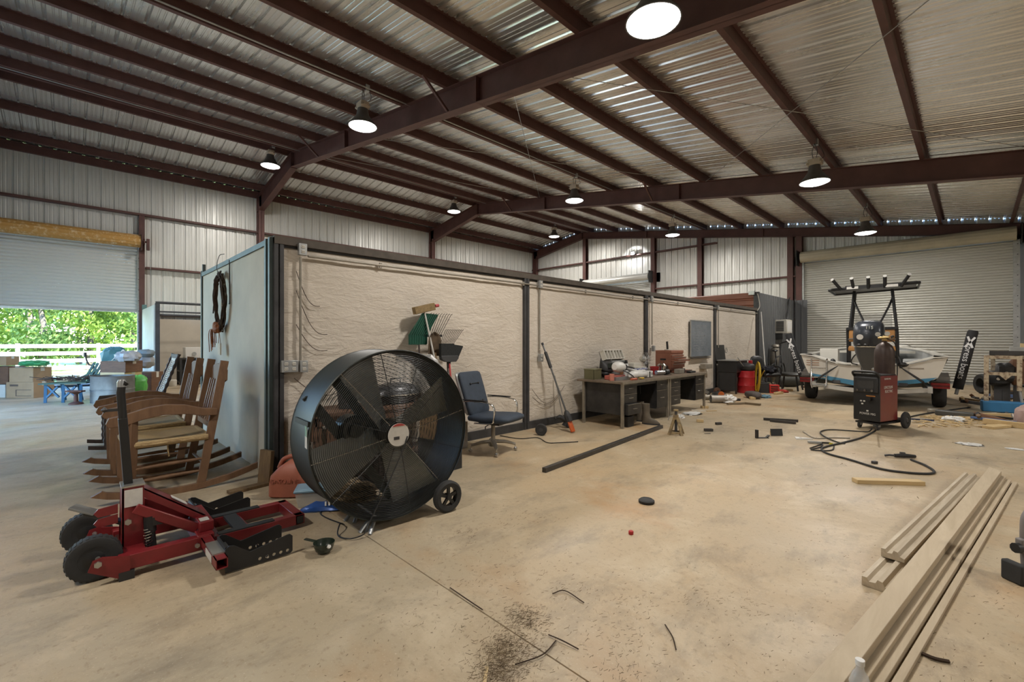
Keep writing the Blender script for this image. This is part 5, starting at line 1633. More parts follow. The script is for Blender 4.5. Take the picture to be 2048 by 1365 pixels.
# ------------------------------------------------------------------ chalkboard and ledge
def chalkboard():
    a = at_x(1381, 641, XP + .03); b = at_x(1421, 712, XP + .03)
    y0, y1, z0, z1 = a.y, b.y, b.z, a.z
    t = thing('chalkboard', 'grey chalkboard with faint chalk writing on the third wall bay', 'chalkboard', (XP + .02, (y0 + y1) / 2, 0))
    w = (y1 - y0) / 2
    m, nt, bs = nodes('chalk_slate')
    v = coords(nt, (1, 2, 9))
    c = mixc(nt, ramp(nt, noise(nt, 2.2, 5, .6, coords(nt)), .35, .75), (.10, .12, .14), (.20, .22, .24))
    nt.links.new(c, bs.inputs['Base Color']); bs.inputs['Roughness'].default_value = .8
    MB().bx(0, .02, -w, w, z0, z1).build('slate', m, t)
    for s in (-1, 1):
        MB().bx(0, .026, s * w - .012, s * w + .012, z0, z1).build('frame_side', MAT['galv'], t)
    MB().bx(0, .026, -w, w, z1 - .012, z1 + .012).build('frame_top', MAT['galv'], t)
    MB().bx(0, .07, -w, w * .8, z0 - .04, z0 - .02).build('chalk_tray', MAT['darksteel'], t)
    # faint chalk strokes
    rnd = random.Random(8)
    ch = MB()
    for r_ in range(11):
        zz = z1 - .12 - r_ * (z1 - z0 - .2) / 11
        y = -w + .08 + rnd.random() * .1
        while y < w - .15 - rnd.random() * .4:
            l_ = .02 + rnd.random() * .05
            pts = [(.0215, y + l_ * q / 3, zz + rnd.uniform(-.018, .018)) for q in range(4)]
            ch.tube(pts, .003, 4)
            y += l_ + .015 + (rnd.random() < .2) * .06
    tag(ch.build('chalk_writing', M('chalk', (.36, .37, .37), .9), t), kind='stuff')
chalkboard()
p = at_x(1425, 735, XP + .08)
tag(MB().bx(0, .14, -.22, .22, 0, .12).build('wall_tray', MAT['conduit'], bevel=.006, loc=(XP + .01, at_x(1413, 730, XP + .08).y, at_x(1413, 730, XP + .08).z - .1)), 'small grey tray fixed to the wall under the chalkboard', 'tray')

# ------------------------------------------------------------------ floor in front of the desks
MAT['tubesteel'] = M('black_tube_steel', (.075, .070, .066), .45, .5, .3, 10)
p, q = gp(1088, 946), gp(1323, 857)
tag(MB().bar((p.x, p.y, .026), (q.x, q.y, .026), .05, .05).build('square_tube', MAT['tubesteel'], bevel=.003), 'long dark square steel tube lying on the floor', 'steel tube')
def jack_stand():
    c = gp(1352, 869)
    t = thing('jack_stand', 'worn yellowish jack stand on the floor before the desks', 'jack stand', (c.x, c.y, 0), R(20))
    JM = rusty('worn_mustard', (.30, .22, .11), (.14, .10, .06), .45, .65, 18)
    for k in range(4):
        a = R(45 + 90 * k)
        MB().bar((.13 * math.cos(a), .13 * math.sin(a), .0), (.03 * math.cos(a), .03 * math.sin(a), .25), .045, .012, (math.cos(a), math.sin(a), .3)).build('leg', JM, t)
    for k in range(4):
        a, b_ = R(45 + 90 * k), R(135 + 90 * k)
        MB().bar((.115 * math.cos(a), .115 * math.sin(a), .03), (.115 * math.cos(b_), .115 * math.sin(b_), .03), .01, .025).build('brace', JM, t)
    MB().bx(-.035, .035, -.035, .035, .22, .29).build('collar', JM, t)
    MB().cyl((0, 0, .04), (0, 0, .34), .02, n=12).build('ratchet_post', MAT['darksteel'], t, smooth=True)
    MB().bx(-.035, .035, -.02, .02, .34, .37).build('saddle', JM, t, bevel=.006)
    MB().tube([(-.03, 0, .27), (-.09, -.02, .26), (-.11, -.02, .20)], .006, 6).build('lever', MAT['galv'], t)
jack_stand()
def bit(name, px, py, d, rz, mat, label, cat, rx=0, lift=0):
    c = gp(px, py)
    return tag(MB().box((0, 0, d[2] / 2), d).build(name, mat, bevel=min(d) * .12, loc=(c.x, c.y, lift), rot=(rx, 0, R(rz))), label, cat)
bit('steel_offcut', 1437, 850, (.10, .05, .04), 60, MAT['tubesteel'], 'small dark steel block, farther of the two near the jack stand', 'steel block')
bit('steel_offcut', 1417, 863, (.13, .05, .04), 45, MAT['tubesteel'], 'small dark steel block, nearer of the two near the jack stand', 'steel block')
bit('wood_block', 1400, 845, (.11, .05, .05), 30, MAT['lumber'], 'small pale wood block beyond the jack stand', 'wood block')
bit('wood_block', 1409, 817, (.14, .08, .05), 55, MAT['lumber'], 'pale wood block at the far foot of the desk', 'wood block')
bit('wood_block', 1505, 799, (.13, .08, .06), 40, MAT['lumber'], 'pale wood block beside the grey round cushion', 'wood block')
bit('metal_strip', 1415, 868, (.09, .02, .006), 50, MAT['darksteel'], 'tiny dark metal strip on the floor near the blocks', 'metal strip')
c = gp(1553, 872)
t = thing('black_panel_box', 'small upright black panel with pale wooden back on the floor', 'box', (c.x, c.y, 0), R(47))
MB().box((0, 0, .05), (.17, .012, .1), (R(-12), 0, 0)).build('panel', MAT['black'], t)
MB().box((.02, .045, .03), (.14, .07, .06)).build('wooden_back', MAT['lumber'], t)
t = thing('angle_bracket', 'bent black steel bracket lying on the floor', 'bracket', tuple(gp(1524, 877)), R(47))
MB().bx(-.09, -.06, -.02, .02, 0, .12).build('upright', MAT['black'], t)
MB().bx(-.09, .09, -.02, .02, 0, .012).build('foot', MAT['darksteel'], t)
MB().box((.08, 0, .025), (.05, .04, .012), (0, R(-40), 0)).build('lip', MAT['black'], t)
for k, (a, b_, lb) in enumerate((((1527, 841), (1596, 845), 'flat dark steel bar, longer of the pair on the mid floor'), ((1540, 844), (1592, 849), 'flat dark steel bar, shorter of the pair on the mid floor'))):
    p, q = gp(*a), gp(*b_)
    tag(MB().bar((p.x, p.y, .022), (q.x, q.y, .022), .04, .04).build('steel_bar', MAT['tubesteel']), lb, 'steel bar')
# clutter at the far foot of the desk
for k, (px, py, r, l, mm, lb) in enumerate(((1437, 806, .085, .34, M('galv_pipe', (.36, .33, .29), .5, .4), 'fat grey pipe offcut lying on the floor'), (1418, 800, .06, .3, MAT['conduit'], 'thin grey pipe offcut beside the fat one'))):
    c = gp(px, py)
    tag(MB().lathe([(r * .85, -l / 2), (r, -l / 2), (r, l / 2), (r * .85, l / 2), (r * .85, -l / 2)], 18, (0, 0, r), 'x').build('pipe_offcut', mm, smooth=True, loc=tuple(c), rot=(0, 0, R(42))), lb, 'pipe')
crumple('plastic_sheet', tuple(gp(1456, 805) + Vector((0, 0, .06))), (.14, .22, .10), MAT['white'], 'crumpled white plastic sheet on the floor by the pipes', 'plastic sheet', 21, .22, z0=.003)
crumple('paper_scrap', tuple(gp(1385, 828)), (.13, .22, .025), MAT['white'], 'crumpled white paper under the farther desk', 'paper', 5, .3, z0=.002)
crumple('paper_scrap', tuple(gp(1360, 836)), (.08, .09, .05), MAT['white'], 'small white paper wad behind the jack stand', 'paper', 6, .3, z0=.002)
def grinder_pile():
    for k, (px, py, mm, lb) in enumerate(((1412, 797, MAT['chrome'], 'silver wheel rim on the floor at the desk foot'), (1434, 791, M('brown_wheel', (.10, .05, .03), .6), 'brown round brush by the wall base'))):
        c = gp(px, py)
        tag(MB().lathe([(.03, -.03), (.09, -.03), (.1, 0), (.09, .03), (.03, .03), (.03, -.03)], 18, (0, 0, .1), 'y').build('disc_wheel', mm, smooth=True, loc=tuple(c), rot=(0, 0, R(30 + 40 * k))), lb, 'wheel')
    c = gp(1437, 800)
    t = thing('leaf_blower', 'black tool with orange cap on the floor by the post', 'power tool', tuple(c), R(20))
    MB().blob((0, 0, .10), (.16, .12, .10), 14, 9, 2, .04).build('body', MAT['black'], t, smooth=True)
    MB().lathe([(0, .0), (.065, 0), (.065, .05), (.03, .07), (0, .07)], 16, (.06, -.12, .14), 'y').build('cap', M('orange_cap', (.6, .14, .02), .4), t, smooth=True)
grinder_pile()
p0, p1, p2 = gp(1455, 810), gp(1490, 809), gp(1521, 812)
tag(MB().bar((p0.x, p0.y, .02), (p1.x, p1.y, .025), .07, .03).bar((p1.x, p1.y, .025), (p2.x, p2.y, .025), .07, .04).build('bent_channel', M('tan_channel', (.22, .17, .11), .6, .2)), 'bent tan metal channel lying on the floor', 'channel')
bit('hinge_plate', 1474, 802, (.13, .10, .05), 40, MAT['black'], 'small black hinge block behind the bent channel', 'hinge')
bit('wood_splinter', 1423, 823, (.22, .035, .012), 60, MAT['lumber'], 'thin pale splinter of wood on the mid floor', 'wood splinter')
bit('wood_splinter', 1397, 822, (.25, .03, .01), 20, MAT['white'], 'thin white strip lying past the desk foot', 'strip')
# ------------------------------------------------------------------ boat on its trailer (stern towards the camera)
MAT['gel'] = M('white_gelcoat', (.70, .68, .62), .3, 0, .08, 2, coat=.3)
MAT['hullside'] = M('cream_hull', (.60, .56, .49), .35, 0, .1, 2)
MAT['hullblue'] = M('blue_bottom', (.06, .22, .36), .35, 0, .15)
MAT['tan'] = M('tan_vinyl', (.42, .20, .06), .5, 0, .2)
MAT['towerblack'] = M('black_tube', (.016, .016, .017), .4, .2, .2)
BX, BY, BA = -1.55, 12.0, R(5)
def boat():
    t = thing('skiff_boat', 'white centre console boat with blue bottom and black tower on trailer', 'boat', (BX, BY, 0), BA)
    # stations from stern (y=0) to bow (y=5.3); points from starboard gunwale round the keel to port
    def station(y, hw, zg, zc, zk):
        return [(hw, y, zg), (hw * 1.0, y, zg - .05), (hw * .94, y, (zg + zc) / 2), (hw * .86, y, zc), (hw * .42, y, (zc + zk) / 2), (0, y, zk), (-hw * .42, y, (zc + zk) / 2), (-hw * .86, y, zc), (-hw * .94, y, (zg + zc) / 2), (-hw, y, zg - .05), (-hw, y, zg)]
    st = [(0, 1.20, 1.06, .60, .40), (.8, 1.22, 1.05, .58, .36), (2.0, 1.22, 1.06, .58, .36), (3.2, 1.12, 1.10, .62, .38), (4.2, .82, 1.16, .70, .46), (4.9, .42, 1.22, .84, .62), (5.25, .06, 1.26, 1.05, .98)]
    S = [station(*a) for a in st]
    up = MB(); lo = MB()
    for i in range(len(S) - 1):
        for j in range(10):
            q = [S[i][j], S[i + 1][j], S[i + 1][j + 1], S[i][j + 1]]
            (lo if 3 <= j <= 6 else up).add(q, [(0, 1, 2, 3)])
    up.build('hull_side', MAT['hullside'], t, smooth=True)
    lo.build('hull_bottom', MAT['hullblue'], t, smooth=True)
    # transom: corners high, dipped in the middle for the motor
    tr = [(1.20, 1.06), (1.13, .83), (1.06, .66)] + [(1.0, .615), (0, .43), (-1.0, .615)] + [(-1.06, .66), (-1.13, .83), (-1.20, 1.06), (-1.0, 1.03), (-.62, .90), (-.4, .86), (.4, .86), (.62, .90), (1.0, 1.03)]
    MB().prism(tr, 'xz', -.03, .03).build('transom', MAT['hullside'], t)
    MB().prism([(1.05, .665), (0, .50), (-1.05, .665), (-.9, .565), (-.5, .485), (0, .38), (.5, .485), (.9, .565)], 'xz', -.036, .036).build('transom_stripe', MAT['hullblue'], t)
    # stern cap: white lip along the transom top, gunwales and decks
    cap = [(-1.22, 1.07), (-1.0, 1.045), (-.62, .915), (-.4, .875), (.4, .875), (.62, .915), (1.0, 1.045), (1.22, 1.07)]
    for i in range(len(cap) - 1):
        a, b_ = cap[i], cap[i + 1]
        MB().prism([a, b_, (b_[0], b_[1] + .02), (a[0], a[1] + .02)], 'xz', -.05, .55).build('stern_cap', MAT['gel'], t)
    for s in (-1, 1):
        g = MB()
        for i in range(len(st) - 1):
            y0, h0, z0 = st[i][0], st[i][1], st[i][2]; y1, h1, z1 = st[i + 1][0], st[i + 1][1], st[i + 1][2]
            w0, w1 = min(.2, h0), min(.2, h1)
            g.add([(s * h0 * 1.01, y0, z0), (s * h1 * 1.01, y1, z1), (s * (h1 - w1), y1, z1 + .02), (s * (h0 - w0), y0, z0 + .02), (s * h0 * 1.01, y0, z0 + .025), (s * h1 * 1.01, y1, z1 + .025), (s * (h1 - w1), y1, z1 + .04), (s * (h0 - w0), y0, z0 + .04)],
                  [(0, 1, 2, 3), (4, 5, 6, 7), (0, 1, 5, 4), (3, 2, 6, 7)])
        g.build('gunwale', MAT['gel'], t)
        il = MB()
        for i in range(len(st) - 2):
            y0, h0, z0 = st[i][0], st[i][1], st[i][2]; y1, h1, z1 = st[i + 1][0], st[i + 1][1], st[i + 1][2]
            il.add([(s * (h0 - .19), y0 + .3 * (i == 0), z0 + .02), (s * (h1 - .19), y1, z1 + .02), (s * (h1 - .22), y1, .68), (s * (h0 - .22), y0 + .3 * (i == 0), .68)], [(0, 1, 2, 3)])
        il.build('inner_liner', M_liner, t)
    MB().prism([(-1.0, .5), (1.0, .5), (1.0, 2.0), (.92, 3.2), (.6, 4.2), (.2, 4.8), (-.2, 4.8), (-.6, 4.2), (-.92, 3.2), (-1.0, 2.0)], 'xy', .66, .69).build('cockpit_floor', MAT['gel'], t)
    MB().prism([(-.8, 3.3), (.8, 3.3), (.6, 4.2), (.2, 4.9), (-.2, 4.9), (-.6, 4.2)], 'xy', 1.06, 1.12).build('bow_deck', MAT['gel'], t)
    MB().tube(smooth_path([(-.75, 3.3, 1.22), (-.6, 4.0, 1.28), (0, 4.85, 1.32), (.6, 4.0, 1.28), (.75, 3.3, 1.22)], 6), .015, 8).build('bow_rail', MAT['chrome'], t, smooth=True)
    MB().bx(-.9, -.62, .12, .5, .88, .93).build('splash_hatch', MAT['gel'], t, bevel=.01)
    MB().bx(.55, .95, .8, 1.6, .69, .98).build('seat_box', M_liner, t, bevel=.02)
    MB().bx(-.95, -.6, .9, 1.3, .69, 1.2).build('open_hatch', MAT['gel'], t, rot=(0, 0, 0), bevel=.01)
    MB().bx(.62, .86, -.034, -.031, .825, .845).build('hull_decal', M('faded_decal', (.30, .25, .2), .5), t)
    for zz in (.85, .90, .95):
        MB().bx(-1.10, -.86, -.034, -.031, zz - .012, zz + .006).build('decal_stripe', M('decal', (.36, .22, .15), .5), t)
    # console, seat and tower
    MB().prism([(1.9, .69), (2.6, .69), (2.5, 1.45), (2.2, 1.62), (1.95, 1.62)], 'yz', -.42, .42).build('console', MAT['gel'], t, bevel=.02)
    MB().prism([(2.3, 1.55), (2.4, 1.55), (2.28, 2.05), (2.24, 2.05)], 'yz', -.36, .36).build('windscreen', clear('smoked_screen', (.3, .3, .28), .1, .3), t)
    lp = MB().bx(-.44, .44, 1.25, 1.65, 1.14, 1.26).build('leaning_post_seat', MAT['tan'], t, bevel=.03)
    MB().bx(-.42, .42, 1.22, 1.30, 1.36, 1.66).build('leaning_post_back', MAT['tan'], t, bevel=.03)
    MB().bx(-.46, .46, 1.20, 1.34, 1.64, 1.70).build('back_bar', MAT['towerblack'], t)
    for s in (-1, 1):
        MB().tube([(s * .44, 1.3, .69), (s * .44, 1.28, 1.2), (s * .45, 1.24, 1.68)], .025, 8).build('seat_leg', MAT['towerblack'], t, smooth=True)
        MB().tube([(s * .43, 1.20, 1.42), (s * .2, 1.16, 1.46), (0, 1.16, 1.46)], .014, 8).build('grab_bar', MAT['chrome'], t, smooth=True)
    tw = 1.9
    for s in (-1, 1):
        for dy in (0, .55):
            MB().tube([(s * .47, tw + dy, .7), (s * .45, tw + dy, 1.6), (s * .36, tw + dy * .6 + .1, 2.62)], .032, 10).build('tower_leg', MAT['towerblack'], t, smooth=True)
        MB().tube(smooth_path([(s * .37, tw + .1, 2.42), (s * .30, tw, 2.2), (s * .10, tw - .3, 1.70)], 5), .022, 8).build('tower_brace', MAT['towerblack'], t, smooth=True)
        MB().bx(s * .36 - .11, s * .36 + .11, tw - .52, tw - .50, 2.62, 2.68).build('light_bar', MAT['label'], t)
    MB().tube([(-.84, tw - .30, 2.64), (-.84, tw + 1.0, 2.64), (.84, tw + 1.0, 2.70), (.84, tw - .30, 2.70)], .035, 8, closed=True).build('top_ring', MAT['towerblack'], t, smooth=True)
    MB().box((0, tw + .3, 2.69), (1.6, 1.3, .035), (0, R(-2), 0)).build('top_skin', MAT['towerblack'], t)
    MB().bx(-.5, .5, tw - .50, tw - .42, 2.62, 2.70).build('rod_rack', MAT['towerblack'], t)
    for x, lean_ in ((-.58, -.16), (-.34, -.03), (-.06, 0), (.24, 0), (.52, .14)):
        rh = MB().tube([(x, tw - .47, 2.62), (x + lean_, tw - .62, 2.86)], .035, 12).build('rod_holder', MAT['towerblack'], t, smooth=True)
        MB().cyl((x + lean_, tw - .62, 2.86), (x + lean_ * 1.05, tw - .63, 2.868), .037, n=12).build('holder_rim', MAT['white'], rh)
    # hose hanging over the stern at starboard
    MB().tube(smooth_path([(.10, .0, .95), (.25, -.02, 1.08), (.45, .0, 1.06), (.5, -.02, .92), (.52, -.05, .84)], 5), .028, 8).build('control_hose', MAT['black'], t, smooth=True)
    MB().blob((.54, -.02, .90), (.10, .06, .05), 12, 8, 1, .05).build('hose_boot', MAT['black'], t, smooth=True)
    MB().blob((-.62, .05, .93), (.055, .055, .06), 12, 8).build('stern_light', MAT['black'], t, smooth=True)
    # boarding ladder
    ld = MB()
    for s in (-.14, .14):
        ld = MB().tube([(-.86 + s, .02, .98), (-.86 + s, -.10, .96), (-.86 + s, -.12, .42), (-.86 + s * .8, -.16, .34)], .016, 8).build('ladder_rail', MAT['chrome'], t, smooth=True)
    for zz in (.78, .58, .40):
        MB().cyl((-1.0, -.12, zz), (-.72, -.12, zz), .014, n=8).build('ladder_rung', MAT['chrome'], t, smooth=True)
M_liner = M('grey_liner', (.42, .43, .43), .5, 0, .2, 3)
boat()
def outboard():
    t = thing('outboard_motor', 'large dark blue-black outboard motor on the boat stern', 'outboard motor', (BX + .03, BY - .12, 0), BA)
    OM = M('outboard_paint', (.03, .036, .048), .32, .2, .15, coat=.3)
    def ring(z, hx, y0, y1, e=.6, n=24):
        cy, hy = (y0 + y1) / 2, (y1 - y0) / 2
        out = []
        for j in range(n):
            a = 2 * PI * j / n
            c, s = math.cos(a), math.sin(a)
            out.append((hx * math.copysign(abs(c) ** e, c), cy + hy * math.copysign(abs(s) ** e, s), z))
        return out
    rings = [ring(1.27, .245, -.50, .18), ring(1.33, .255, -.53, .20), ring(1.52, .26, -.54, .20), ring(1.66, .25, -.52, .19), ring(1.74, .225, -.46, .16, .65), ring(1.785, .17, -.36, .10, .75), ring(1.80, .06, -.2, -.02, .9)]
    cw = MB().loft(rings).build('cowl', OM, t, smooth=True, ang=60)
    text('power_number', '115', .085, M('silver_print', (.55, .56, .50), .4, .3), cw, (.02, -.535, 1.645), (R(80), 0, 0), .006)
    text('side_lettering', 'YAMAHA', .10, MAT['white'], cw, (.262, -.16, 1.52), (R(90), 0, R(90)), .002)
    MB().lathe([(0, 0), (.055, 0), (.055, .006), (0, .006)], 20, (-.13, -.535, 1.46), 'y').build('round_badge', MAT['label'], cw)
    MB().loft([ring(1.255, .25, -.51, .19), ring(1.275, .257, -.53, .2)]).build('cowl_seam', MAT['chrome'], t, smooth=True)
    for x in (-.14, -.04):
        MB().blob((x, -.52, 1.30), (.045, .035, .03), 10, 6).build('cowl_latch', MAT['black'], t, smooth=True)
    MB().loft([ring(1.26, .242, -.50, .17), ring(1.14, .225, -.47, .12), ring(.98, .175, -.38, .06), ring(.82, .12, -.28, 0), ring(.62, .075, -.2, .0)]).build('leg_housing', M('outboard_grey', (.075, .08, .088), .4, .2, .15), t, smooth=True, ang=60)
    MB().loft([ring(.64, .06, -.18, .0), ring(.45, .05, -.18, .02), ring(.42, .16, -.30, .05), ring(.41, .16, -.30, .05), ring(.40, .05, -.2, .02), ring(.30, .06, -.26, .06)]).build('lower_unit', OM, t, smooth=True, ang=40)
    MB().bx(-.14, .14, -.02, .16, .66, 1.0).build('clamp_bracket', MAT['black'], t, bevel=.02)
    MB().tube([(.02, -.22, .86), (.10, -.26, .80), (.20, -.2, .74)], [.05, .045, .03], 10).build('steering_ram', MAT['galv'], t, smooth=True)
    for k in range(3):
        a = 2 * PI * k / 3
        MB().prism([(0, .33), (.1 * math.cos(a), .33 + .1 * math.sin(a)), (.11 * math.cos(a + .8), .33 + .11 * math.sin(a + .8))], 'xz', -.34, -.33).build('propeller_blade', MAT['darksteel'], t)
    MB().tube(smooth_path([(-.12, -.1, 1.2), (-.26, -.05, 1.05), (-.30, .0, .92), (-.2, .05, .88)], 5), .012, 6).build('rigging_hose', MAT['black'], t, smooth=True)
outboard()
def trailer():
    t = thing('boat_trailer', 'silver boat trailer with black tyres and grey fenders', 'trailer', (BX, BY, 0), BA)
    AL = M('aluminium_beam', (.58, .57, .54), .4, .5, .15)
    for s in (-1, 1):
        MB().bar((s * .95, -.1, .42), (s * .85, 3.2, .42), .07, .12).build('side_beam', AL, t)
        MB().bar((s * .85, 3.2, .42), (0, 5.6, .45), .07, .12).build('bow_beam', AL, t)
        w = MB().lathe([(.17, -.10), (.27, -.105), (.30, -.08), (.31, -.04), (.31, .04), (.30, .08), (.27, .105), (.17, .10), (.17, -.10)], 30, (s * 1.12, .9, .31), 'x').build('tyre', MAT['rubber'], t, smooth=True)
        MB().lathe([(0, -.05), (.05, -.06), (.16, -.08), (.175, -.09), (.175, .09), (.16, .08), (.05, .06), (0, .05)], 20, (s * 1.12, .9, .31), 'x').build('rim', MAT['white'], w, smooth=True)
        f = MB()
        pr_ = [(.9 + .40 * math.cos(R(a)), .31 + .40 * math.sin(R(a))) for a in range(15, 166, 15)]
        pr2 = [(y * 1 + (y - .9) * .03, z + .015) for y, z in pr_[::-1]]
        f.prism(pr_ + pr2, 'yz', s * 1.12 - .14, s * 1.12 + .14)
        f.bx(s * 1.12 - .14, s * 1.12 + .14, .44, .46, .42, .66)
        f.build('fender', M_fender, t)
        MB().bx(s * 1.12 - .14, s * 1.12 + .14, .30, .45, .56, .575).build('fender_step', M('tread_plate', (.14, .135, .13), .5, .6, .4, 30), t)
        tl = MB().bx(s * 1.12 - .15, s * 1.12 + .13, .27, .33, .43, .54).build('tail_light', M('red_lens', (.28, .012, .016), .25), t, bevel=.008)
        MB().bx(s * 1.12 - .15, s * 1.12 + .13, .26, .272, .475, .495).build('reflector_strip', M('dark_lens', (.12, .01, .012), .3), tl)
        # bunks and winch straps
        MB().bar((s * .55, -.05, .50), (s * .5, 3.4, .52), .14, .06).build('bunk', M('bunk_carpet', (.08, .08, .085), .9), t)
        MB().tube([(s * .52, -.06, .84), (s * .62, -.12, .76), (s * .84, -.16, .58), (s * .9, -.12, .46)], [.006, .018, .024, .01], 8).build('tie_down', MAT['black'], t)
    for yy in (-.05, 1.4, 2.9):
        pts = [(-.98, yy, .42), (-.5, yy, .36), (0, yy, .31), (.5, yy, .36), (.98, yy, .42)]
        MB().tube(pts, .06, 4).build('cross_beam', AL, t)
    MB().cyl((-1.05, .9, .31), (1.05, .9, .31), .035, n=10).build('axle', MAT['darksteel'], t)
    MB().bx(-.07, .07, 5.5, 5.64, 0, .5).build('tongue_jack', MAT['galv'], t)
    return t
M_fender = M('dull_fender', (.26, .25, .24), .5, .4, .25, 4)
trailer()
MAT['guide'] = M('black_guide_cover', (.018, .018, .020), .75, 0, .25)
MAT['print'] = M('white_print', (.72, .72, .72), .6, 0, .03)
def guide_post(base, top, label):
    base, top = Vector(base), Vector(top)
    d = (top - base)
    t = thing('trailer_guide', label, 'guide post', tuple(base), 0, 'padded guide posts of the boat trailer')
    MB().tube([(0, 0, 0), tuple(d * .97), tuple(d)], [.085, .085, .07], 16).build('cover', MAT['guide'], t, smooth=True)
    MB().tube([tuple(-d * .10), tuple(d * .02)], .03, 8).build('pole', MAT['galv'], t)
    # writing runs down the post, facing the open bay
    ax = d.normalized()
    out = Vector((-.13 if base.x < -1 else 0.0, -1, 0)).normalized()
    out = (out - ax * out.dot(ax)).normalized()
    side = ax.cross(out).normalized()
    def put(name, s, size, k):
        o = text(name, s, size, MAT['print'], t, (0, 0, 0), (0, 0, 0), .001)
        m = Matrix(((-ax.x, -(-ax.cross(out)).x * -1, out.x, 0), (-ax.y, 0, out.y, 0), (-ax.z, 0, out.z, 0), (0, 0, 0, 1)))
        ex = -ax; ez = out; ey = ez.cross(ex)
        m = Matrix(((ex.x, ey.x, ez.x), (ex.y, ey.y, ez.y), (ex.z, ey.z, ez.z))).to_4x4()
        m.translation = d * k + out * .086
        o.matrix_local = m
    put('lettering', 'xpress boats', .15, .48)
    # big X emblem
    c = d * .80 + out * .088
    for s in (-1, 1):
        a = (ax * .11 + side * s * .055); 
        MB().bar(tuple(c - a), tuple(c + a), .035, .003, tuple(out)).build('emblem_stroke', MAT['print'], t)
guide_post((-3.00, 13.3, .36), (-3.36, 13.3, 1.57), 'black padded guide post with white lettering left of the boat')
guide_post((-.24, 13.3, .38), (-.01, 13.3, 1.60), 'black padded guide post with white lettering right of the boat')

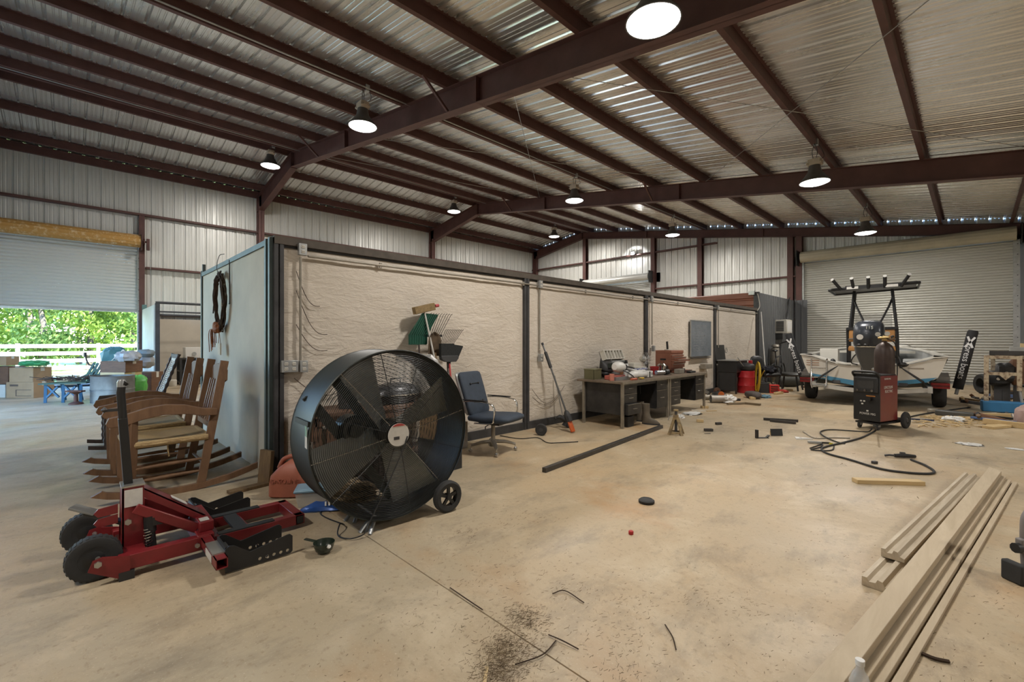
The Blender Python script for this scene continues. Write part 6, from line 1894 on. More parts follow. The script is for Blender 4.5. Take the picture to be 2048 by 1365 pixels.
# ------------------------------------------------------------------ welder, gas bottle and leads
MAT['welderred'] = M('welder_red', (.20, .02, .018), .3, .1, .2, 3, coat=.3)
MAT['bottle'] = M('brown_cylinder', (.075, .05, .042), .45, .3, .4, 6)
def welder():
    c = Vector((-1.16, 8.92, 0))
    t = thing('welding_machine', 'red and black wheeled welding machine on the open floor', 'welder', tuple(c), R(-19))
    t.scale = (.88, .92, 1.05)
    # local -Y is the front
    MB().bx(-.20, .20, -.03, .52, .13, .80).build('case', MAT['welderred'], t, bevel=.012)
    MB().bx(-.205, .205, -.05, -.02, .13, .83).build('front_panel', MAT['black'], t, bevel=.008)
    sc = MB().bx(-.19, .19, -.08, -.045, .55, .78).build('control_bezel', MAT['blackplastic'], t, bevel=.02)
    MB().bx(-.13, .13, -.084, -.078, .61, .73).build('display', M('display_grey', (.06, .06, .06), .2), sc)
    for x in (-.12, .0, .11):
        MB().cyl((x, -.082, .585), (x, -.10, .585), .018, n=12).build('knob', MAT['chrome'], sc)
    MB().tube(smooth_path([(-.19, -.04, .78), (-.19, -.10, .84), (-.12, -.12, .86), (.12, -.12, .86), (.19, -.10, .84), (.19, -.04, .78)], 4), .018, 8).build('front_handle', MAT['black'], t, smooth=True)
    MB().bx(-.18, .18, -.03, .5, .80, .815).build('lid', MAT['black'], t)
    MB().cyl((.07, -.05, .46), (.07, -.12, .46), .03, n=12).build('gun_socket', MAT['black'], t, smooth=True)
    MB().bx(.0, .14, -.056, -.05, .495, .51).build('orange_strip', M('orange_strip', (.5, .2, .04), .5), t)
    for x, zz in ((-.08, .42), (-.03, .42), (-.06, .38), (.02, .28)):
        MB().bx(x - .015, x + .015, -.056, -.05, zz - .01, zz + .01).build('front_mark', MAT['label'], t)
    text('front_lettering', 'POWER MIG', .045, MAT['label'], t, (.02, -.0515, .235), (R(90), 0, 0), .001)
    text('side_lettering', 'LINCOLN', .06, MAT['label'], t, (.2015, .22, .63), (R(90), 0, R(90)), .001)
    text('side_lettering', 'ELECTRIC', .055, MAT['label'], t, (.2015, .24, .57), (R(90), 0, R(90)), .001)
    text('side_lettering', 'POWER MIG', .035, MAT['label'], t, (.2015, .20, .755), (R(90), 0, R(90)), .001)
    MB().bx(-.2, .2, .5, .86, .10, .13).build('bottle_tray', MAT['black'], t)
    MB().bx(-.19, .19, -.02, .86, .085, .11).build('undercarriage', MAT['black'], t)
    for s in (-1, 1):
        w = MB().lathe([(.05, -.028), (.11, -.03), (.125, -.015), (.125, .015), (.11, .03), (.05, .028), (.05, -.028)], 26, (s * .25, .66, .125), 'x').build('rear_wheel', MAT['rubber'], t, smooth=True)
        MB().lathe([(0, -.03), (.03, -.034), (.055, -.01), (.055, .01), (.03, .034), (0, .03)], 18, (s * .25, .66, .125), 'x').build('hub', MAT['darksteel'], w, smooth=True)
        cs = MB().lathe([(0, -.016), (.045, -.016), (.05, 0), (.045, .016), (0, .016)], 18, (s * .14, .02, .05), 'x').build('caster', MAT['rubber'], t, smooth=True)
        MB().bx(s * .14 - .025, s * .14 + .025, .0, .06, .05, .10).build('fork', MAT['galv'], cs)
    MB().cyl((-.25, .66, .125), (.25, .66, .125), .012, n=8).build('axle', MAT['galv'], t)
    b = c + Matrix.Rotation(R(-19), 3, 'Z') @ Vector((-.09, .66, .13))
    g = thing('gas_cylinder', 'brown gas cylinder with brass regulator behind the welding machine', 'gas cylinder', tuple(b))
    MB().lathe([(.12, 0), (.135, .02), (.135, 1.02), (.13, 1.10), (.105, 1.17), (.06, 1.215), (.035, 1.23), (.035, 1.25)], 28).build('body', MAT['bottle'], g, smooth=True)
    BR = M('brass', (.55, .40, .18), .3, .8)
    MB().lathe([(.03, 1.25), (.035, 1.27), (.025, 1.30), (.025, 1.34), (.0, 1.345)], 14).build('valve', BR, g, smooth=True)
    rg = MB().cyl((0, -.02, 1.30), (0, -.10, 1.30), .028, n=12).cyl((-.07, -.1, 1.30), (.07, -.1, 1.31), .022, n=12).build('regulator', BR, g, smooth=True)
    for x, zz in ((-.07, 1.36), (.05, 1.37)):
        MB().cyl((x, -.11, zz), (x, -.135, zz), .035, n=16).cyl((x, -.1, 1.31), (x, -.11, zz), .008, n=6).build('gauge', M_gauge, rg)
    MB().cyl((.09, -.1, 1.31), (.13, -.1, 1.33), .02, n=10).build('knob', MAT['black'], rg)
    MB().tube(smooth_path([(.04, -.12, 1.29), (.14, -.05, 1.2), (.16, .02, .9), (.15, .0, .5), (.1, -.1, .3)], 6), .008, 6).build('gas_hose', MAT['black'], g, smooth=True)
M_gauge = M('gauge_face', (.55, .53, .48), .3, .4)
welder()
Z = .012
pts = [gp(1748, 852, .25), gp(1752, 860, .06)] + [gp(*q, Z) for q in ((1744, 866), (1722, 876), (1690, 885), (1655, 893), (1643, 899), (1656, 908), (1700, 920), (1760, 938), (1815, 946), (1858, 948), (1868, 943), (1850, 931), (1830, 923), (1822, 920))]
tag(MB().tube(smooth_path(pts, 6), .012, 8).build('welding_lead', MAT['rubber'], smooth=True), 'thick black welding lead looping over the floor to the torch', 'cable')
t = thing('welding_torch', 'black welding torch lying at the end of the lead', 'welding torch', tuple(gp(1808, 917)), R(38))
MB().tube([(.12, 0, .025), (0, 0, .03), (-.1, .0, .028)], [.018, .026, .02], 10).build('handle', MAT['black'], t, smooth=True)
MB().tube([(-.1, 0, .028), (-.15, .01, .03), (-.19, .03, .018)], .012, 8).build('neck', MAT['darksteel'], t, smooth=True)
pts = [gp(1744, 858, .08)] + [gp(*q, Z) for q in ((1735, 864), (1700, 862), (1660, 860), (1641, 864), (1648, 873), (1672, 884), (1690, 888))]
tag(MB().tube(smooth_path(pts, 6), .009, 8).build('ground_lead', MAT['rubber'], smooth=True), 'thinner ground lead curving left of the welding machine', 'cable')
pts = [gp(*q, .008) for q in ((1606, 864), (1630, 877), (1665, 876), (1700, 877))]
tag(MB().tube(smooth_path(pts, 4), .008, 6).build('metal_rod', MAT['conduit'], smooth=True), 'thin bent metal rod lying left of the leads', 'rod')
pts = [gp(*q, .009) for q in ((1620, 897), (1634, 892), (1645, 889), (1640, 895), (1622, 900), (1650, 902), (1665, 900), (1668, 893))]
tag(MB().tube(smooth_path(pts, 4), .008, 6).build('clamp_lead', MAT['rubber'], smooth=True), 'small tangle of black lead at the ground clamp', 'cable')
t = thing('ground_clamp', 'pale metal ground clamp with yellow tip on the floor', 'clamp', tuple(gp(1640, 889)), R(20))
MB().box((-.06, 0, .02), (.16, .03, .03)).build('jaw', MAT['galv'], t, bevel=.005)
MB().box((.06, .02, .02), (.12, .02, .02), (0, 0, R(12))).build('grip', MAT['black'], t)
MB().box((.12, -.01, .02), (.04, .02, .02)).build('tip', M('yellow_tip', (.6, .5, .05), .5), t)
t = thing('scrap_bracket', 'white triangular plastic bracket on the floor', 'bracket', tuple(gp(1606, 879)), R(35))
plate([(-.11, -.06), (.12, -.02), (-.08, .07)], [(-.03, 0, .022)], .02, 'body', MAT['white'], t, lambda u, v, w: (u, v, w))
crumple('paper_scrap', tuple(gp(1941, 890)), (.12, .1, .015), MAT['white'], 'white paper scrap on the floor right of the welder', 'paper', 31, .35, z0=.002)
crumple('paper_scrap', tuple(gp(2030, 899)), (.08, .06, .008), MAT['white'], 'small white paper scrap near the right edge', 'paper', 32, .2, z0=.002)
pts = [gp(1790, 842, .03)] + [gp(*q, .014) for q in ((1812, 836), (1850, 828), (1890, 822), (1940, 815))]
tag(MB().tube(smooth_path(pts, 5), .014, 8).build('power_cable', MAT['rubber'], smooth=True), 'thick black cable from the welder to the right wall', 'cable')
t = thing('cable_plug', 'grey plug joint on the thick cable', 'plug', tuple(gp(1866, 826)), R(60))
MB().bx(-.1, .1, -.045, .045, 0, .08).build('body', MAT['conduit'], t, bevel=.02)

# ------------------------------------------------------------------ grill, barrel, chairs and clutter at the far end of the partition
def smoker():
    y = at_x(1447, 720, -4.62).y
    t = thing('gas_grill', 'black tool cart with raised lid against the last wall bay', 'grill', (-4.55, y + .45, 0))
    MB().bx(-.24, .24, -.40, .40, .55, .86).build('body', MAT['black'], t, bevel=.01)
    MB().bx(-.23, -.20, -.36, .30, .86, 1.30).build('raised_lid', MAT['black'], t, rot=(0, R(-6), 0))
    MB().lathe([(.05, 0), (.075, 0), (.075, .01), (.05, .01), (.05, 0)], 18, (-.24, .18, 1.12), 'x').build('gauge_ring', MAT['chrome'], t)
    MB().bx(-.25, .27, -.42, .42, .855, .875).build('shelf_edge', MAT['galv'], t)
    MB().bx(-.2, .22, .1, .9, .74, .78).build('side_shelf', MAT['black'], t)
    for x in (-.22, .22):
        for yy in (-.38, .38):
            MB().bx(x - .02, x + .02, yy - .02, yy + .02, 0, .55).build('leg', MAT['black'], t)
    MB().bx(-.23, -.2, -.38, .38, .08, .55).bx(-.22, .22, -.39, -.36, .08, .55).build('cabinet_panel', MAT['blackplastic'], t)
    MB().bx(-.22, .2, .5, .52, .4, .76).build('side_bracket', MAT['darksteel'], t)
    MB().tube(smooth_path([(.25, -.35, .95), (.3, -.15, .75), (.35, .1, .62), (.36, .25, .6)], 5), .01, 6).build('hose', MAT['galv'], t, smooth=True)
smoker()
def barrel():
    c = gp(1492, 786)
    t = thing('steel_drum', 'bright red drum with a dark lid by the black grill', 'drum', (c.x, c.y, 0))
    BR = M('drum_red', (.42, .02, .025), .35, .1, .2)
    MB().lathe([(.20, 0), (.21, .01), (.21, .18), (.218, .2), (.21, .22), (.21, .40), (.218, .42), (.21, .44), (.21, .58), (.2, .59)], 28).build('body', BR, t, smooth=True)
    MB().blob((0, 0, .68), (.215, .215, .115), 18, 9, 4, .04, .7).build('bag_lid', MAT['blackplastic'], t, smooth=True)
    MB().bx(.02, .10, .12, .2, .6, .86).build('red_upright', BR, t)
    g = thing('yellow_cord_coil', 'coil of yellow extension cord hanging on the red drum', 'cord', (c.x + .16, c.y + .06, 0), R(40))
    YC = M('yellow_cord', (.62, .42, .03), .5)
    for k in range(7):
        rr = .10 + .012 * k; zz = .46
        pts = [(.10 + .012 * (k % 3) + .02 * math.sin(a), rr * math.cos(a) * .9, zz - .05 + (.36 + .02 * (k % 4)) * math.sin(a)) for a in [2 * PI * i / 24 for i in range(24)]]
        MB().tube(pts, .011, 6, closed=True).build('loop', YC, g, smooth=True)
    MB().tube(smooth_path([(.1, -.42, .62), (.12, -.25, .52), (.1, -.05, .25), (.1, .08, .08)], 5), .012, 6).build('tail', YC, g, smooth=True)
    g = thing('caulk_gun', 'yellow spray gun hooked on the grill beside the red drum', 'tool', (c.x - .12, c.y - .28, .62))
    MB().cyl((0, 0, 0), (0, 0, .26), .028, n=10).build('tube', YC, g, smooth=True)
    MB().bx(-.02, .05, -.02, .02, .02, .05).build('trigger', MAT['black'], g)
barrel()
def black_chair():
    t = thing('office_chair', 'worn black four-legged office armchair piled with dark clothes', 'chair', (-4.02, 13.75, 0), R(-25))
    BL = M('black_vinyl', (.02, .02, .021), .4, 0, .3)
    MB().bx(-.27, .27, -.28, .26, .40, .50).build('seat', BL, t, bevel=.04)
    rg = []
    for z, w, th, x in ((.48, .24, .08, -.22), (.65, .27, .12, -.26), (.82, .26, .12, -.30), (.92, .20, .09, -.32), (.96, .1, .04, -.33)):
        rg.append([(x + th / 2 * math.sin(2 * PI * j / 18), w * math.cos(2 * PI * j / 18), z) for j in range(18)])
    MB().loft(rg).build('backrest', BL, t, smooth=True)
    for x in (-.24, .24):
        for yy in (-.26, .26):
            MB().bar((x * .9, yy * .9, .42), (x * 1.15, yy * 1.1, 0), .035, .025).build('leg', MAT['black'], t)
    for s in (-1, 1):
        MB().tube(smooth_path([(-.25, s * .30, .66), (0, s * .31, .68), (.2, s * .30, .64), (.22, s * .29, .45)], 4), .022, 8).build('arm', BL, t, smooth=True)
    crumple('dark_clothes', tuple(Vector((-3.98, 13.72, .58))), (.2, .22, .1), M('dark_cloth', (.012, .013, .02), .9), 'dark clothes heaped on the black armchair', 'clothes', 14, .2, z0=.5)
black_chair()
def stool():
    t = thing('low_stool', 'low dark padded stool right of the black armchair', 'stool', (-3.62, 14.5, 0))
    MB().blob((0, 0, .44), (.30, .30, .06), 18, 8, 1, .0, .8).build('cushion', M('grey_vinyl', (.045, .045, .042), .5), t, smooth=True)
    for x in (-.2, .2):
        for yy in (-.2, .2):
            MB().bar((x, yy, .40), (x * 1.25, yy * 1.25, 0), .035, .03).build('leg', MAT['black'], t)
stool()
c = gp(1506, 797)
tag(MB().blob((0, 0, .085), (.14, .26, .085), 18, 9, 3, .02, .75).build('round_cushion', M('dusty_grey_cushion', (.10, .085, .08), .85, 0, .3, 12), smooth=True, loc=tuple(c), rot=(0, 0, R(45))), 'dusty grey oval cushion on the floor before the red drum', 'cushion')
crumple('blue_cloth', tuple(gp(1530, 796) + Vector((0, 0, .02))), (.12, .14, .05), M('sky_blue_cloth', (.16, .28, .36), .9), 'light blue cloth on the floor by the grey cushion', 'cloth', 9, .25, z0=.002)
c = gp(1540, 786)
t = thing('tool_crate', 'black tool box with red front tray on the floor', 'tool box', tuple(c), R(25))
MB().bx(-.34, -.04, -.14, .16, 0, .27).build('body', MAT['blackplastic'], t, bevel=.012)
MB().tube([(-.3, 0, .27), (-.28, 0, .33), (-.1, 0, .33), (-.08, 0, .27)], .012, 8).build('handle', MAT['blackplastic'], t, smooth=True)
rt = MB().bx(-.03, .20, -.12, .12, 0, .22).build('red_tray', M('bright_red', (.55, .03, .02), .45), t, bevel=.01)
for k in range(3):
    MB().bx(.0, .17, -.125, -.119, .05 + .055 * k, .075 + .055 * k).build('slot', MAT['black'], rt)
crumple('red_rag', tuple(gp(1562, 785) + Vector((0, 0, .02))), (.16, .16, .045), M('red_rag_cloth', (.48, .05, .03), .9), 'red rag spilling beside the tool box', 'rag', 17, .3, z0=.002)
c = gp(1575, 774)
tag(MB().lathe([(.12, -.3), (.16, -.28), (.17, 0), (.16, .28), (.12, .3)], 18, (0, 0, .17), 'y').build('rolled_mat', M('dark_olive_roll', (.06, .06, .05), .7), smooth=True, loc=tuple(c), rot=(0, 0, R(-50))), 'dark rolled mat on the floor behind the chairs', 'rolled mat')
bit('wood_block', 1557, 789, (.34, .09, .06), 80, MAT['lumber'], 'pale wood offcut in front of the armchair legs', 'wood block')
bit('wood_block', 1579, 783, (.16, .12, .06), 20, MAT['lumber'], 'pale wood block in front of the low stool', 'wood block')
bit('wood_block', 1607, 776, (.12, .08, .05), 20, M('brown_bit', (.16, .08, .05), .8), 'small brown block at the foot of the left guide post', 'block')
tag(MB().box((0, 0, .01), (.5, .8, .02)).build('foam_sheet', M('teal_foam', (.20, .42, .46), .8), loc=(-3.85, 16.6, .3), rot=(R(3), 0, R(30))), 'pale teal foam sheet lying beyond the stool', 'foam sheet')
tag(MB().bx(-.25, .25, -.4, .4, 0, .3).build('scrap_box', MAT['blackplastic'], loc=(-3.85, 16.6, 0), rot=(0, 0, R(30))), 'dark box beneath the teal foam sheet', 'box')
def exercise_bike():
    t = thing('bicycle_frame', 'dark tangle of a bicycle leaning on the grey office wall', 'bicycle', (-4.45, 16.4, 0))
    for yy in (-.45, .5):
        MB().tube([(0, yy + .32 * math.cos(a), .33 + .32 * math.sin(a)) for a in [2 * PI * i / 28 for i in range(28)]], .02, 6, closed=True).build('wheel', MAT['rubber'], t, smooth=True)
    for p, q in (((0, -.45, .33), (0, -.2, .85)), ((0, -.2, .85), (0, .3, .9)), ((0, .3, .9), (0, .5, .33)), ((0, -.2, .85), (0, .05, .35)), ((0, .05, .35), (0, .3, .88)), ((0, -.45, .33), (0, .05, .35)), ((0, .3, .9), (0, .25, 1.3)), ((0, .25, 1.3), (.3, .2, 1.4)), ((0, -.2, .85), (0, -.26, 1.05))):
        MB().cyl(p, q, .022, n=8).build('frame_tube', MAT['darksteel'], t)
    MB().blob((0, -.27, 1.07), (.08, .13, .04), 12, 8).build('saddle', MAT['black'], t, smooth=True)
    MB().cyl((-.1, .05, .35), (.16, .05, .35), .05, n=12).build('crank', MAT['darksteel'], t)
exercise_bike()
def ac_unit():
    a = at_x(1549, 640, XP); b_ = at_x(1549, 667, XP)
    t = thing('window_air_conditioner', 'white window air conditioner sticking out of the grey office wall', 'air conditioner', (XP + .02, a.y, b_.z))
    h_ = a.z - b_.z
    MB().bx(0, .36, 0, .66, 0, h_).build('case', MAT['offwhite'], t, bevel=.012)
    g = MB().bx(.03, .27, -.006, .0, .06, h_ - .06).build('grille', MAT['darksteel'], t)
    for k in range(6):
        MB().bx(.03, .27, -.012, -.004, .07 + k * (h_ - .14) / 6, .085 + k * (h_ - .14) / 6).build('louvre', MAT['conduit'], g)
    MB().bx(.362, .366, .05, .6, .05, h_ - .05).build('back_panel', MAT['white'], t)
    MB().bx(0, .2, .1, .14, -.22, 0).build('bracket', MAT['darksteel'], t)
ac_unit()
p = at_x(1533, 693, XP)
t = thing('propane_tank', 'pale cylinder tank with rounded cap against the grey wall', 'tank', (XP + .22, 16.95, 0))
MB().lathe([(.15, 0), (.16, .02), (.16, 1.05), (.14, 1.12), (.08, 1.16), (.08, 1.22)], 22).build('body', MAT['conduit'], t, smooth=True)
MB().lathe([(.12, 1.18), (.13, 1.2), (.10, 1.26), (0, 1.28)], 18).build('cap', MAT['conduit'], t, smooth=True)
tag(MB().cyl((-4.70, 15.6, 2.30), (-4.25, 14.6, .0), .014, n=8).build('white_pole', MAT['white'], smooth=True), 'slender white pole leaning at the end of the partition', 'pole')
tag(MB().tube([(XP + .05, 19.3, 3.0), (XP + .05, 19.2, 2.95), (XP + .1, 18.6, 1.75)], .02, 6).build('black_cable', MAT['black']), 'black cable dropping to the air conditioner', 'cable')
tag(MB().tube(smooth_path([(XP + .03, Y1P - .1, 2.9), (XP + .05, Y1P - .05, 2.75), (XP + .07, Y1P - .02, 2.5), (XP + .03, Y1P - .12, 2.35)], 4), .012, 6).build('flex_conduit', MAT['offwhite'], smooth=True), 'pale flexible conduit at the office corner', 'conduit')
tag(MB().bx(XP - .25, XP - .08, Y1P - .08, Y1P + .04, 2.88, 3.0).build('junction_box', MAT['galv']), 'grey junction box on top of the office corner', 'junction box')

# left of the boat: bottles on the trailer step
for k, (x, y, r, h, mm, cp, lb) in enumerate(((-2.52, 12.42, .07, .30, M('clear_jug', (.45, .47, .47), .3), M('orange_lid', (.6, .32, .08), .5), 'pale jug with orange cap on the left trailer fender'), (-2.68, 12.46, .06, .22, M('milky_bottle', (.5, .5, .48), .4), MAT['white'], 'milky bottle beside the jug on the trailer fender'))):
    spray_can(x, y, .60 - .0, r, h, mm, cp, lb, 'bottle')

# ------------------------------------------------------------------ right edge: frame table, lumber, clutter
MAT['creamrust'] = rusty('flaking_cream_paint', (.44, .36, .25), (.14, .085, .05), .47, .60, 11)
def frame_table():
    t = thing('steel_table_stand', 'tall flaking cream steel table stand at the right edge', 'table stand', (.17, 12.96, 0))
    z1 = 1.09
    for (x, y) in ((0, 0), (.44, .05), (.12, 1.5), (.7, 1.6)):
        MB().bx(x - .035, x + .035, y - .035, y + .035, .42 if x == .44 else 0, z1).build('leg', MAT['creamrust'], t, bevel=.004)
    MB().cyl((.44, .05, .45), (.50, .05, 0), .022, n=10).build('pipe_leg', MAT['galv'], t, smooth=True)
    for p, q in (((0, 0, z1 - .03), (.44, .05, z1 - .03)), ((0, 0, z1 - .03), (.12, 1.5, z1 - .03)), ((.44, .05, z1 - .03), (.7, 1.6, z1 - .03)), ((.12, 1.5, z1 - .03), (.7, 1.6, z1 - .03)), ((0, 0, .74), (.44, .05, .74)), ((.12, 1.5, .74), (.7, 1.6, .74))):
        MB().bar(p, q, .05, .06).build('rail', MAT['creamrust'], t)
    MB().prism([(.18, .71), (.34, .71), (.26, .62)], 'xz', .0, .02).build('gusset', MAT['creamrust'], t)
    tag(MB().bx(-.4, .9, -.05, .03, 0, .09).build('steel_beam', MAT['tubesteel'], bevel=.004, loc=(.62, 13.55, 1.09), rot=(0, 0, R(4))), 'dark steel beam lying across the cream table stand', 'steel beam')
    tag(MB().bx(-.25, .35, -.16, .16, 0, .16).build('parts_box', M('grey_parts_box', (.35, .35, .33), .6), bevel=.006, loc=(.78, 14.3, 1.09)), 'pale grey box on the stand at the right edge', 'box')
    tag(MB().bx(-.12, .2, -.07, .07, 0, .08).build('timber_block', MAT['lumber'], loc=(.80, 14.3, 1.25)), 'small timber block on top of the pale grey box', 'timber')
frame_table()
def tyre(px, py, r, label, rx=0):
    c = gp(px, py)
    return tag(MB().lathe([(r * .55, -.09), (r * .9, -.1), (r, -.06), (r, .06), (r * .9, .1), (r * .55, .09), (r * .55, -.09)], 26, (0, 0, 0), 'x').build('tyre', MAT['rubber'], smooth=True, loc=(c.x, c.y, r if rx == 0 else .1), rot=(0, rx, R(30))), label, 'tyre')
tyre(1968, 788, .26, 'worn tyre standing under the cream stand')
tyre(1982, 776, .28, 'second tyre lying behind the cream stand', R(90))
c = gp(2018, 825)
tag(MB().box((0, 0, .1), (.75, .3, .2), (0, 0, 0)).build('blue_tote', M('bright_blue_plastic', (.03, .16, .34), .45, 0, .2), bevel=.015, loc=(c.x, c.y, 0), rot=(0, 0, R(6))), 'bright blue flat tote on the floor at the right edge', 'tote')
c = gp(2042, 850)
crumple('pink_bag', (c.x + .08, c.y, .12), (.16, .14, .2), M('dusty_pink', (.42, .30, .27), .8), 'dusty pink bag at the right edge of the picture', 'bag', 41, .12, z0=.002)
tag(MB().lathe([(.0, 0), (.16, .0), (.18, .04), (.15, .07), (.12, .05), (.0, .04)], 20).build('black_hose_ring', MAT['rubber'], smooth=True, loc=tuple(gp(2018, 836))), 'flat black rubber ring in front of the blue tote', 'ring')
rnd = random.Random(77)
MAT['scrap'] = [MAT['black'], MAT['darksteel'], MAT['pine'], MAT['conduit'], M('rust_scrap', (.18, .09, .05), .8), MAT['lumber'], M('blue_scrap', (.08, .14, .3), .6)]
words_ = ['black', 'dark steel', 'weathered', 'grey', 'rusty', 'pale wood', 'blue']
spots = [(1962, 806), (1950, 800), (1940, 806), (1985, 800), (1998, 796), (2010, 802), (2022, 797), (2034, 803), (2005, 790), (2025, 788), (1990, 812), (1978, 842), (1996, 838), (1986, 846), (2008, 842), (1955, 812)]
pl_ = ['left of the cream stand, low', 'far left under the cream stand', 'furthest left before the cream stand', 'under the middle of the cream stand', 'behind the blue tote', 'above the blue tote', 'right of the blue tote, rear', 'right edge behind the tote', 'deep under the stand', 'deep at the right edge', 'at the left end of the blue tote', 'in front of the cream leg', 'in front of the blue tote', 'front left of the black ring', 'beside the black ring', 'beside the cream leg base']
for k, (px, py) in enumerate(spots):
    c = gp(px, py)
    m_ = k % 7
    L_ = rnd.uniform(.2, .55)
    t = thing('scrap_piece', f'{words_[m_]} scrap piece {pl_[k]}', 'scrap', (c.x, c.y, 0), rnd.random() * PI, 'scrap heaped around the cream stand')
    MB().box((0, 0, .05), (L_, rnd.uniform(.04, .1), rnd.uniform(.03, .09)), (0, rnd.uniform(-.1, .1), 0)).build('bar', MAT['scrap'][m_], t, bevel=.006)
    MB().cyl((L_ * .3, 0, .05), (L_ * .3, .06, .11), .03, n=10).build('knob', MAT['scrap'][(m_ + 3) % 7], t, smooth=True)
for k, (px, py, d, zz, lb) in enumerate(((2012, 745, (.16, .3, .2), .74, 'dark power tool on the cream stand rail'), (2035, 742, (.12, .25, .3), .60, 'reddish machine part at the right edge'), (1996, 757, (.2, .2, .16), .35, 'dark motor body behind the stand'))):
    c = at_y(px, py, 14.2)
    t = thing('machine_part', lb, 'machine part', (c.x, 14.2, 0))
    MB().blob((0, 0, c.z), (d[0], d[1], d[2]), 12, 8, k + 3, .08, .6).build('body', MAT['scrap'][(1, 4, 0)[k]], t, smooth=True)
    MB().bx(-.06, .06, -.06, .06, 0, max(.02, c.z - d[2] * .6)).build('pedestal', MAT['darksteel'], t)
    MB().cyl((0, -d[1] * 1.2, c.z), (0, d[1] * 1.2, c.z), .03, n=10).build('spindle', MAT['chrome'], t, smooth=True)
# lumber and wood chips
for k, (a, b_, w, h_, z0, lb) in enumerate((((1968, 848), (2062, 860), .09, .09, 0, 'thick fresh timber at the right edge of the floor'), ((1935, 838), (1982, 846), .09, .04, 0, 'flat pale plank pointing at the blue tote'), ((1975, 858), (2040, 852), .14, .04, 0, 'flat pale plank in front of the thick timber'), ((1905, 838), (1945, 835), .08, .03, 0, 'flat pale plank left of the lumber heap'))):
    p, q = gp(*a), gp(*b_)
    tag(MB().bar((p.x, p.y, z0 + h_ / 2), (q.x, q.y, z0 + h_ / 2), w, h_).build('timber', MAT['lumber'], bevel=.003), lb, 'timber')
p, q = gp(1872, 830), gp(1950, 838)
tag(MB().bar((p.x, p.y, .05), (q.x, q.y, .05), .16, .1).build('gutter_length', M('dark_grey_gutter', (.09, .09, .085), .5, .3), bevel=.02), 'dark grey gutter length on the floor behind the chips', 'gutter')
p, q = gp(1822, 840), gp(1868, 843)
tag(MB().bar((p.x, p.y, .012), (q.x, q.y, .012), .03, .024).build('blue_rod', M('navy_rod', (.03, .05, .12), .5)), 'short navy rod lying left of the wood chips', 'rod')
crumple('plastic_scrap', tuple(gp(1907, 842) + Vector((0, 0, .02))), (.14, .12, .05), MAT['white'], 'white plastic scrap on the wood chips', 'plastic scrap', 52, .25, z0=.002)
def chips():
    rnd = random.Random(99)
    mb = MB()
    for k in range(260):
        px = 1830 + 215 * rnd.random() ** .8
        py = 833 + 24 * rnd.random() ** 1.3
        c = gp(px, py)
        mb.box((c.x, c.y, .008 + rnd.random() * .01), (rnd.uniform(.03, .16), rnd.uniform(.01, .04), .008), (rnd.uniform(-.2, .2), rnd.uniform(-.2, .2), rnd.random() * PI))
    tag(mb.build('wood_chips', MAT['lumber']), 'scatter of pale wood chips on the floor at right', 'wood chips', None, 'stuff')
chips()

# ------------------------------------------------------------------ boards in the right foreground
def quad_board(name, corners, z0, z1, mat, label):
    """long board from its four top corners in the floor plan"""
    mb = MB().prism([(c.x, c.y) for c in corners], 'xy', z0, z1)
    return tag(mb.build(name, mat, bevel=.002), label, 'board')
def along(p, q, s):   # extend beyond the picture's lower edge
    return p + (p - q) * s
ZT = .105
fl, fr = gp(1979, 934, ZT), gp(2003, 943, ZT)
nl, nr = gp(1612, 1365, ZT), gp(1688, 1365, ZT)
nl2, nr2 = along(nl, fl, .05), along(nr, fr, .05)
quad_board('wide_board', [nl2, nr2, fr, fl], .062, ZT, MAT['osb'], 'wide pale laminated board on top of the lumber stack')
d_ = (fl - nl).normalized(); sd = Vector((d_.y, -d_.x, 0))
for k, (off, w, za, zb, lb) in enumerate(((.0, .10, .0, .06, 'middle board of the lumber stack, below the wide one'), (.105, .05, .0, .035, 'narrow board edge at the right of the lumber stack'), (.165, .03, .0, .02, 'thin strip at the far right of the lumber stack'))):
    a = nr2.copy(); b_ = fr.copy(); a.z = b_.z = 0
    o0 = a - sd * .10 + sd * off if k == 0 else a + sd * (off - .09)
    o1 = b_ - sd * .10 + sd * off if k == 0 else b_ + sd * (off - .09)
    ww = .13 if k == 0 else w
    quad_board('under_board', [o0, o0 + sd * ww, o1 + sd * ww, o1], za, zb, MAT['osb'], lb)
MAT['trim'] = wood('painted_trim', (.60, .52, .40), (.42, .34, .24), (12, 1.2, 12))
def moulding(a, b_, w, label, z0=0):
    d = (b_ - a); L_ = d.length
    prof_ = [(-w / 2, 0), (w / 2, 0), (w / 2, .02), (w * .3, .028), (w * .22, .05), (w * .05, .055), (-w * .02, .035), (-w * .25, .03), (-w * .32, .05), (-w / 2, .05)]
    o = MB().prism(prof_, 'xz', 0, L_).build('trim_moulding', MAT['trim'], loc=(a.x, a.y, z0), rot=(0, 0, math.atan2(d.y, d.x) - PI / 2))
    return tag(o, label, 'moulding')
moulding(gp(1752, 1180), gp(1925, 985), .13, 'grooved pale moulding left of the wide board, nearer end')
moulding(gp(1785, 1120, .055), gp(1945, 958, .055), .11, 'second pale moulding lying on the first', .056)
c = gp(1776, 968)
t = tag(MB().box((0, 0, .02), (.60, .09, .04)).build('lumber_offcut', MAT['lumber'], bevel=.003, loc=(c.x, c.y, 0), rot=(0, 0, math.atan2((gp(1842, 970) - gp(1712, 966)).y, (gp(1842, 970) - gp(1712, 966)).x))), 'short yellow lumber offcut lying on the open floor', 'lumber')
p = gp(1888, 1012)
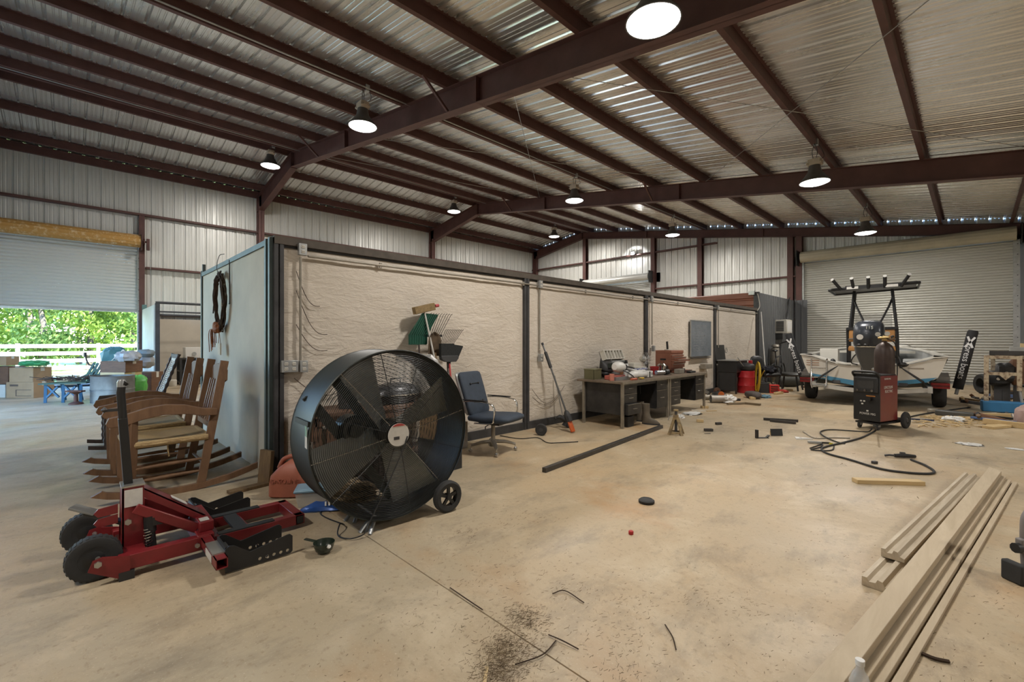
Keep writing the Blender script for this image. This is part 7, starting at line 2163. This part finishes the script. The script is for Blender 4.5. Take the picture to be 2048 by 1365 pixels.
tag(MB().prism([(-.1, 0), (.08, .02), (.05, .1)], 'xy', 0, .012).build('metal_shard', MAT['darksteel'], loc=tuple(p), rot=(0, 0, R(60))), 'grey metal shard beside the mouldings', 'metal shard')
# clear bottle at the bottom edge
c = gp(1722, 1425)
t = thing('water_bottle', 'clear plastic bottle at the bottom edge by the boards', 'bottle', (c.x + .0, c.y - .02, .0), R(20))
MB().lathe([(.0, 0), (.03, 0), (.034, .01), (.034, .05), (.031, .06), (.034, .07), (.034, .12), (.025, .15), (.013, .17), (.013, .19)], 20).build('body', clear('clear_pet', (.75, .76, .76), .08, .4), t, smooth=True)
MB().lathe([(.014, .185), (.015, .19), (.015, .205), (0, .205)], 14).build('cap', MAT['white'], t, smooth=True)
# grey floor machine cut by the right edge
c = gp(2030, 1165)
t = thing('floor_machine', 'grey tubular machine stand with black foot cut by the right edge', 'machine stand', (c.x, c.y, 0), R(48))
GM = M('warm_grey_paint', (.20, .18, .17), .5, 0, .15)
MB().tube(smooth_path([(.09, 0, .03), (.075, 0, .12), (.07, 0, .30), (.085, 0, .38), (.16, 0, .43), (.4, 0, .44)], 5), .028, 12).build('upright', GM, t, smooth=True)
MB().tube([(.02, 0, .045), (.4, .05, .045)], .04, 12).build('base_tube', GM, t, smooth=True)
MB().bx(-.025, .02, -.055, .055, 0, .115).build('foot', MAT['rubber'], t, bevel=.01)
MB().cyl((.06, -.01, .20), (.0, -.01, .20), .014, n=10).cyl((.012, -.01, .20), (-.012, -.01, .20), .028, n=10).build('knob', MAT['black'], t, smooth=True)
MB().bx(.02, .06, -.02, .02, .17, .25).build('lug', GM, t, bevel=.008)
# small floor finds
c = gp(1293, 1006)
t = thing('rubber_puck', 'flat black round disc alone on the open floor', 'disc', tuple(c))
MB().lathe([(0, 0), (.062, 0), (.066, .006), (.066, .022), (.055, .028), (0, .028)], 28).build('body', MAT['rubber'], t, smooth=True)
MB().lathe([(.05, .027), (.052, .032), (.055, .027), (.05, .027)], 28).build('rim', M('puck_rim', (.08, .08, .08), .5), t, smooth=True)
t = tag(MB().lathe([(0, 0), (.017, 0), (.018, .02), (.015, .024), (0, .024)], 14).build('plastic_stopper', M('red_cap2', (.45, .02, .02), .4), smooth=True, loc=tuple(gp(1262, 1069))), 'small red bottle cap on the open floor', 'bottle cap')
for k, (px, py, lb) in enumerate(((1805, 910, 'small dark nut near the torch tip'), (1749, 928, 'small dark nut inside the lead loop'))):
    bit('hex_nut', px, py, (.05, .04, .03), 20 + 40 * k, MAT['darksteel'], lb, 'nut')
# ------------------------------------------------------------------ things by the left door
FARZ = 0
def spot(px, py): return gp(px, py)
c = gp(42, 797)
def big_carton(name, px0, px1, pyb, pyt, depth, label, z0=0.0, base_py=None, mat='cardboard', print_=False):
    """carton whose front fills the given pixel box, standing at base_py on the floor"""
    c = gp((px0 + px1) / 2, base_py or pyb)
    D = c.dot(_f)
    w = (px1 - px0) * D / FPX; h_ = (pyb - pyt) * D / FPX
    t = thing(name, label, 'box', (c.x, c.y, z0), YAW, 'cartons and crates by the left door')
    MB().bx(-w / 2, w / 2, 0, depth, 0, h_).build('body', MAT[mat], t, bevel=.008)
    MB().bx(-w / 2 - .002, w / 2 + .002, depth * .4, depth * .6, h_ * .75, h_ + .003).build('tape', MAT['offwhite'], t)
    if print_:
        MB().bx(-w * .36, -w * .06, -.003, 0, h_ * .74, h_ * .86).build('logo_bar', M_ink, t)
        MB().bx(-w * .15, w * .42, -.002, 0, h_ * .12, h_ * .15).bx(-w * .15, -w * .12, -.002, 0, h_ * .12, h_ * .5).bx(-w * .15, w * .42, -.002, 0, h_ * .5, h_ * .53).build('printed_outline', M_ink, t)
    return t, h_
M_ink = M('dark_print', (.10, .07, .05), .8)
b1, h1 = big_carton('moving_box', 12, 67, 797, 765, .5, 'printed brown moving box at the bottom of the left stack', 0, None, 'cardboard', True)
big_carton('moving_box', 18, 66, 765, 736, .45, 'brown carton on top of the printed moving box', h1, 797)
z_top = h1 + .39
c = gp(45, 797)
crumple('green_bag', (c.x, c.y + .2, z_top + .06), (.30, .28, .07), M('green_plastic', (.04, .28, .10), .5), 'green plastic bag lying on the left carton stack', 'bag', 61, .12, z0=z_top)
big_carton('storage_box', -30, 10, 796, 770, .5, 'pale box at the far left edge on the floor', 0, None, 'offwhite')
big_carton('storage_box', -30, 16, 770, 735, .4, 'dark brown chest at the far left edge', .33, 796, 'benchwood')
big_carton('storage_box', -30, 12, 720, 702, .3, 'yellow crate on top at the far left edge', .78, 796, 'cardboard')
big_carton('small_box', 113, 142, 756, 738, .3, 'small tan box outside beyond the blue bench', .0, 770, 'lumber')
def green_bench():
    c = gp(128, 806)
    t = thing('garden_bench', 'green garden bench with blue trestle legs by the door', 'bench', (c.x, c.y, 0), YAW + R(6))
    BL = M('blue_leg_paint', (.02, .10, .18), .5); GR = M('dark_green_slat', (.025, .07, .05), .6)
    for x in (-.38, -.02, .34):
        MB().bar((x, 0, 0), (x - .03, .05, .40), .05, .05).build('leg', BL, t)
        MB().bar((x, .5, 0), (x - .03, .45, .40), .05, .05).build('leg', BL, t)
    for x in (-.38, -.02):
        MB().bar((x + .03, 0, .12), (x + .24, .02, .36), .035, .035).build('brace', BL, t)
        MB().bar((x + .05, 0, .36), (x + .26, .02, .12), .035, .035).build('brace', BL, t)
    for k in range(6):
        MB().bar((-.5, .0 + .09 * k, .42), (.46, .02 + .09 * k, .44), .07, .03).build('seat_slat', GR, t)
    for k in range(9):
        x = .0 + .085 * k
        MB().bar((x, .52, .42), (x + .16, .62, .86), .05, .02, (0, 1, 0)).build('back_slat', GR, t)
    MB().bar((-.05, .54, .46), (.85, .62, .80), .05, .04).build('back_rail', GR, t)
    MB().bar((-.3, .54, .40), (.6, .62, .88), .05, .04).build('slanted_rail', GR, t)
    rnd = random.Random(3)
    br = MB()
    for k in range(70):
        a = Vector((rnd.uniform(-.55, .4), rnd.uniform(0, .5), .47 + rnd.random() * .08))
        b_ = a + Vector((rnd.uniform(-.3, .3), rnd.uniform(-.1, .1), rnd.uniform(-.03, .06)))
        br.tube([a, b_], .01, 4)
    tag(br.build('dead_branches', MAT['twig']), None, None)
    o = bpy.data.objects['dead_branches']; o.location = t.location; o.rotation_euler = t.rotation_euler
    tag(o, 'heap of dead branches on the green garden bench', 'branches', None, 'stuff')
green_bench()
def stock_tank():
    c = gp(196, 806)
    D = c.dot(_f)
    w = 70 * D / FPX / 2; h_ = 52 * D / FPX
    t = thing('stock_tank', 'grey galvanised metal tank with one raised seam by the door', 'tank', (c.x, c.y + .25, 0), YAW)
    rings = []
    for z, k in ((0, 1), (h_ * .48, 1), (h_ * .49, 1.02), (h_ * .51, 1.02), (h_ * .52, 1), (h_, 1.0), (h_ + .015, 1.03), (h_ + .015, .99), (h_ * .1, .97)):
        rings.append([(w * k * math.copysign(abs(math.cos(a)) ** .8, math.cos(a)), .32 * k * math.copysign(abs(math.sin(a)) ** .8, math.sin(a)), z) for a in [2 * PI * j / 36 for j in range(36)]])
    MB().loft(rings).build('wall', M('dull_zinc', (.22, .22, .21), .5, .5, .35, 5), t, smooth=True)
stock_tank()
b, h = big_carton('moving_box', 205, 250, 806, 770, .5, 'brown carton behind the galvanised tank, lower one', 0, 800)
big_carton('moving_box', 200, 249, 770, 751, .5, 'open tan carton behind the galvanised tank', h, 800, 'lumber')
big_carton('wooden_crate', 200, 251, 751, 728, .5, 'brown wooden crate topmost behind the galvanised tank', h + .21, 800, 'benchwood')
c = gp(222, 800); D = c.dot(_f)
zc = h + .21 + .26
crumple('clear_bag', (c.x, c.y + .3, zc + .11), (.34, .24, .14), M('milky_clear_plastic', (.40, .42, .44), .35, 0, .4, 9), 'milky clear plastic bag on the wooden crate', 'bag', 71, .12, z0=zc)
t = thing('wire_tripod', 'thin metal frame standing up over the clear bag', 'wire frame', (c.x + .05, c.y + .2, zc + .02), YAW)
for p, q in (((-.25, 0, 0), (.02, 0, .26)), ((.02, 0, .26), (.28, 0, 0)), ((.02, .0, .26), (.02, .2, 0))):
    MB().cyl(p, q, .01, n=6).build('wire', MAT['galv'], t)
b, h2 = big_carton('plastic_crate', 252, 304, 788, 773, .5, 'flat tan carton under the bright green bag', 0, 788)
big_carton('wooden_crate', 256, 303, 779, 735, .4, 'brown crate under the grey bags by the stall', 0, 789, 'benchwood')
c = gp(275, 790); D = c.dot(_f); k = D / FPX
zc = 53 * k
crumple('grey_bag', (c.x - .1, c.y + .16, zc + .16), (.26, .2, .17), M('grey_sack', (.36, .37, .38), .6, 0, .3, 6), 'pale grey stuffed bag on the brown crate', 'bag', 81, .1, z0=zc - .02)
crumple('blue_grey_bag', (c.x - .1, c.y + .17, zc + .37), (.27, .19, .11), M('blue_grey_sack', (.17, .22, .25), .6, 0, .4, 6), 'blue-grey bag lying on the pale grey bag', 'bag', 82, .1)
c2 = gp(293, 796)
crumple('lime_bag', (c2.x + .05, c2.y - .15, .31), (.17, .17, .25), M('lime_plastic', (.13, .52, .10), .35, 0, .3, 7), 'bright lime green plastic bag beside the stall post', 'bag', 83, .12, z0=.12)
tag(MB().cyl(tuple(gp(298, 789, .06)), tuple(gp(250, 789) + Vector((0, 0, 48 * k + .1))), .014, n=8).build('bamboo_stick', MAT['lumber'], smooth=True), 'pale stick leaning against the crates', 'stick')
c = gp(152, 809)
t = thing('rusty_stand', 'small rusty metal stand on the floor left of the tank', 'stand', tuple(c), YAW)
RS = M('rusty_iron', (.14, .06, .04), .8, .2, .4, 14)
MB().lathe([(.0, 0), (.13, 0), (.12, .03), (.04, .06), (.035, .22), (.10, .26), (.12, .28), (0, .29)], 14).build('column', RS, t, smooth=True)
MB().bx(-.2, .16, -.05, .05, .27, .30).build('top_bar', RS, t)
t = thing('crank_arm', 'curved black handle rising behind the tank', 'handle', tuple(gp(186, 795)), YAW)
MB().tube(smooth_path([(0, 0, .0), (.02, .0, .7), (-.02, 0, .78), (-.10, 0, .80), (-.16, 0, .92), (-.19, 0, 1.05)], 5), .018, 8).build('rod', MAT['black'], t, smooth=True)
MB().cyl((-.19, 0, 1.0), (-.195, 0, 1.10), .03, n=10).build('grip', MAT['black'], t, smooth=True)
crumple('blue_tarp', tuple(gp(262, 775) + Vector((-.5, -.35, .9))), (.35, .3, .3), M('teal_tarp', (.10, .26, .29), .6), 'teal tarp bundle behind the grey bags', 'tarp', 91, .12)
tag(MB().bx(-.35, .35, -.3, .3, 0, .62).build('tarp_crate', MAT['benchwood'], loc=tuple(gp(262, 775) + Vector((-.5, -.35, 0)))), 'dark crate beneath the teal tarp', 'crate')
# inside the open stall
t = thing('shelf_unit', 'dark grey shelf unit inside the open stall', 'shelf unit', (-17.6, 3.2, 0))
for zz in (.06, .42, .80):
    MB().bx(-.3, .3, -.75, .9, zz, zz + .04).build('shelf', MAT['blackplastic'], t)
for x in (-.28, .28):
    for yy in (-.72, .87):
        MB().bx(x - .025, x + .025, yy - .025, yy + .025, 0, .84).build('post', MAT['blackplastic'], t)
MB().bx(-.3, -.28, -.75, .9, .06, .8).build('back_panel', MAT['darksteel'], t)
t = thing('microwave', 'white microwave with round dial on the dark shelf unit', 'microwave', (-17.6, 2.95, .84))
MB().bx(-.22, .25, -.35, .35, 0, .34).build('case', MAT['white'], t, bevel=.01)
MB().cyl((.25, -.12, .13), (.27, -.12, .13), .06, n=16).build('dial', MAT['galv'], t, smooth=True)
tag(MB().bx(-.2, .2, -.22, .22, 0, .05).build('white_tray', MAT['white'], bevel=.02, loc=(-17.55, 3.7, .84)), 'flat white tray on the shelf right of the microwave', 'tray')
tag(MB().lathe([(0, 0), (.09, 0), (.1, .02), (.1, .18), (.08, .2), (0, .2)], 16).build('roll', MAT['offwhite'], smooth=True, loc=(-17.1, 2.25, 0)), 'white paper roll at the foot of the stall post', 'roll')
t = thing('brown_chest', 'low dark brown chest in the open stall near the wall corner', 'chest', (-16.8, 4.6, 0))
MB().bx(-.35, .35, -.6, .6, 0, .28).build('body', MAT['benchwood'], t, bevel=.01)
MB().blob((0, .1, .46), (.22, .4, .18), 14, 8, 5, .06, .7).build('basket', M('dark_wicker', (.07, .045, .03), .9, 0, .4, 30), t, smooth=True)
# conduit pieces by the left wall and girt clips are left to the material

# ------------------------------------------------------------------ outdoors: ground, fence, trees
grass_m, nt, b_ = nodes('grass_ground')
v = coords(nt)
cc = mixc(nt, ramp(nt, noise(nt, 1.2, 6, .7, v), .35, .7), (.16, .24, .06), (.30, .34, .12))
nt.links.new(cc, b_.inputs['Base Color']); b_.inputs['Roughness'].default_value = .9
struct(MB().bx(-90, -21.4, -50, 50, -.3, -.03).build('ground_outside', grass_m))
struct(MB().bx(-21.4, 40, -60, -2.9, -.3, -.03).build('ground_yard', M('pale_yard', (.34, .31, .25), .9, 0, .3, 1.5)))
struct(MB().bx(-25.5, -23.4, -40, 40, -.2, -.015).build('ground_path', M('pale_sand', (.55, .50, .40), .9, 0, .2, 2)))
MAT['fencewhite'] = M('white_fence_paint', (.66, .64, .60), .6, 0, .15, 4)
fx = -27.0
t = thing('plank_fence', 'white four-rail plank fence outside the left door', 'fence', (fx, 0, 0))
pm_ = MB().bx(-.06, .06, -.06, .06, 0, 1.28).mesh('post'); pm_.materials.append(MAT['fencewhite'])
rm_ = MB().bx(.06, .09, -1.2, 1.2, -.075, .075).mesh('rail'); rm_.materials.append(MAT['fencewhite'])
for k in range(-5, 4):
    inst('post', pm_, t, (0, k * 2.4 + .9, 0))
    for z in (.24, .55, .86, 1.17):
        inst('rail', rm_, t, (0, k * 2.4 + 2.1, z))
LM = [leaf_mat('leaf_yellow_green', (.34, .42, .08), (.16, .27, .05)), leaf_mat('leaf_mid_green', (.16, .28, .06), (.28, .36, .08)), leaf_mat('leaf_dark', (.08, .16, .05), (.20, .28, .08))]
MAT['bark'] = M('bark', (.16, .13, .10), .9, 0, .4, 9, .4, 30)
def tree(x, y, h, w, k, label, n=1500):
    rnd = random.Random(int(x * 13 + y * 7))
    t = thing('broadleaf_tree', label, 'tree', (x, y, 0), 0, 'trees beyond the plank fence')
    MB().tube([(0, 0, -.1), (rnd.uniform(-.1, .1), .05, h * .4), (rnd.uniform(-.3, .3), rnd.uniform(-.3, .3), h * .9)], [.15, .11, .04], 8).build('trunk', MAT['bark'], t, smooth=True)
    mb = MB()
    lumps = [(rnd.uniform(-w, w) * .7, rnd.uniform(-w, w) * .7, h * rnd.uniform(.12, .95), rnd.uniform(.5, 1.0)) for _ in range(14)]
    for i in range(n):
        lx, ly, lz, lr = lumps[i % 14]
        d = Vector((rnd.gauss(0, 1), rnd.gauss(0, 1), rnd.gauss(0, .8))).normalized() * lr * rnd.uniform(.5, 1.1) * w * .55
        p = Vector((lx, ly, lz)) + d
        if p.z < .05: p.z = .05 + rnd.random() * .4
        s = rnd.uniform(.07, .15) * (1 if x > -32 else 2.1)
        a = Vector((rnd.gauss(0, 1), rnd.gauss(0, 1), rnd.gauss(0, 1))).normalized()
        b = a.orthogonal().normalized(); 
        mb.add([p - a * s, p + b * s * .5, p + a * s, p - b * s * .5], [(0, 1, 2, 3)])
    o = mb.build('foliage', LM[k], t)
    tag(o, kind='stuff')
desc = ['yellow-green tree', 'mid green tree', 'darker green tree']
place = [(-30.0, -6.5, 5.5, 1.7, 0, 'at the far left beyond the fence'), (-29.5, -4.4, 5.0, 1.6, 1, 'left of centre just behind the fence'), (-30.5, -2.6, 6.0, 1.7, 0, 'behind the fence above the carton stack'), (-29.8, -.9, 5.2, 1.5, 2, 'behind the fence at the middle of the doorway'),
         (-30.4, .7, 5.6, 1.6, 0, 'behind the fence above the green bench'), (-29.6, 2.2, 5.0, 1.5, 1, 'behind the fence at the right of the doorway'), (-30.8, 3.8, 6.0, 1.7, 0, 'behind the fence beside the door jamb'), (-34, -5.5, 9, 2.6, 2, 'tall at the back left of the doorway'), (-34, -1.5, 9, 2.6, 1, 'tall at the back of the doorway middle'), (-34, 2.5, 9, 2.6, 2, 'tall at the back right of the doorway'), (-38, .4, 11, 3.2, 1, 'tallest, furthest behind'), (-38, -4.5, 11, 3.2, 0, 'furthest behind on the left')]
for (x, y, h, w, k, lb) in place:
    tree(x, y, h, w, k, f'{desc[k]} {lb}', 2600 if x > -32 else 3200)

# ------------------------------------------------------------------ straw and dirt on the floor
def straw():
    rnd = random.Random(2024)
    mb = MB()
    def piece(x, y, l, w, a, z=.002):
        dx, dy = math.cos(a) * l / 2, math.sin(a) * l / 2
        nx, ny = -math.sin(a) * w / 2, math.cos(a) * w / 2
        mb.add([(x - dx - nx, y - dy - ny, z), (x + dx - nx, y + dy - ny, z + .003), (x + dx + nx, y + dy + ny, z + .004), (x - dx + nx, y - dy + ny, z + .001)], [(0, 1, 2, 3)])
    clusters = [((1012, 1300), 620, .06), ((1050, 1240), 420, .055), ((1000, 1345), 700, .06), ((1030, 1270), 150, .12), ((1250, 1280), 110, .10), ((1270, 1200), 60, .08), ((925, 1068), 60, .07), ((1390, 1200), 50, .06), ((1500, 1220), 60, .07), ((1130, 1190), 80, .14), ((1040, 1040), 70, .16), ((1000, 1130), 90, .2), ((1250, 1360), 90, .08), ((1860, 1310), 40, .1), ((1770, 1130), 30, .12), ((1980, 1200), 60, .2), ((260, 1150), 30, .05), ((950, 1220), 60, .2)]
    for (px, py), n, s in clusters:
        c = gp(px, py)
        for _ in range(n):
            x, y = c.x + rnd.gauss(0, s), c.y + rnd.gauss(0, s)
            piece(x, y, rnd.uniform(.004, .026), rnd.uniform(.0006, .0016), rnd.random() * PI, .002 + rnd.random() * .006)
    for _ in range(700):
        py = 860 + 520 * rnd.random() ** .7; px = 600 + 1440 * rnd.random()
        c = gp(px, py)
        if c.x < -4.7 or abs(c.x) > 20: continue
        piece(c.x, c.y, rnd.uniform(.003, .013), rnd.uniform(.001, .0022), rnd.random() * PI)
    for _ in range(500):
        x = rnd.uniform(-4.7, .9); y = rnd.uniform(5, 19)
        piece(x, y, rnd.uniform(.015, .06), rnd.uniform(.003, .008), rnd.random() * PI)
    tag(mb.build('straw_litter', M('straw', (.17, .115, .06), .9, 0, .5, 20)), 'dark straw and dirt scattered on the concrete', 'straw litter', None, 'stuff')
straw()
tw_ = [((1105, 1188), (1130, 1182), (1168, 1206), 'forked dry twig on the floor below the puck'), ((1097, 1270), (1125, 1282), (1157, 1299), 'short dark twig right of the straw heap'), ((1030, 1330), (1085, 1310), (1112, 1282), 'long curved twig at the straw heap'), ((900, 1176), (935, 1200), (965, 1220), 'thin twig along the floor joint'), ((1330, 1250), (1345, 1275), (1352, 1300), 'thin bent twig in the right foreground'), ((1845, 1308), (1870, 1318), (1898, 1324), 'broken bark sliver right of the boards')]
for (a, b, c, lb) in tw_:
    tag(MB().tube(smooth_path([gp(*a, .006), gp(*b, .01), gp(*c, .006)], 5), .003 if 'bark' not in lb else .008, 5).build('twig', MAT['twig']), lb, 'twig')
p, q = gp(974, 1335, .004), gp(968, 1375, .004)
tag(MB().bar(p, q, .014, .006).build('wood_sliver', MAT['lumber']), 'pale wood sliver at the bottom edge of the picture', 'wood sliver')
